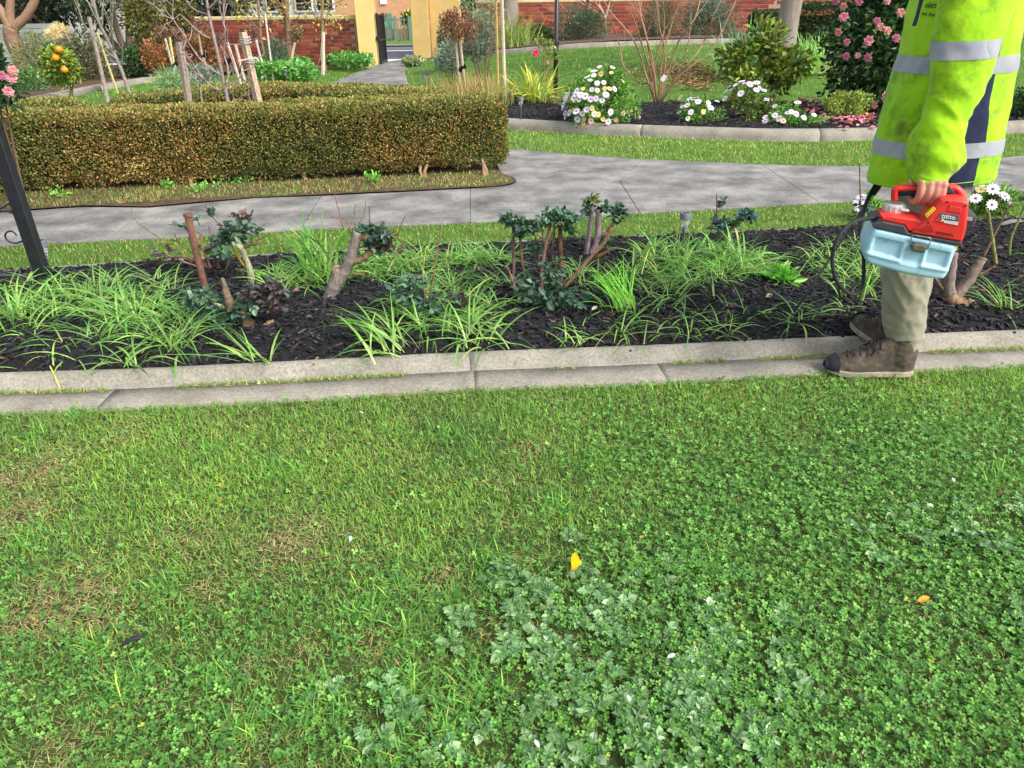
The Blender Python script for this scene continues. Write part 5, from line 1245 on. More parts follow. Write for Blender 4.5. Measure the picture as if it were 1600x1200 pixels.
q = np.concatenate([np.array([G2(u, v, .13) for u, v in rng.normal(0, 1, (70, 2))*[17, 6]+[1345, 183]]), np.array([G2(u, v, .13) for u, v in rng.normal(0, 1, (60, 2))*[16, 7]+[1272, 165]]), np.array([G2(u, v, .13) for u, v in rng.normal(0, 1, (30, 2))*[40, 8]+[1320, 185]])])
g = Geo(); n = len(q); leaves(g, np.column_stack([q, np.full(n, .135)+T(q[:, 0], q[:, 1])]), rng.normal(0, 1, (n, 3))*[1, 1, .15], rng.uniform(.05, .09, n), rng.uniform(.04, .07, n), pal(n, [((232, 160, 168), 3), ((214, 130, 150), 2), ((214, 130, 90), 1.5)], .1), hexa=True, upb=4)
g.build('fallen_petals', PETAL, kind='stuff', label='pink camellia petals strewn on the black mulch', category='petals')
SHR = [((150, 164, 66), 3), ((112, 138, 54), 3), ((80, 104, 46), 3), ((190, 190, 100), 1)]
shrub('broadleaf_shrub', 'yellow-green broadleaf shrub in front of leaning trunk', 'shrub', (1190, 98), 9.9, (64, 58), 2100, .085, .045, SHR, 7, hexa=True, mat=GLOSSY, k=22, lr=.33, ry=.5)
shrub('small_leaf_shrub', 'small yellow-green shrub in front of the camellia', 'shrub', (1322, 166), 8.7, (42, 26), 3200, .028, .018, [((140, 160, 56), 3), ((104, 128, 44), 3), ((170, 180, 90), 1)], 5, k=24, lr=.32, ry=.25)
shrub('ground_shrub', 'dark green low shrub right behind the worker back', 'shrub', (1612, 155), 8.6, (34, 40), 1600, .05, .025, [((84, 122, 56), 3), ((60, 92, 44), 3)], 4, k=16, hexa=True, ry=.3)
# leaning trunk
Yt = 12.6; b = A(1226, 80, Yt); b[2] = float(T(b[0], Yt)); t = thing('leaning_tree', 'smooth grey tree trunk leaning right above the shrub', 'tree', b)
g = Geo(); P = smooth_path([b+[-.05, 0, -.05], A(1226, 72, Yt), A(1232, 30, Yt), A(1238, 0, Yt), A(1262, -120, Yt)], 4); tube(g, P, np.linspace(17, 15, len(P))*mpp(A(1230, 40, Yt)), 14, lin(142, 130, 120), rough=.015); g.build('trunk', mat_noise('grey_bark', [(.3, (116, 108, 102)), (.7, (162, 150, 138))], scale=6, rough=.9, bump=.7, bscale=30, bdist=.03, stretch=(1, 1, .25)), t, smooth=True)
g = Geo(); foliage(g, A(1290, -300, Yt), (2.2, 2.0, 1.0), 3500, .12, .05, [((80, 110, 50), 3), ((60, 90, 44), 3)], k=30); g.build('crown', LEAF, t)
# shrubs at the wall
ROS = [((78, 100, 74), 3), ((60, 82, 62), 3), ((104, 120, 92), 1), ((90, 84, 64), 1)]
def wallshrub(name, label, uv, Y, ruv, n, L, Wd, cols, **k): return shrub(name, label, 'shrub', uv, Y, ruv, n, L, Wd, cols, 4, 'shrubs along the right brick wall', **k)
wallshrub('rosemary_bush', 'dark needle-leaved bush just right of the black pole', (905, 42), 17.6, (52, 30), 3600, .11, .016, ROS, k=26, ry=.7)
wallshrub('rosemary_bush', 'grey needle-leaved bush behind the bare vase shrub', (1030, 38), 18.0, (46, 36), 3200, .11, .016, ROS+[((150, 100, 84), 1)], k=24, ry=.6)
wallshrub('rosemary_bush', 'blue-green needle-leaved bush left of the clipped dark hedge', (1110, 32), 18.0, (50, 36), 3200, .11, .018, [((84, 116, 96), 3), ((66, 94, 78), 3)], k=24, ry=.6)
wallshrub('ivy_mound', 'dark leafy mound between flax clump and black pole', (838, 58), 18.2, (30, 20), 1500, .08, .05, [((56, 88, 50), 3), ((40, 66, 40), 3), ((84, 116, 64), 1)], k=12, ry=.4)
sapling('small bare forked tree against the right wall', [(946, 62), (946, 45), (944, 25), (935, 8)], 18.7, .045, (945, 0, 40, 30), 0, YEL, (176, 150, 134))
b = A(795, 60, 18.6); b[2] = float(T(b[0], 18.6)); t = thing('large_trunk', 'broad grey trunk at the left end of the right wall', 'tree', b)
g = Geo(); P = np.array([[b[0]+.02*i, 18.6, b[2]-.05+i*.5] for i in range(7)]); tube(g, P, np.linspace(.22, .17, 7), 12, lin(140, 132, 120), rough=.03); g.build('trunk', BARKV, t, smooth=True)
g = Geo(); foliage(g, b+[0, 0, 3.6], (1.8, 1.6, 1.0), 2500, .14, .06, [((70, 100, 46), 3), ((54, 80, 40), 3)], k=24); g.build('crown', LEAF, t)
hp = [A(1186, 30, 17.0), A(1310, 30, 17.0)]
th = thing('clipped_hedge', 'dark green clipped hedge block behind the leaning trunk', 'hedge', (hp[0][0]+1, 17, .6)); g = Geo()
n = 9000; q = rng.random((n, 3)); lo = np.array([hp[0][0], 16.8, .5]); hi = np.array([hp[1][0]+1.5, 17.5, A(1240, 10, 17.)[2]])
f = rng.integers(0, 3, n); q[f == 0, 1] = 0; q[f == 1, 2] = 1; q[f == 2, 0] = 0
P = lo+q*(hi-lo)+rng.normal(0, .03, (n, 3)); P[:, 2] -= .14*(P[:, 0] < hp[0][0]+.75)*(f >= 0)*(P[:, 2] > hi[2]-.2)
leaves(g, P, rng.normal(0, 1, (n, 3))+[0, -.8, .4], .075, .045, pal(n, [((44, 62, 34), 3), ((58, 78, 40), 3), ((84, 98, 52), 1)], .2)); g.build('foliage', LEAF, th, kind='stuff')
g = Geo(); box(g, (lo+hi)/2+[0.05, .05, -.12], (hi-lo)-[.15, .1, .12]); g.build('light_block_core', TWIG, th)  # same solid core added inside the leaves to block light
# back kerb, litter
BK = np.array([G2(*p) for p in [(760, 85), (795, 82), (870, 76), (960, 70.5), (1060, 67), (1180, 64), (1300, 62)]])
kerb('wall_bed_kerb', BK, [(0, -.05), (0, .045), (.02, .06), (.08, .06), (.10, .04), (.10, -.05)], [BK[3][0]], 'kerb_stone', KERBM, 60)
sheet('wall_bed', np.concatenate([BK+[0, .12], [(14, 20.4), (-1.6, 20.4)]]), .0, mat_noise('leaf_litter_soil', [(.3, (72, 56, 48)), (.6, (112, 88, 74)), (.8, (150, 122, 104))], scale=22, rough=.95, bump=.8, bscale=40, bdist=.03), step=.5, zf=lambda x, y: .05+.05*fbm(x, y, 1.2), kind='structure')
q = np.concatenate([rng.normal(0, 1, (700, 2))*[42, 9]+[1065, 112], rng.normal(0, 1, (260, 2))*[18, 12]+[1290, 95], rng.normal(0, 1, (150, 2))*[15, 5]+[1090, 130]])
P = np.array([G(u, v, -.01) for u, v in q]); n = len(P); g = Geo()
leaves(g, P, rng.normal(0, 1, (n, 3))*[1, 1, .12], rng.uniform(.05, .1, n), rng.uniform(.03, .05, n), pal(n, [((168, 132, 100), 3), ((140, 104, 76), 3), ((190, 160, 120), 1)], .15), hexa=True, upb=4)
g.build('leaf_litter', DRY, kind='stuff', label='brown fallen leaves on the back lawn under bare shrub', category='leaves')
# ---- between the gate and the daisy bed
t = standard('staked standard rose with rusty head right of the gate', [(728, 150), (722, 100), (716, 62)], 10.6, (716, 42, 33, 26), 1100, .045, .024, [((146, 90, 70), 3), ((120, 92, 62), 2), ((170, 100, 80), 1), ((96, 84, 60), 2)], .022, bark=(166, 150, 136), props=[(728, 150, 719, 62, 4, (184, 168, 150)), (718, 130, 712, 66, 4, (176, 160, 144))])
shrub('silver_shrub', 'tall dark silvery shrub right of the staked rose', 'shrub', (752, 58), 12.4, (26, 42), 2600, .06, .016, [((110, 126, 112), 3), ((84, 100, 84), 3), ((150, 160, 150), 1)], 4, 'silver shrubs right of the gate', k=20, ry=.4)
shrub('silver_shrub', 'low grey-blue bush beneath the staked rose head', 'shrub', (705, 92), 12.6, (28, 32), 2400, .05, .016, [((120, 134, 120), 3), ((92, 110, 96), 3), ((164, 172, 164), 1)], 4, 'silver shrubs right of the gate', k=20, ry=.4)
shrub('silver_shrub', 'dark green rounded bush against the wing wall', 'shrub', (698, 62), 15.2, (18, 24), 1300, .06, .02, [((78, 98, 70), 3), ((60, 80, 58), 3)], 3, 'silver shrubs right of the gate', k=14, ry=.4)
shrub('border_plant', 'grey leafy border plants at the right gate pillar foot', 'shrub', (652, 98), 17.5, (24, 9), 600, .09, .05, [((150, 164, 140), 3), ((110, 134, 92), 3), ((190, 170, 90), .6)], 3, k=9, ry=.3, hexa=True)
shrub('spiky_palm', 'dark spiky palm foliage above the wing wall', 'tree', (722, -22), 23.5, (46, 30), 900, .6, .05, [((44, 66, 44), 3), ((62, 86, 56), 3)], 2, k=6, ry=.8, srad=.1)
shrub('olive_shrub', 'airy olive branch beside the tall stakes', 'shrub', (752, 10), 11.4, (36, 28), 420, .07, .014, OLV, 5, k=12, ry=.4)
stake('tall pale stake at left end of the daisy bed', 789, 148, 782, -60, 10.9, 5, (196, 178, 156))
stake('tall yellowish stake beside the pale tall one', 778, 130, 773, -60, 11.6, 4, (190, 160, 100))

# ================================================================== WALLS, GATE, STREET
BRK = mat_leaf('brick_face', rough=.9, trans=0, spec=.2)
MORT = mat_noise('mortar', [(.3, (136, 112, 96)), (.7, (176, 154, 134))], scale=20, rough=.95, bump=.5, bscale=80, bdist=.005)
CREAM = mat_noise('cream_render', [(.3, (222, 186, 118)), (.7, (238, 206, 140))], scale=3, rough=.85, bump=.25, bscale=60, bdist=.004)
COPE = mat_noise('coping', [(.3, (190, 170, 124)), (.7, (220, 202, 160))], scale=4, rough=.9, bump=.4, bscale=50, bdist=.01)
def brick_mesh(col, L=.225, H=.073, D=.03):
    g = Geo(); box(g, (0, 0, 0), (L, D, H), ch=.004, col=lin(*col)); return g.mesh('brick', BRK)
REDS = [brick_mesh(c) for c in [(138, 66, 54), (152, 78, 62), (122, 58, 50), (164, 94, 74), (108, 58, 52)]]
def brick_wall(label, a, b, z0, z1, cope=None, limit=300, thick=.23, reds=REDS, group=None, stretch=0):
    a, b = np.array(a, float), np.array(b, float); L = np.linalg.norm(b-a); d = (b-a)/L; nrm = np.array([d[1], -d[0]])
    if nrm[1] > 0: nrm = -nrm
    ang = math.atan2(d[1], d[0]); mid = (a+b)/2
    t = thing('brick_wall', label, 'wall', (*mid, z0), group); R = rot_xyz(0, 0, ang)
    g = Geo(); box(g, (*mid, (z0+z1)/2), (L, thick, z1-z0), R); g.build('mortar_core', MORT, t)
    k = 0; rest = Geo(); nz = int((z1-z0)/.086); nx = int(L/.235)
    for j in range(nz):
        for i in range(nx):
            s = (i+.5+(.5 if j % 2 else 0))*.235
            if s > L-.12: continue
            p = a+d*s+nrm*(thick/2-.006); z = z1-.05-j*.086
            if k < limit:
                inst('brick', REDS[rng.choice(5, p=[.3, .25, .2, .12, .13])], t, (*p, z), (0, 0, ang)); k += 1
            else:
                box(rest, (*p, z), (.225, .03, .073), R, col=lin(*[(138, 66, 54), (152, 78, 62), (122, 58, 50)][rng.integers(3)]))
    if rest.n: rest.build('brickwork', BRK, t, kind='stuff')
    if cope:
        g = Geo(); box(g, (*mid, z1+cope/2+.002), (L+.04, thick+.06, cope), R, ch=.02); g.build('coping', COPE, t)
    return t
lt = A(560, 23, 20.1)[2]
brick_wall('red brick boundary wall left of the cream gate pillar', (-9.6, 21.2), (-3.72, 19.85), -.02, lt-.10, .10, 300)
rz0 = float(T(2., 19.6))-.05
brick_wall('red brick boundary wall behind the right back lawn', (-.75, 19.75), (6.6, 19.75), rz0, A(830, 5, 19.75)[2], .10, 300)
brick_wall('taller red brick wall at far right behind the clipped hedge', (6.62, 19.8), (14, 19.8), rz0, 1.9, .10, 0)
# pier at the wall step, only as a dark strip for its joint
g = Geo(); box(g, (A(918, 20, 19.6)[0], 19.62, 1.0), (.06, .06, 1.2), ch=.005); g.build('joint_strip', mat_plain('dark_joint', (70, 40, 36), .6), loc=(A(918, 20, 19.6)[0], 19.62, .5), label='dark vertical joint strip on right brick wall', category='wall_joint')
# cream pillars
def pillar(label, u0, u1, v, Y, h=2.6):
    a, b = A(u0, v, Y), A(u1, v, Y); w = b[0]-a[0]; z0 = float(T(a[0], Y))-.05
    t = thing('gate_pillar', label, 'pillar', ((a[0]+b[0])/2, Y+w/2, z0), 'cream gate pillars')
    g = Geo(); box(g, ((a[0]+b[0])/2, Y+w/2, z0+h/2), (w, w, h), ch=.012); g.build('shaft', CREAM, t)
    g = Geo(); box(g, ((a[0]+b[0])/2, Y+w/2, z0+h+.05), (w+.1, w+.1, .1), ch=.02); g.build('cap', CREAM, t)
    return (a[0]+b[0])/2, w
pillar('cream rendered pillar on the left of the gateway', 561, 589, 85, 19.5)
pillar('cream rendered pillar on the right of the gateway', 645, 671, 70, 20.3)
g = Geo(); a = A(673, 70, 20.7); box(g, (a[0]+.42, 20.75, .9), (.8, .2, 1.6), ch=.02); g.build('wing_wall', CREAM, loc=(a[0]+.42, 20.75, .1), label='cream rendered wing wall right of the gateway', category='wall')
gp = A(592, 80, 19.6); t = thing('metal_gate', 'black metal gate swung open against the left pillar', 'gate', (gp[0], 19.6, 0))
for (dy, nm_) in [(0, 'gate_stile'), (.95, 'gate_stile')]:
    g = Geo(); box(g, (gp[0]+.03, 19.55+dy, .62), (.06, .05, 1.2), ch=.004); g.build(nm_, BLK, t)
for z in (.12, .62, 1.18):
    g = Geo(); box(g, (gp[0]+.03, 20.02, z), (.035, .9, .04), ch=.004); g.build('gate_rail', BLK, t)
for k in range(7):
    g = Geo(); box(g, (gp[0]+.03, 19.68+k*.115, .65), (.016, .016, 1.02)); g.build('gate_bar', BLK, t)
g = Geo(); box(g, (gp[0]+.02, 19.5, .66), (.09, .06, .1), ch=.01); g.build('latch', BLK, t)
# road and street beyond
ASPH = mat_noise('asphalt', [(.3, (82, 84, 94)), (.7, (106, 108, 118))], scale=3, rough=.9, bump=.4, bscale=200, bdist=.004)
def street(name, y0, y1, z, mat, kind='structure', x0=-40, x1=40, sl=.028):
    g = Geo(); g.add([(x0, y0+sl*(-x0-4)*-1, z), (x1, y0+sl*(x1+4), z), (x1, y1+sl*(x1+4), z), (x0, y1+sl*(x0+4), z)], [[0, 1, 2, 3]]); o = g.build(name, mat); o['kind'] = kind; return o
y1 = lambda v: float(G2(620, v)[1])
street('road', 21.6, y1(72.5), -.012, ASPH)
WHT = mat_plain('road_paint', (226, 226, 226), .7, var=.05)
street('road_marking', y1(93.6), y1(92.2), -.006, WHT); street('road_marking', y1(79.6), y1(78.4), -.006, WHT)
street('far_footpath', y1(72.4), y1(70), .03, CONC); street('far_verge', y1(69.9), 37.5, .02, LAWNM)
TANB = mat_noise('tan_brick', [(.3, (172, 128, 96)), (.7, (206, 162, 124))], scale=9, rough=.9, bump=.3, bscale=30, bdist=.01, stretch=(.4, .4, 2.5))
GRNP = mat_plain('green_paint', (96, 128, 112), .6)
t = thing('tan_building', 'tan brick building across the street with green door', 'building', (-5, 41, 0))
g = Geo(); box(g, (-5, 43, 2.4), (14, 4, 4.9)); g.build('wall', TANB, t)
a, b = A(602, 20, 40.9), A(615, 62, 40.9)
g = Geo(); box(g, ((a[0]+b[0])/2, 40.95, (a[2]+0)/2), (b[0]-a[0], .12, a[2]), ch=.02); dr = g.build('door', GRNP, t)
g = Geo(); box(g, (b[0]-.08, 40.86, .6), (.04, .06, .12)); g.build('handle', BLK, dr)
a, b = A(593.5, 0, 40.9), A(604, 6.5, 40.9); g = Geo(); box(g, ((a[0]+b[0])/2, 40.96, (a[2]+b[2])/2), (b[0]-a[0], .06, a[2]-b[2])); g.build('sign_board', mat_plain('sign_white', (222, 226, 238), .5, var=.03), t)
g = Geo(); box(g, (-5, 43, 4.95), (14.6, 4.6, .2)); g.build('roof', BLK, t)
f0, f1 = A(597, 40, 38.2), A(660, 40, 38.2); z0, z1 = A(620, 62, 38.2)[2], A(620, 29, 38.2)[2]
t = thing('picket_fence', 'green metal picket fence across the street', 'fence', ((f0[0]+f1[0])/2, 38.2, 0)); xs = np.arange(f0[0]-.8, f1[0]+1.0, .17)
for i, x_ in enumerate(xs):
    g = Geo(); box(g, (x_, 38.2, (z0+z1)/2), (.05, .03, z1-z0+.06)); g.build('picket', GRNP, t)
for z in (z0+.05, z1-.05):
    g = Geo(); box(g, ((xs[0]+xs[-1])/2, 38.23, z), (xs[-1]-xs[0], .03, .05)); g.build('rail', GRNP, t)
for u in (617, 640):
    g = Geo(); box(g, (A(u, 40, 38.15)[0], 38.15, (z1+.1)/2), (.12, .1, z1+.1)); g.build('post', GRNP, t)
g = Geo(); q = A(634, 61, 38.6); box(g, (q[0]+.4, 38.55, .25), (2.2, .2, .5)); g.build('plinth', TANB, t)
t = thing('mailbox', 'green letterbox on the fence across the street', 'mailbox', (A(600, 45, 38.)[0], 38, 0)); g = Geo(); q = A(600, 39, 38.); box(g, q, (.22, .2, .24), ch=.03); g.build('box', mat_plain('bright_green', (46, 150, 110), .5), t)
g = Geo(); box(g, (q[0], 38.02, q[2]/2-.06), (.06, .06, q[2]-.12)); g.build('post', GRNP, t)
shrub('yellow_shrub', 'green shrub with yellow flowers behind the picket fence', 'shrub', (640, 35), 39.4, (16, 15), 900, .16, .08, [((96, 124, 50), 3), ((70, 98, 44), 3), ((226, 206, 30), 1.4)], 3, k=12, ry=.5)
# weatherboard house over the left wall
t = thing('weatherboard_house', 'pale weatherboard house showing above the left wall', 'house', (-12, 30, 0))
WB = mat_plain('weatherboard', (196, 200, 194), .7, var=.04); DG = mat_plain('dark_glass', (26, 30, 34), .15, spec=.6)
g = Geo(); box(g, (-12, 32, 1.6), (9.4, 3.8, 3.2)); g.build('wall', mat_plain('house_wall', (150, 154, 148), .8), t)
bd = Geo(); box(bd, (0, 0, 0), (9.44, .03, .15), ch=.006); bm_ = bd.mesh('weatherboard', WB)
for k in range(19): inst('weatherboard', bm_, t, (-12, 30.085, .2+k*.16), (.12, 0, 0))
for u in (300, 360, 430, 475, 508):
    a = A(u, 10, 30.0); g = Geo(); box(g, (a[0], 30.02, 1.9), (.7, .08, 1.3), ch=.02); w_ = g.build('window', WB, t); g = Geo(); box(g, (a[0], 29.985, 1.9), (.56, .03, 1.14)); g.build('pane', DG, w_)
g = Geo(); g.add([(-17, 29.5, 3.15), (-7, 29.5, 3.15), (-7, 34.5, 3.15), (-17, 34.5, 3.15), (-15, 32, 4.8), (-9, 32, 4.8)], [[0, 1, 5, 4], [1, 2, 5], [2, 3, 4, 5], [3, 0, 4], [3, 2, 1, 0]]); g.build('roof', BLK, t)
# timber fence at far left, behind the forked trunk
t = thing('board_fence', 'grey horizontal board fence behind the forked trunk', 'fence', (-17, 22.5, 0)); WDM = mat_noise('grey_timber', [(.3, (112, 120, 112)), (.7, (150, 156, 146))], scale=3, rough=.9, bump=.5, bscale=40, bdist=.01, stretch=(.3, 1, 6))
xa, xb = A(-60, 55, 22.5)[0], A(90, 55, 22.5)[0]
for k in range(8):
    g = Geo(); box(g, ((xa+xb)/2, 22.5, .1+k*.13), (xb-xa, .025, .118), ch=.004); g.build('board', WDM, t)
for x_ in np.linspace(xa, xb, 4):
    g = Geo(); box(g, (x_, 22.57, .55), (.09, .09, 1.15)); g.build('post', WDM, t)
# far trees closing the view over the walls
FARG = [((62, 84, 50), 3), ((48, 68, 42), 3), ((92, 108, 66), 1)]
for i, (u, Y, lb) in enumerate([(930, 26, 'bushy tree rising beyond the right brick wall'), (1120, 27, 'tree beyond the right wall behind the bare shrub'), (1330, 26, 'tree beyond the wall behind the camellia'), (1560, 24, 'tree beyond the wall behind the worker'), (760, 25, 'tree beyond the wing wall right of gateway')]):
    shrub('street_tree', lb, 'tree', (u, -90), Y, (95, 70), 2200, .25, .11, FARG, 2, 'trees beyond the right wall', k=24, lr=.36, ry=1.8, srad=.15)
# left lawn edging and bed
E1 = np.array([G2(*p) for p in [(60, 158), (100, 151), (160, 138), (235, 126), (330, 118)]])
kerb('left_lawn_kerb', E1, [(0, -.05), (0, .06), (.02, .075), (.1, .075), (.12, .05), (.12, -.05)], [E1[2][0]], 'kerb_stone', KERBM, 40)
sheet('left_border', np.concatenate([E1+[0, .12], [(-4.8, 19.6), (-9.6, 21.2), (-20, 22.5), (-20, 12)]]), .0, SOIL, step=.8, zf=lambda x, y: .03+.05*fbm(x, y, 1.2), kind='structure')

# ================================================================== THE WORKER
YC = 2.52
def nz3(P, f, seed=0.):
    return np.array([noise.noise(Vector((p[0]*f[0]+seed, p[1]*f[1]+seed*.7, p[2]*f[2]-seed))) for p in P.reshape(-1, 3)]).reshape(P.shape[:-1])
def grid_faces(m, n, wrap=True):
    jn = n if wrap else n-1
    i, j = np.meshgrid(np.arange(m-1), np.arange(jn), indexing='ij')
    return np.stack([i*n+j, i*n+(j+1) % n, (i+1)*n+(j+1) % n, (i+1)*n+j], -1).reshape(-1, 4)
def interp_rows(tab, n):
    tab = np.asarray(tab, float); v = np.linspace(tab[0, 0], tab[-1, 0], n)
    return np.column_stack([v]+[np.interp(v, tab[:, 0], tab[:, k]) for k in range(1, tab.shape[1])])
def remesh(name, g, voxel, mat, parent, smooth_it=3, disp=None, dec=1, **props):
    me = g.mesh('tmp', mat); o = bpy.data.objects.new('tmp', me); SC.collection.objects.link(o)
    m = o.modifiers.new('r', 'REMESH'); m.mode = 'VOXEL'; m.voxel_size = voxel
    if dec < 1:
        s = o.modifiers.new('d', 'DECIMATE'); s.ratio = dec
    s = o.modifiers.new('s', 'SMOOTH'); s.iterations = smooth_it; s.factor = .5
    dg = bpy.context.evaluated_depsgraph_get(); dg.update()
    me2 = bpy.data.meshes.new_from_object(o.evaluated_get(dg)); bpy.data.objects.remove(o); bpy.data.meshes.remove(me)
    n = len(me2.vertices); co = np.zeros(n*3, np.float32); me2.vertices.foreach_get('co', co); co = co.reshape(-1, 3).astype(float)
    if disp is not None:
        no = np.zeros(n*3, np.float32); me2.vertices.foreach_get('normal', no); co += no.reshape(-1, 3)*disp(co)[:, None]
    me2.vertices.foreach_set('co', (co-wloc(parent)).astype(np.float32).ravel())
    me2.polygons.foreach_set('use_smooth', np.ones(len(me2.polygons), bool)); me2.update()
    me2.materials.clear(); me2.materials.append(mat); me2.name = name
    ob = bpy.data.objects.new(name, me2); SC.collection.objects.link(ob); ob.parent = parent
    for k, v in props.items(): ob[k] = v
    return ob
def cap_tube(g, P, R, n=12):
    P = np.asarray(P, float); R = np.asarray(R, float)
    for p, r in ((P[0], R[0]), (P[-1], R[-1])):
        lathe(g, [(r*math.sin(a)+1e-4, -r*math.cos(a)) for a in np.linspace(0.05, math.pi-.05, 7)], p, n)
    tube(g, P, R, n)
# fabrics
def mat_fabric(name, c1, c2, stain=(70, 80, 20), amount=.55, rough=.85, scale=7, weave=900, thr=.62):
    m, nt, b = newmat(name); tc = N(nt, 'ShaderNodeTexCoord')
    n1 = N(nt, 'ShaderNodeTexNoise', Scale=4, Detail=5); nt.links.new(tc.outputs['Object'], n1.inputs['Vector'])
    r1 = ramp(nt, [(.35, lin(*c1)), (.65, lin(*c2))]); nt.links.new(n1.outputs['Fac'], r1.inputs[0])
    n2 = N(nt, 'ShaderNodeTexNoise', Scale=scale, Detail=9, Roughness=.72); nt.links.new(tc.outputs['Object'], n2.inputs['Vector'])
    r2 = ramp(nt, [(thr-.06, (0, 0, 0)), (thr+.12, (amount,)*3)]); nt.links.new(n2.outputs['Fac'], r2.inputs[0])
    mx = N(nt, 'ShaderNodeMix', data_type='RGBA'); nt.links.new(r2.outputs[0], mx.inputs['Factor']); nt.links.new(r1.outputs[0], mx.inputs['A']); mx.inputs['B'].default_value = (*lin(*stain), 1)
    nt.links.new(mx.outputs['Result'], b.inputs['Base Color']); b.inputs['Roughness'].default_value = rough; b.inputs['Specular IOR Level'].default_value = .2
    b.inputs['Sheen Weight'].default_value = .15
    n3 = N(nt, 'ShaderNodeTexNoise', Scale=weave, Detail=2); nt.links.new(tc.outputs['Object'], n3.inputs['Vector'])
    n4 = N(nt, 'ShaderNodeTexNoise', Scale=11, Detail=5, Distortion=1.4); nt.links.new(tc.outputs['Object'], n4.inputs['Vector'])
    ad = N(nt, 'ShaderNodeMath', operation='MULTIPLY_ADD'); nt.links.new(n3.outputs['Fac'], ad.inputs[0]); ad.inputs[1].default_value = .12; nt.links.new(n4.outputs['Fac'], ad.inputs[2])
    bp = N(nt, 'ShaderNodeBump', Strength=.5, Distance=.012); nt.links.new(ad.outputs[0], bp.inputs['Height']); nt.links.new(bp.outputs[0], b.inputs['Normal'])
    return m
HIVIS = mat_fabric('hi_vis_yellow', (142, 202, 22), (164, 212, 26), (80, 92, 34), .8, thr=.55)
NAVY = mat_fabric('navy_softshell', (26, 32, 62), (34, 42, 76), (50, 50, 60), .3)
TAPE = mat_fabric('reflective_tape', (146, 150, 160), (164, 168, 176), (120, 120, 122), .5, .5)
KHAKI = mat_fabric('khaki_twill', (136, 132, 115), (154, 149, 131), (112, 100, 80), .5, thr=.6)
SKIN = mat_noise('skin', [(.3, (178, 112, 98)), (.7, (204, 142, 124))], scale=30, rough=.5, spec=.4, bump=.25, bscale=220, bdist=.001)
LEATH = mat_noise('boot_leather', [(.3, (52, 46, 40)), (.55, (80, 71, 62)), (.8, (116, 105, 92))], scale=26, rough=.85, bump=.7, bscale=160, bdist=.002)
RUBB = mat_noise('black_rubber', [(.3, (26, 27, 30)), (.7, (50, 52, 58))], scale=30, rough=.7, bump=.3, bscale=120, bdist=.002)
SOLE = mat_noise('boot_sole', [(.3, (120, 110, 94)), (.7, (170, 158, 138))], scale=30, rough=.9, bump=.4, bscale=120, bdist=.002)
LACE = mat_plain('lace', (34, 34, 36), .9, var=.2)

hx = A(1455, 285, YC)[0]
# the sprayer hangs a little askew: its own frame (long side PX, depth PD)
YF, YAW = 2.142, math.radians(19)
PX, PD = np.array([math.cos(YAW), -math.sin(YAW), 0]), np.array([math.sin(YAW), math.cos(YAW), 0])
P00 = A(1430, 370, YF)
def onplane(u, v, d=0.):
    r = _ray(u, v); o = np.array([0, 0, CAMH])
    return o+r*(np.dot(P00+PD*d-o, PD)/np.dot(r, PD))
def Z(X, Y_, d=0.): return onplane(1340+X/6.667, 270+Y_/6.667, d)
PER = thing('person', 'person in hi-vis yellow jacket and khaki trousers carrying sprayer', 'person', (hx, 2.48, 0))
# ---- body: one continuous figure
nk, na = A(1414, 430, 2.43), A(1408, 548, 2.43)
nh = np.array([hx, 2.44, .84]); fh = np.array([hx, 2.61, .84]); fk = A(1424, 425, 2.62); fa = A(1406, 528, 2.60)
chest = A(1516, 20, YC); neck = np.array([chest[0]-.01, YC, 1.45]); head = neck+np.array([-.05, 0, .16])
nsh, fsh = np.array([A(1530, -40, 2.33)[0]-.02, 2.345, 1.34]), np.array([chest[0]+.03, 2.68, 1.34])
elb, wri = A(1488, 190, 2.285), A(1449, 283, 2.235)
HY = float(onplane(1446, 302, .083)[1]); hz = float(onplane(1446, 302, .083)[2])
felb = np.array([chest[0]+.07, 2.78, 1.06]); fwri = A(1400, 262, 2.66)
g = Geo()
cap_tube(g, [nh, (nh+nk)/2, nk, (nk+na)/2+np.array([.012, 0, 0]), na], [.085, .072, .056, .05, .038])
cap_tube(g, [fh, (fh+fk)/2, fk, (fk+fa)/2+np.array([.012, 0, 0]), fa], [.085, .072, .056, .05, .038])
for a, tipd in ((na, np.array([-.16, .02, -.07])), (fa, np.array([-.02, .05, -.05]))): cap_tube(g, [a+[.02, 0, -.04], a+tipd], [.036, .026])
for dy in (-.06, 0, .06):
    cap_tube(g, [np.array([hx, YC+dy, .84]), np.array([chest[0]-.03, YC+dy, 1.1]), np.array([chest[0]-.03, YC+dy*1.2, 1.33])], [.08, .075, .07])
cap_tube(g, [nsh, elb+[.0, 0, 0], wri], [.045, .036, .027]); cap_tube(g, [fsh, felb, fwri], [.055, .04, .027])
cap_tube(g, [nsh+[0, .02, .01], fsh+[0, -.02, .01]], [.06, .06]); cap_tube(g, [neck-[0, 0, .1], neck+[-.02, 0, .08]], [.058, .054])
# head: skull, jaw, nose, ears
cap_tube(g, [head+[.015, 0, .02], head+[-.01, 0, .03]], [.088, .086], 16); cap_tube(g, [head+[-.03, 0, -.03], head+[-.05, 0, -.075]], [.058, .038], 14)
cap_tube(g, [head+[-.085, 0, .0], head+[-.108, 0, -.022]], [.012, .014]); cap_tube(g, [head+[-.082, -.014, -.058], head+[-.082, .014, -.058]], [.009, .009])
for s in (-1, 1):
    cap_tube(g, [head+[.0, s*.085, -.02], head+[.012, s*.09, .02]], [.012, .016]); cap_tube(g, [head+[-.079, s*.03, .012], head+[-.08, s*.034, .012]], [.011, .011])
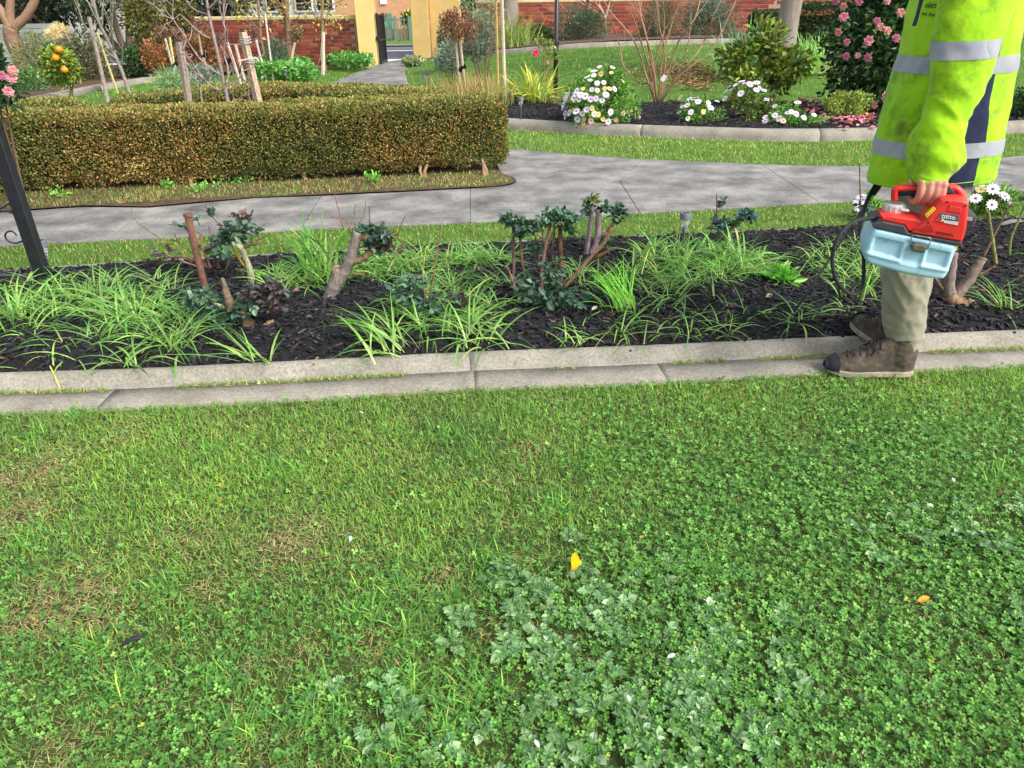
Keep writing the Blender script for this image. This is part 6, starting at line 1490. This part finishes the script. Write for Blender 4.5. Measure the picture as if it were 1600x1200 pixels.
# near hand wrapped round the handle
fing = [(1429, .0112, 0), (1442.5, .0108, .001), (1454, .0100, 0), (1464, .0088, -.002)]
for (u, r, dz) in fing:
    hp0 = onplane(u, 302, .083); x_ = hp0[0]; z_ = hz+dz
    K, p1, p2, p3, p4 = (np.array([x_, hp0[1]+b, z_+c]) for b, c in ((-.026, .036), (-.031, .004), (-.017, -.023), (.010, -.027), (.025, -.008)))
    cap_tube(g, smooth_path([K, p1, p2, p3, p4], 3), np.interp(np.linspace(0, 1, 13), [0, .25, .5, 1], [r*1.1, r*1.06, r, r*.84]), 10)
    cap_tube(g, [wri+[(x_-wri[0])*.35, 0, -.01], K], [.016, .0125])
cap_tube(g, smooth_path([wri+[-.02, .01, -.01], np.array([A(1424, 296, HY)[0], HY+.014, hz+.03]), np.array([A(1432, 300, HY)[0], HY+.03, hz+.006])], 3), np.linspace(.014, .010, 7), 10)
# far hand round the lance grip
lg = A(1386, 268, 2.64)
for k in range(4):
    o = lg+np.array([.004-.005*k, 0, .03-.02*k]); cap_tube(g, [fwri+[-.02, 0, .02-.012*k], o+[.012, -.026, 0], o+[-.016, -.022, -.002], o+[-.022, .006, -.002]], [.012, .0105, .010, .008], 8)
cap_tube(g, [fwri, lg+[.02, .02, .03], lg+[-.012, .022, .04]], [.015, .012, .010], 8)
remesh('body', g, .004, SKIN, PER, 1, dec=.3)
# nails and ring
g = Geo(); x_, y_, _z = onplane(1454, 302, .083); c_ = np.array([x_, y_-.028, hz+.010])
tube(g, [c_+np.array([.0115*math.cos(a), .0118*math.sin(a)*.9, .003*math.sin(a)]) for a in np.linspace(0, 6.283, 17)], .0016, 6)
g.build('ring', mat_plain('gold', (212, 170, 90), .25, metal=1, var=.03), PER, smooth=True)
# hair
g = Geo(); cap_tube(g, [head+[.03, 0, .035], head+[.01, 0, .05]], [.093, .09], 16); cap_tube(g, [head+[.06, 0, -.02], head+[.06, 0, -.03]], [.06, .055], 14)
remesh('hair', g, .006, mat_plain('hair_brown', (60, 44, 34), .7, var=.3, scale=90), PER, 1)
# ---- trousers
g = Geo()
def leg(h, k, a, rr): cap_tube(g, [h, h*.5+k*.5+[.005, 0, 0], k, k*.5+a*.5+[.006, 0, 0], a+[0, 0, .052]], rr, 18)
leg(nh, nk, na, [.10, .092, .080, .073, .066]); leg(fh, fk, fa, [.10, .09, .076, .068, .060])
for dy in (-.06, 0, .06): cap_tube(g, [np.array([hx, YC+.01+dy, .78]), np.array([hx-.005, YC+dy, .93])], [.105, .095], 16)
wr = lambda P: .006*nz3(P, (9, 9, 7), 3.)+.012*(.3-np.abs(nz3(P+np.array([0, 0, 1.])*P[:, :1]*1.2, (8, 8, 17), 8.)))+.003*nz3(P, (40, 40, 36), 2.)+.005*np.exp(-((P[:, 2]-.16)/.05)**2)*nz3(P, (10, 10, 40), 1.)
TR = remesh('trousers', g, .0065, KHAKI, PER, 4, wr)
# ---- boots
def boot(heel, toe, z0, pitch=0.):
    d = unit(toe-heel); ang = math.atan2(d[1], d[0]); R = rot_xyz(0, 0, ang) @ rot_xyz(0, -pitch, 0); L = np.linalg.norm(toe-heel)/.315
    tr = lambda V: (np.asarray(V, float)*L) @ R.T+np.array([heel[0], heel[1], z0])
    st = np.array([(0, .024, .12), (.012, .034, .14), (.04, .040, .15), (.09, .040, .15), (.125, .042, .132), (.16, .046, .108), (.20, .051, .088), (.24, .052, .074), (.275, .046, .064), (.30, .032, .050), (.313, .016, .036)])
    g = Geo(); rows = interp_rows(st, 40); n = 28; a = np.arange(n)*6.283/n; V = []
    for (s, w, h) in rows:
        c, sn = np.cos(a), np.sin(a)
        yy = np.sign(c)*np.abs(c)**.75*w; zz = np.where(sn > 0, np.abs(sn)**.8*(h-.02), -np.abs(sn)**.5*.012)+.022
        V.append(np.column_stack([np.full(n, s), yy, zz]))
    g.add(tr(np.concatenate(V)), [grid_faces(40, n), np.arange(n)[None], (39*n+np.arange(n))[None, ::-1]])
    cap_tube(g, tr([(.058, 0, .07), (.058, 0, .11), (.058, 0, .128)]), np.array([.05, .047, .045])*L, 20)
    wrk = lambda P: .0022*nz3(P, (40, 40, 70), 2.)+.0012*nz3(P, (110, 110, 110), 4.)
    up = remesh('boot', g, .0045, LEATH, PER, 2, wrk)
    def outline(gr, k=26):
        r_ = interp_rows(st, k); r_[:, 1] = np.sqrt(np.clip(r_[:, 1], 0, 1)*np.maximum(r_[:, 1], .018))
        l = [(s, w+gr) for s, w, h in r_]; l = [(-gr, .006)]+l+[(.313, .012)]
        return np.array(l+[(s, -w) for s, w in l[::-1]])
    o = outline(.004); n = len(o); g = Geo(); zs = [0, .004, .02, .024]; ins = [.94, 1, 1, .97]
    cen = o.mean(0); V = np.concatenate([np.column_stack([cen+(o-cen)*k, np.full(n, z)+np.clip((o[:, 0]-.25)/.06, 0, 1)*.008]) for k, z in zip(ins, zs)])
    g.add(tr(V), [grid_faces(4, n), np.arange(n)[None, ::-1], (3*n+np.arange(n))[None]]); g.build('sole', SOLE, up, smooth=False)
    g = Geo(); tc_ = rows[rows[:, 0] > .268]; n = 20; a = np.linspace(-.25, math.pi+.25, n); V = []
    for (s, w, h) in tc_:
        c, sn = np.cos(a), np.sin(a); V.append(np.column_stack([np.full(n, s+.005), np.sign(c)*np.abs(c)**.75*(w+.003), np.where(sn > 0, np.abs(sn)**.8*(h-.017), sn*.02)+.024]))
    m_ = len(tc_); g.add(tr(np.concatenate(V)), [grid_faces(m_, n, False), ((m_-1)*n+np.arange(n))[None, ::-1]]); g.build('toe_cap', RUBB, up, smooth=True)
    g = Geo(); tube(g, tr([(.050+.044*math.cos(t), .036*math.sin(t), .150-.016*math.cos(t)) for t in np.linspace(0, 6.283, 25)]), .0085*L, 8); g.build('collar', RUBB, up, smooth=True)
    for i, s in enumerate(np.linspace(.122, .232, 6)):
        h = np.interp(s, st[:, 0], st[:, 2]); h2 = np.interp(s+.02, st[:, 0], st[:, 2]); g = Geo()
        tube(g, tr(smooth_path([(s, -.034, h-.012), (s+.008, -.012, h+.007), (s+.014, .014, h2+.007), (s+.02, .034, h2-.012)], 3)), .0026*L, 6); g.build('lace', LACE, up, smooth=True)
        for sg in (-1, 1):
            g = Geo(); tube(g, tr([(s+.004*math.cos(t), sg*.037, h-.016+.004*math.sin(t)) for t in np.linspace(0, 6.283, 9)]), .0012*L, 5); g.build('eyelet', mat_eye, up)
    g = Geo(); h = .125
    for pts in ([(.13, -.01, .115), (.15, -.04, .115), (.165, -.05, .088), (.15, -.045, .10)], [(.13, .0, .117), (.165, -.02, .113), (.185, -.03, .095)], [(.13, .01, .117), (.155, .035, .11), (.175, .045, .09)]): tube(g, tr(smooth_path(pts, 4)), .0024*L, 6)
    g.build('lace_bow', LACE, up, smooth=True)
    return up
mat_eye = mat_plain('brass_eyelet', (150, 130, 96), .4, metal=.8)
boot(G(1427, 591)[:2]+[0, .03], G(1290, 586)[:2]+[0, .02], .006)
boot(G2(1396, 556, .05), G2(1336, 506, .06), .052, .04)
# ---- jacket
def jlevel(v):
    uF = np.interp(v, [-90, -40, 0, 30, 61, 88, 115, 140, 165, 190, 216, 241, 262, 283], np.array([1462, 1448, 1436, 1427, 1418, 1411, 1402, 1394, 1387, 1379, 1371, 1364, 1359, 1355])+5)
    uB = np.interp(v, [-90, -40, 0, 30, 61, 88, 115, 140, 165, 190, 216, 241, 262, 283], np.array([1602, 1600, 1597, 1594, 1591, 1588, 1584, 1580, 1577, 1574, 1570, 1566, 1562, 1559])-17)
    tl = np.interp(v, [-90, 0, 88, 216, 283], [1, 3, 7, 12, 19])
    D = np.interp(v, [-90, 0, 100, 200, 283], [.195, .20, .195, .19, .185])
    f, b = A(uF, v, YC), A(uB, v-tl, YC)
    uA = np.interp(v, [0, 88, 165, 216, 243, 283], [1492, 1474, 1448, 1429, 1419, 1407]); uS = np.interp(v, [0, 88, 112, 165, 213, 240, 283], [1560, 1553, 1549, 1538, 1535, 1525, 1514])
    xa, xs = A(uA, v, YC-D*.88)[0], A(uS, v-tl*.7, YC-D*.8)[0]
    return f, b, D, np.clip((xa-f[0])/(b[0]-f[0]), .2, .7), np.clip((xs-f[0])/(b[0]-f[0]), .45, .9)
NC = (18, 16, 18)
def jring(v, off=0.):
    f, b, D, tA, tB = jlevel(v)
    t = np.concatenate([tA*np.linspace(0, 1, NC[0], endpoint=False)**2, np.linspace(tA, tB, NC[1], endpoint=False), 1-(1-tB)*np.linspace(1, 0, NC[2]+1)**2])
    w = (1-np.abs(2*t-1)**2.1)**(1/2.1)
    x = f[0]-off+(b[0]-f[0]+2*off)*t; z = f[2]+(b[2]-f[2])*t
    near = np.column_stack([x, YC-(D+off)*w, z]); far = np.column_stack([x, YC+(D+off)*w, z])[1:-1][::-1]
    R = np.concatenate([near, far])
    c = R.mean(0); d = unit((R-c)*[1, 1, 0])
    fold = .012*nz3(R, (7, 7, 2.0), 2.)+.013*(.35-np.abs(nz3(R+np.array([0, 0, 1.])*R[:, :1]*.6, (9, 9, 5), 6.)))+.004*nz3(R, (30, 30, 18), 9.)
    return R+d*fold[:, None]
vs = np.linspace(-60, 283, 110); RR = np.array([jring(v) for v in vs])
# yoke and shoulders above
top = RR[0]; cT = top.mean(0); up_ = []
for k, (sx, sy, z) in enumerate([(.45, .34, 1.50), (.62, .55, 1.465), (.82, .84, 1.43), (.95, .97, 1.39)]):
    up_.append(np.column_stack([cT[0]+(top[:, 0]-cT[0])*sx, YC+(top[:, 1]-YC)*sy, np.full(len(top), z)]))
RR = np.concatenate([np.array(up_), RR]); m, n = RR.shape[:2]
last = RR[-1]; cl = last.mean(0)
RR = np.concatenate([RR, [last*[1, 1, 1]+[0, 0, -.004], cl+(last-cl)*[.965, .94, 1]+[0, 0, .002], cl+(last-cl)*[.95, .92, 1]+[0, 0, .08]]]); m = len(RR)
F = grid_faces(m, n); col = (F[:, 0] % n); nn = sum(NC)+1
mir = np.where(col < nn-1, col, 2*(nn-1)-1-col)
row = F[:, 0]//n
mi = np.where((mir >= NC[0]) & (mir < NC[0]+NC[1]), 1, 0)
mi = np.where((row < 36) & (mir < 1), 1, mi); mi = np.where(row >= m-2, 1, mi)
g = Geo(); g.add(RR.reshape(-1, 3), [F]); g.M = [mi.astype(np.int32)]
JK = g.build('jacket', [HIVIS, NAVY], PER, smooth=True)
def tape(v0, v1):
    g = Geo(); rr = np.array([jring(v, .0016) for v in np.linspace(v0, v1, 9)])
    g.add(rr.reshape(-1, 3), [grid_faces(len(rr), n)]); g.build('reflective_tape', TAPE, JK, smooth=True)
tape(87, 113); tape(216, 240)
g = Geo(); tube(g, np.concatenate([jring(277, .0008), jring(277, .0008)[:1]]), .0011, 4); g.build('hem_stitch', HIVIS, JK)
# sleeve
SL = [(-70, 1478, 1592, 2.335), (-30, 1474, 1588, 2.325), (0, 1469, 1583, 2.315), (30, 1464, 1574, 2.305), (61, 1459, 1561, 2.30), (91, 1455, 1552, 2.295), (117, 1453, 1545, 2.29), (140, 1452, 1536, 2.285), (160, 1450, 1526, 2.28), (187, 1440, 1508, 2.272), (205, 1433, 1506, 2.267), (219, 1429, 1504, 2.262), (245, 1423, 1500, 2.25), (262, 1420, 1486, 2.243), (275, 1419.5, 1478, 2.238), (291, 1420, 1476, 2.234)]
def sring(v, off=0., n=56):
    s = np.asarray(SL, float); uL, uR, Y = (np.interp(v, s[:, 0], s[:, k]) for k in (1, 2, 3))
    tilt = np.interp(v, [0, 60, 120, 200, 262, 291], [-4, -6, -6, 2, 12, 17])
    a_, b_ = A(uL, v-tilt*.5, Y), A(uR, v+tilt*.5, Y); c = (a_+b_)/2; h = (b_-a_)/2; r = np.linalg.norm(h)+off
    a = np.arange(n)*6.283/n; dp = np.interp(v, [-70, 100, 200, 291], [.95, .85, .95, .85])*r
    R = c+np.outer(np.cos(a)*r, unit(h))+np.outer(np.sin(a)*min(dp, .075+off), [0, 1., 0])
    d = unit((R-c)*[1, 1, .3])
    k = np.interp(v, [0, 120, 170, 200, 250, 275, 280], [.4, .7, 1.3, 1.4, 1.3, .5, .15])
    fold = .008*k*nz3(R, (11, 11, 9), 4.)+.013*k*(.3-np.abs(nz3(R+np.array([0, 0, 1.])*R[:, :1]*.9, (10, 10, 15), 9.)))+.003*k*nz3(R, (40, 40, 40), 3.)
    return R+d*fold[:, None]
vv = np.concatenate([np.linspace(-70, 278, 130), [279, 280, 281, 284, 288, 290.5]]); rr = [sring(v, (-.0015 if 279 < v < 280.5 else 0)) for v in vv]
top0 = rr[0]; ct = top0.mean(0); rr = [ct+(top0-ct)*.2+[.0, .05, .085], ct+(top0-ct)*.6+[0, .03, .07], ct+(top0-ct)*.88+[0, .012, .04]]+rr
e_ = rr[-1]; ce = e_.mean(0); rr += [ce+(e_-ce)*.93+[0, 0, .001], ce+(e_-ce)*.88+[0, 0, .05]]
rr = np.array(rr); g = Geo(); g.add(rr.reshape(-1, 3), [grid_faces(len(rr), 56), np.arange(56)[None, ::-1]]); SLV = g.build('sleeve', HIVIS, PER, smooth=True)
q_ = [sring(v, .0016) for v in np.linspace(62, 91, 9)]
g = Geo(); g.add(np.array(q_).reshape(-1, 3), [grid_faces(9, 56)]); g.build('reflective_tape', TAPE, SLV, smooth=True)
# far sleeve
g = Geo(); P = smooth_path([fsh+[0, -.01, .03], (fsh+felb)/2, felb, (felb+fwri)/2, fwri+[.03, .01, .01]], 5); tube(g, P, np.linspace(.08, .055, len(P)), 20, rough=.01); g.build('sleeve', HIVIS, PER, smooth=True)
# embroidered marks on the chest
def text_mesh(txt, p, ex, ey, size, mat, name, parent, off=None):
    cu = bpy.data.curves.new('t', 'FONT'); cu.body = txt; cu.align_x = 'CENTER'; cu.align_y = 'CENTER'; cu.size = 1; cu.extrude = .02
    o = bpy.data.objects.new('t', cu); SC.collection.objects.link(o); dg = bpy.context.evaluated_depsgraph_get(); dg.update()
    me = bpy.data.meshes.new_from_object(o.evaluated_get(dg)); bpy.data.objects.remove(o)
    V = np.array([v.co for v in me.vertices]); Fs = [list(f.vertices) for f in me.polygons]; bpy.data.meshes.remove(me)
    ex, ey = unit(ex), unit(ey); ez = np.cross(ex, ey)
    g = Geo(); g.add(np.asarray(p)+size*(V[:, :1]*ex+V[:, 1:2]*ey+V[:, 2:]*ez), Fs); return g.build(name, mat, parent)
def surfY(u, v):
    best = None
    for vv_ in (v,):
        f, b, D, *_ = jlevel(v); 
        for Y in np.linspace(YC-.25, YC, 60):
            p = A(u, v, Y); t = (p[0]-f[0])/(b[0]-f[0])
            if 0 < t < 1 and p[1] >= YC-D*(1-abs(2*t-1)**2.1)**.476-.004: return p
    return A(u, v, YC-.12)
INK = mat_plain('thread_navy', (14, 40, 40), .8)
p0, p1 = surfY(1446, 8), surfY(1461, 8); text_mesh('oiiars', (p0+p1)/2+[-.004, -.012, 0], p1-p0, (0, .0, 1), .024, INK, 'embroidery', JK)
p0, p1 = surfY(1440, 21), surfY(1459, 23); text_mesh('mm .Asm', (p0+p1)/2+[-.004, -.012, 0], p1-p0, (0, .0, 1), .017, INK, 'embroidery', JK)

# ================================================================== THE SPRAYER

RED = mat_noise('red_plastic', [(.3, (206, 40, 34)), (.7, (226, 52, 44))], scale=9, rough=.42, spec=.5, bump=.05, bscale=200, bdist=.001)
GRY_ = mat_plain('dark_grey_plastic', (58, 58, 64), .5); BLUE = mat_noise('milky_blue_tank', [(.3, (148, 190, 208)), (.7, (172, 208, 222))], scale=5, rough=.35, spec=.5, bump=.05, bscale=90, bdist=.001, scale2=22, stops2=[(.34, (190, 180, 160)), (.46, (255, 255, 255))], mix=.6)
bN = BLUE.node_tree.nodes['Principled BSDF']; bN.inputs['Subsurface Weight'].default_value = .25; bN.inputs['Subsurface Radius'].default_value = (.02, .03, .04); bN.inputs['Subsurface Scale'].default_value = .6
WHTP = mat_plain('white_plastic', (190, 186, 180), .45, var=.05); STEEL = mat_plain('steel_wire', (150, 150, 150), .3, metal=.9)
SPR = thing('garden_sprayer', 'red and pale blue battery garden sprayer held by its handle', 'sprayer', Z(520, 1060, .08))
def extr(name, pts, y0, y1, mat, bev=.004, parent=None, smooth=False):
    P = np.array([Z(a, b) for a, b in pts]); P = np.column_stack([(P-P00) @ PX, P[:, 2]])
    ar = sum(P[i-1][0]*P[i][1]-P[i][0]*P[i-1][1] for i in range(len(P)))
    if ar < 0: P = P[::-1]
    n = len(P); e = unit(np.roll(P, -1, 0)-P); nr = np.stack([e[:, 1], -e[:, 0]], 1); vn = unit(nr+np.roll(nr, 1, 0))
    prof = [(y0, bev), (y0+bev*.35, bev*.35), (y0+bev, 0), (y1-bev, 0), (y1-bev*.35, bev*.35), (y1, bev)]
    V = np.concatenate([P00*[1, 1, 0]+np.outer(P[:, 0]-vn[:, 0]*i, PX)+y*PD+np.outer(P[:, 1]-vn[:, 1]*i, [0, 0, 1.]) for y, i in prof])
    g = Geo(); g.add(V, [grid_faces(len(prof), n)[:, ::-1], np.arange(n)[None], ((len(prof)-1)*n+np.arange(n))[None, ::-1]])
    return g.build(name, mat, parent or SPR, smooth=smooth)
# tank as a shaped shell
TL, TR_, BR_, BL = Z(163, 568), Z(1062, 762), Z(930, 1140), Z(52, 940)
ns, nt_ = 72, 44; S_, T_ = np.meshgrid(np.linspace(0, 1, ns), np.linspace(0, 1, nt_), indexing='ij')
def tank(sgn):
    base = (1-S_)[..., None]*((1-T_)[..., None]*TL+T_[..., None]*BL)+S_[..., None]*((1-T_)[..., None]*TR_+T_[..., None]*BR_)
    cen = (TL+TR_+BR_+BL)/4; ed = np.abs(2*S_-1)**7*np.abs(2*T_-1)**5
    base = cen+(base-cen)*(1-.10*ed[..., None]*(T_ > .5)[..., None])
    base = base-(.008*np.clip(.35-S_, 0, 1)*4*np.sin(T_*math.pi))[..., None]*PX; base[..., 2] -= .008*np.sin(S_*math.pi)*T_
    pr = ((1-np.abs(2*S_-1)**22)**(1/4.))*((1-np.abs(2*T_-1)**16)**(1/4.))
    rel = -.009*ss(.2, .26, T_)*(1-ss(.60, .66, T_))*(ss(.07, .11, S_)*(1-ss(.36, .40, S_))+ss(.66, .70, S_)*(1-ss(.90, .94, S_)))
    rel += -.006*ss(.40, .44, S_)*(1-ss(.62, .66, S_))*ss(.12, .18, T_)*(1-ss(.70, .76, T_))
    rel += .004*np.exp(-((T_-.70)/.05)**2)
    base = base+(.083+sgn*(.083*pr+rel))[..., None]*PD
    return base.reshape(-1, 3)
g = Geo(); Fq = grid_faces(ns, nt_, False); g.add(tank(-1), [Fq[:, ::-1]]); g.add(tank(1), [Fq]); TK = g.build('tank', BLUE, SPR, smooth=True)
extr('collar_band', [(150, 540), (262, 510), (490, 556), (532, 628), (1092, 728), (1084, 768), (560, 668), (162, 572)], .002, .164, GRY_, .004)
extr('deck', [(255, 462), (360, 452), (640, 498), (690, 520), (700, 640), (530, 625), (488, 560), (250, 508)], .012, .125, RED, .006)
BODY = extr('housing', [(640, 560), (700, 510), (745, 440), (845, 322), (880, 286), (930, 272), (1040, 272), (1115, 284), (1150, 305), (1162, 350), (1150, 470), (1136, 590), (1110, 690), (1082, 726), (800, 676), (560, 632), (585, 590)], .0, .12, RED, .008)
extr('raised_panel', [(960, 342), (1082, 358), (1074, 424), (928, 400)], -.002, .01, RED, .002, BODY)
dr_ = mat_plain('red_recess_shade', (150, 30, 26), .5)  # darker red copy paints the shade of the inset and slanted slots
extr('recess_shade', [(950, 336), (1090, 352), (1085, 366), (955, 350)], -.0012, .01, dr_, .0005, BODY)
extr('logo_plate', [(862, 415), (1060, 440), (1042, 550), (800, 503)], -.0016, .01, mat_plain('logo_grey', (88, 84, 90), .4, var=.04), .0008, BODY)
extr('logo_strip', [(842, 470), (900, 480), (880, 516), (806, 502)], -.0022, .01, RED, .0004, BODY)
extr('logo_strip', [(905, 492), (1048, 512), (1042, 548), (895, 519)], -.0022, .01, mat_plain('pale_print', (206, 196, 198), .5, var=.05), .0004, BODY)
WP = mat_plain('white_print', (240, 240, 240), .5, var=.02)
exv = Z(1000, 468)-Z(880, 446); eyv = Z(900, 400)-Z(892, 500)
text_mesh('ozito', Z(946, 458, -.0030), exv, eyv, .0185, WP, 'lettering', BODY)
text_mesh('X', Z(888, 494, -.0034), exv, eyv, .017, WP, 'lettering', BODY)
for (a, b) in [(935, 305), (1128, 343), (738, 523)]:
    g = Geo(); lathe(g, [(.0032, 0), (.0032, .003)], Z(a, b, -.0015), 10, rot_xyz(-math.pi/2, 0, -YAW)); g.build('screw', RUBB, BODY)
for k in range(6): extr('vent_slot', [(600+k*30, 580-k*9+8), (614+k*30, 575-k*9+8), (690+k*22, 618), (672+k*22, 618)][0:4], -.0012, .01, dr_, .0004, BODY)
for k in range(6): extr('vent_slot', [(812+k*31, 606+k*5), (828+k*31, 609+k*5), (846+k*31, 640+k*5), (830+k*31, 637+k*5)], -.0012, .01, RUBB, .0004, BODY)
extr('warning_label', [(706, 440), (790, 358), (816, 378), (722, 468)], -.0012+.0, .012, mat_plain('label_yellow', (232, 206, 40), .5, var=.04), .0004, BODY)
for k in range(4): extr('label_print', [(722+k*22, 440-k*22), (728+k*22, 434-k*22), (736+k*22, 444-k*22), (730+k*22, 450-k*22)], -.0018, .01, RUBB, .0002, BODY)
extr('yellow_sticker', [(1032, 772), (1060, 768), (1040, 828), (1016, 834)], .014, .06, mat_plain('sticker_yellow', (238, 208, 20), .5, var=.03), .001)
extr('battery', [(1150, 470), (1190, 462), (1272, 478), (1262, 560), (1236, 612), (1140, 640), (1136, 560)], .04, .13, GRY_, .006)
extr('battery_stripe', [(1150, 490), (1232, 496), (1222, 540), (1146, 528)], .037, .045, mat_plain('grey_stripe', (150, 150, 150), .4), .001)
# handle: red spine with black grip under it
HP = smooth_path([Z(388, 285, .083), Z(384, 215, .083), Z(400, 168, .083), Z(470, 158, .083), Z(560, 155, .083), Z(720, 150, .083), Z(890, 148, .083), Z(985, 152, .083), Z(1040, 172, .083), Z(1080, 230, .083), Z(1100, 290, .083)], 4)
g = Geo(); tube(g, HP, .0105, 12, ell=1.5, up=PD); g.build('handle', RED, SPR, smooth=True)
g = Geo(); tube(g, smooth_path([Z(420, 222, .083), Z(480, 205, .083), Z(560, 198, .083), Z(720, 196, .083), Z(880, 205, .083), Z(960, 220, .083), Z(1060, 262, .083)], 4), np.interp(np.linspace(0, 1, 25), [0, .15, .5, .7, 1], [.007, .0105, .0115, .0105, .013]), 12, ell=1.25, up=PD); g.build('grip', RUBB, SPR, smooth=True)
extr('handle_web', [(875, 180), (1010, 190), (1075, 275), (940, 262), (880, 252), (868, 215)], .062, .104, GRY_, .003)
g = Geo(); lathe(g, [(.004, 0), (.004, .003)], Z(980, 215, .060), 10, rot_xyz(-math.pi/2, 0, -YAW)); g.build('pin', RUBB, SPR)
upv = unit(Z(400, 300)-Z(372, 430)); ax_ = np.array(Vector(upv).to_track_quat('Z', 'Y').to_matrix())
cb = Z(366, 440, .083); g = Geo(); lathe(g, [(.031, 0), (.031, .030), (.029, .036), (.026, .038), (.024, .036)], cb, 26, ax_); cpo = g.build('filler_cap', WHTP, SPR, smooth=False)
rb = Geo(); box(rb, (0, 0, 0), (.003, .004, .03)); rbm = rb.mesh('cap_rib', WHTP)
for k in range(14):
    a = k*6.283/14; q = cb+(np.array([.0312*math.cos(a), .0312*math.sin(a), .017]) @ ax_.T); inst('rib', rbm, cpo, q, Matrix(ax_.tolist()).to_euler())
extr('latch_seat', [(470, 412), (565, 432), (560, 456), (465, 440)], .05, .12, WHTP, .003)
g = Geo(); tube(g, smooth_path([Z(540, 772, -.004), Z(556, 700, -.006), Z(575, 652, -.006), Z(660, 664, -.006), Z(758, 682, -.006), Z(748, 740, -.006), Z(722, 800, -.004)], 4), .0016, 6); g.build('latch_wire', STEEL, SPR, smooth=True)
extr('latch', [(560, 745), (590, 728), (700, 742), (722, 768), (700, 822), (660, 830), (580, 812), (555, 790)], -.010, .02, mat_plain('olive_rubber', (84, 88, 68), .6, var=.15), .006, smooth=False)
# hose and lance
g = Geo(); hp_ = smooth_path([A(u, v, y) for u, v, y in [(1384, 343, float(onplane(1384, 343, .07)[1])), (1372, 341.5, float(onplane(1384, 343, .07)[1])), (1352, 342, 2.2), (1328, 350, 2.16), (1308, 374, 2.14), (1300.5, 405, 2.14), (1306, 436, 2.14), (1322, 456, 2.17), (1338, 459, 2.20), (1348, 446, 2.24), (1349.5, 410, 2.30), (1345.5, 370, 2.38), (1347, 340, 2.45), (1356, 310, 2.52), (1368, 288, 2.57), (1380, 268, 2.62)]], 5)
tube(g, hp_, .0062, 10); g.build('hose', RUBB, SPR, smooth=True)
g = Geo(); tube(g, [onplane(1390, 343.5, .07), onplane(1376, 341.5, .07)], .008, 10); g.build('hose_connector', STEEL, SPR, smooth=True)
lp = [A(1390, 262, 2.63), A(1376, 284, 2.66), A(1364, 302, 2.69), G(1250, 474, .10)]
t = thing('spray_lance', 'thin grey spray lance with black grip pointing into the bed', 'lance', lp[3])
g = Geo(); tube(g, lp[:3], [.013, .014, .012], 10); g.build('grip', RUBB, t, smooth=True)
g = Geo(); tube(g, [lp[2]*(1-k)+lp[3]*k for k in np.linspace(0, 1, 5)], .0042, 8); g.build('tube', mat_plain('lance_grey', (96, 100, 100), .4), t, smooth=True)
g = Geo(); d = unit(lp[3]-lp[2]); tube(g, [lp[3], lp[3]+d*.02], [.007, .005], 8); g.build('nozzle', RUBB, t, smooth=True)
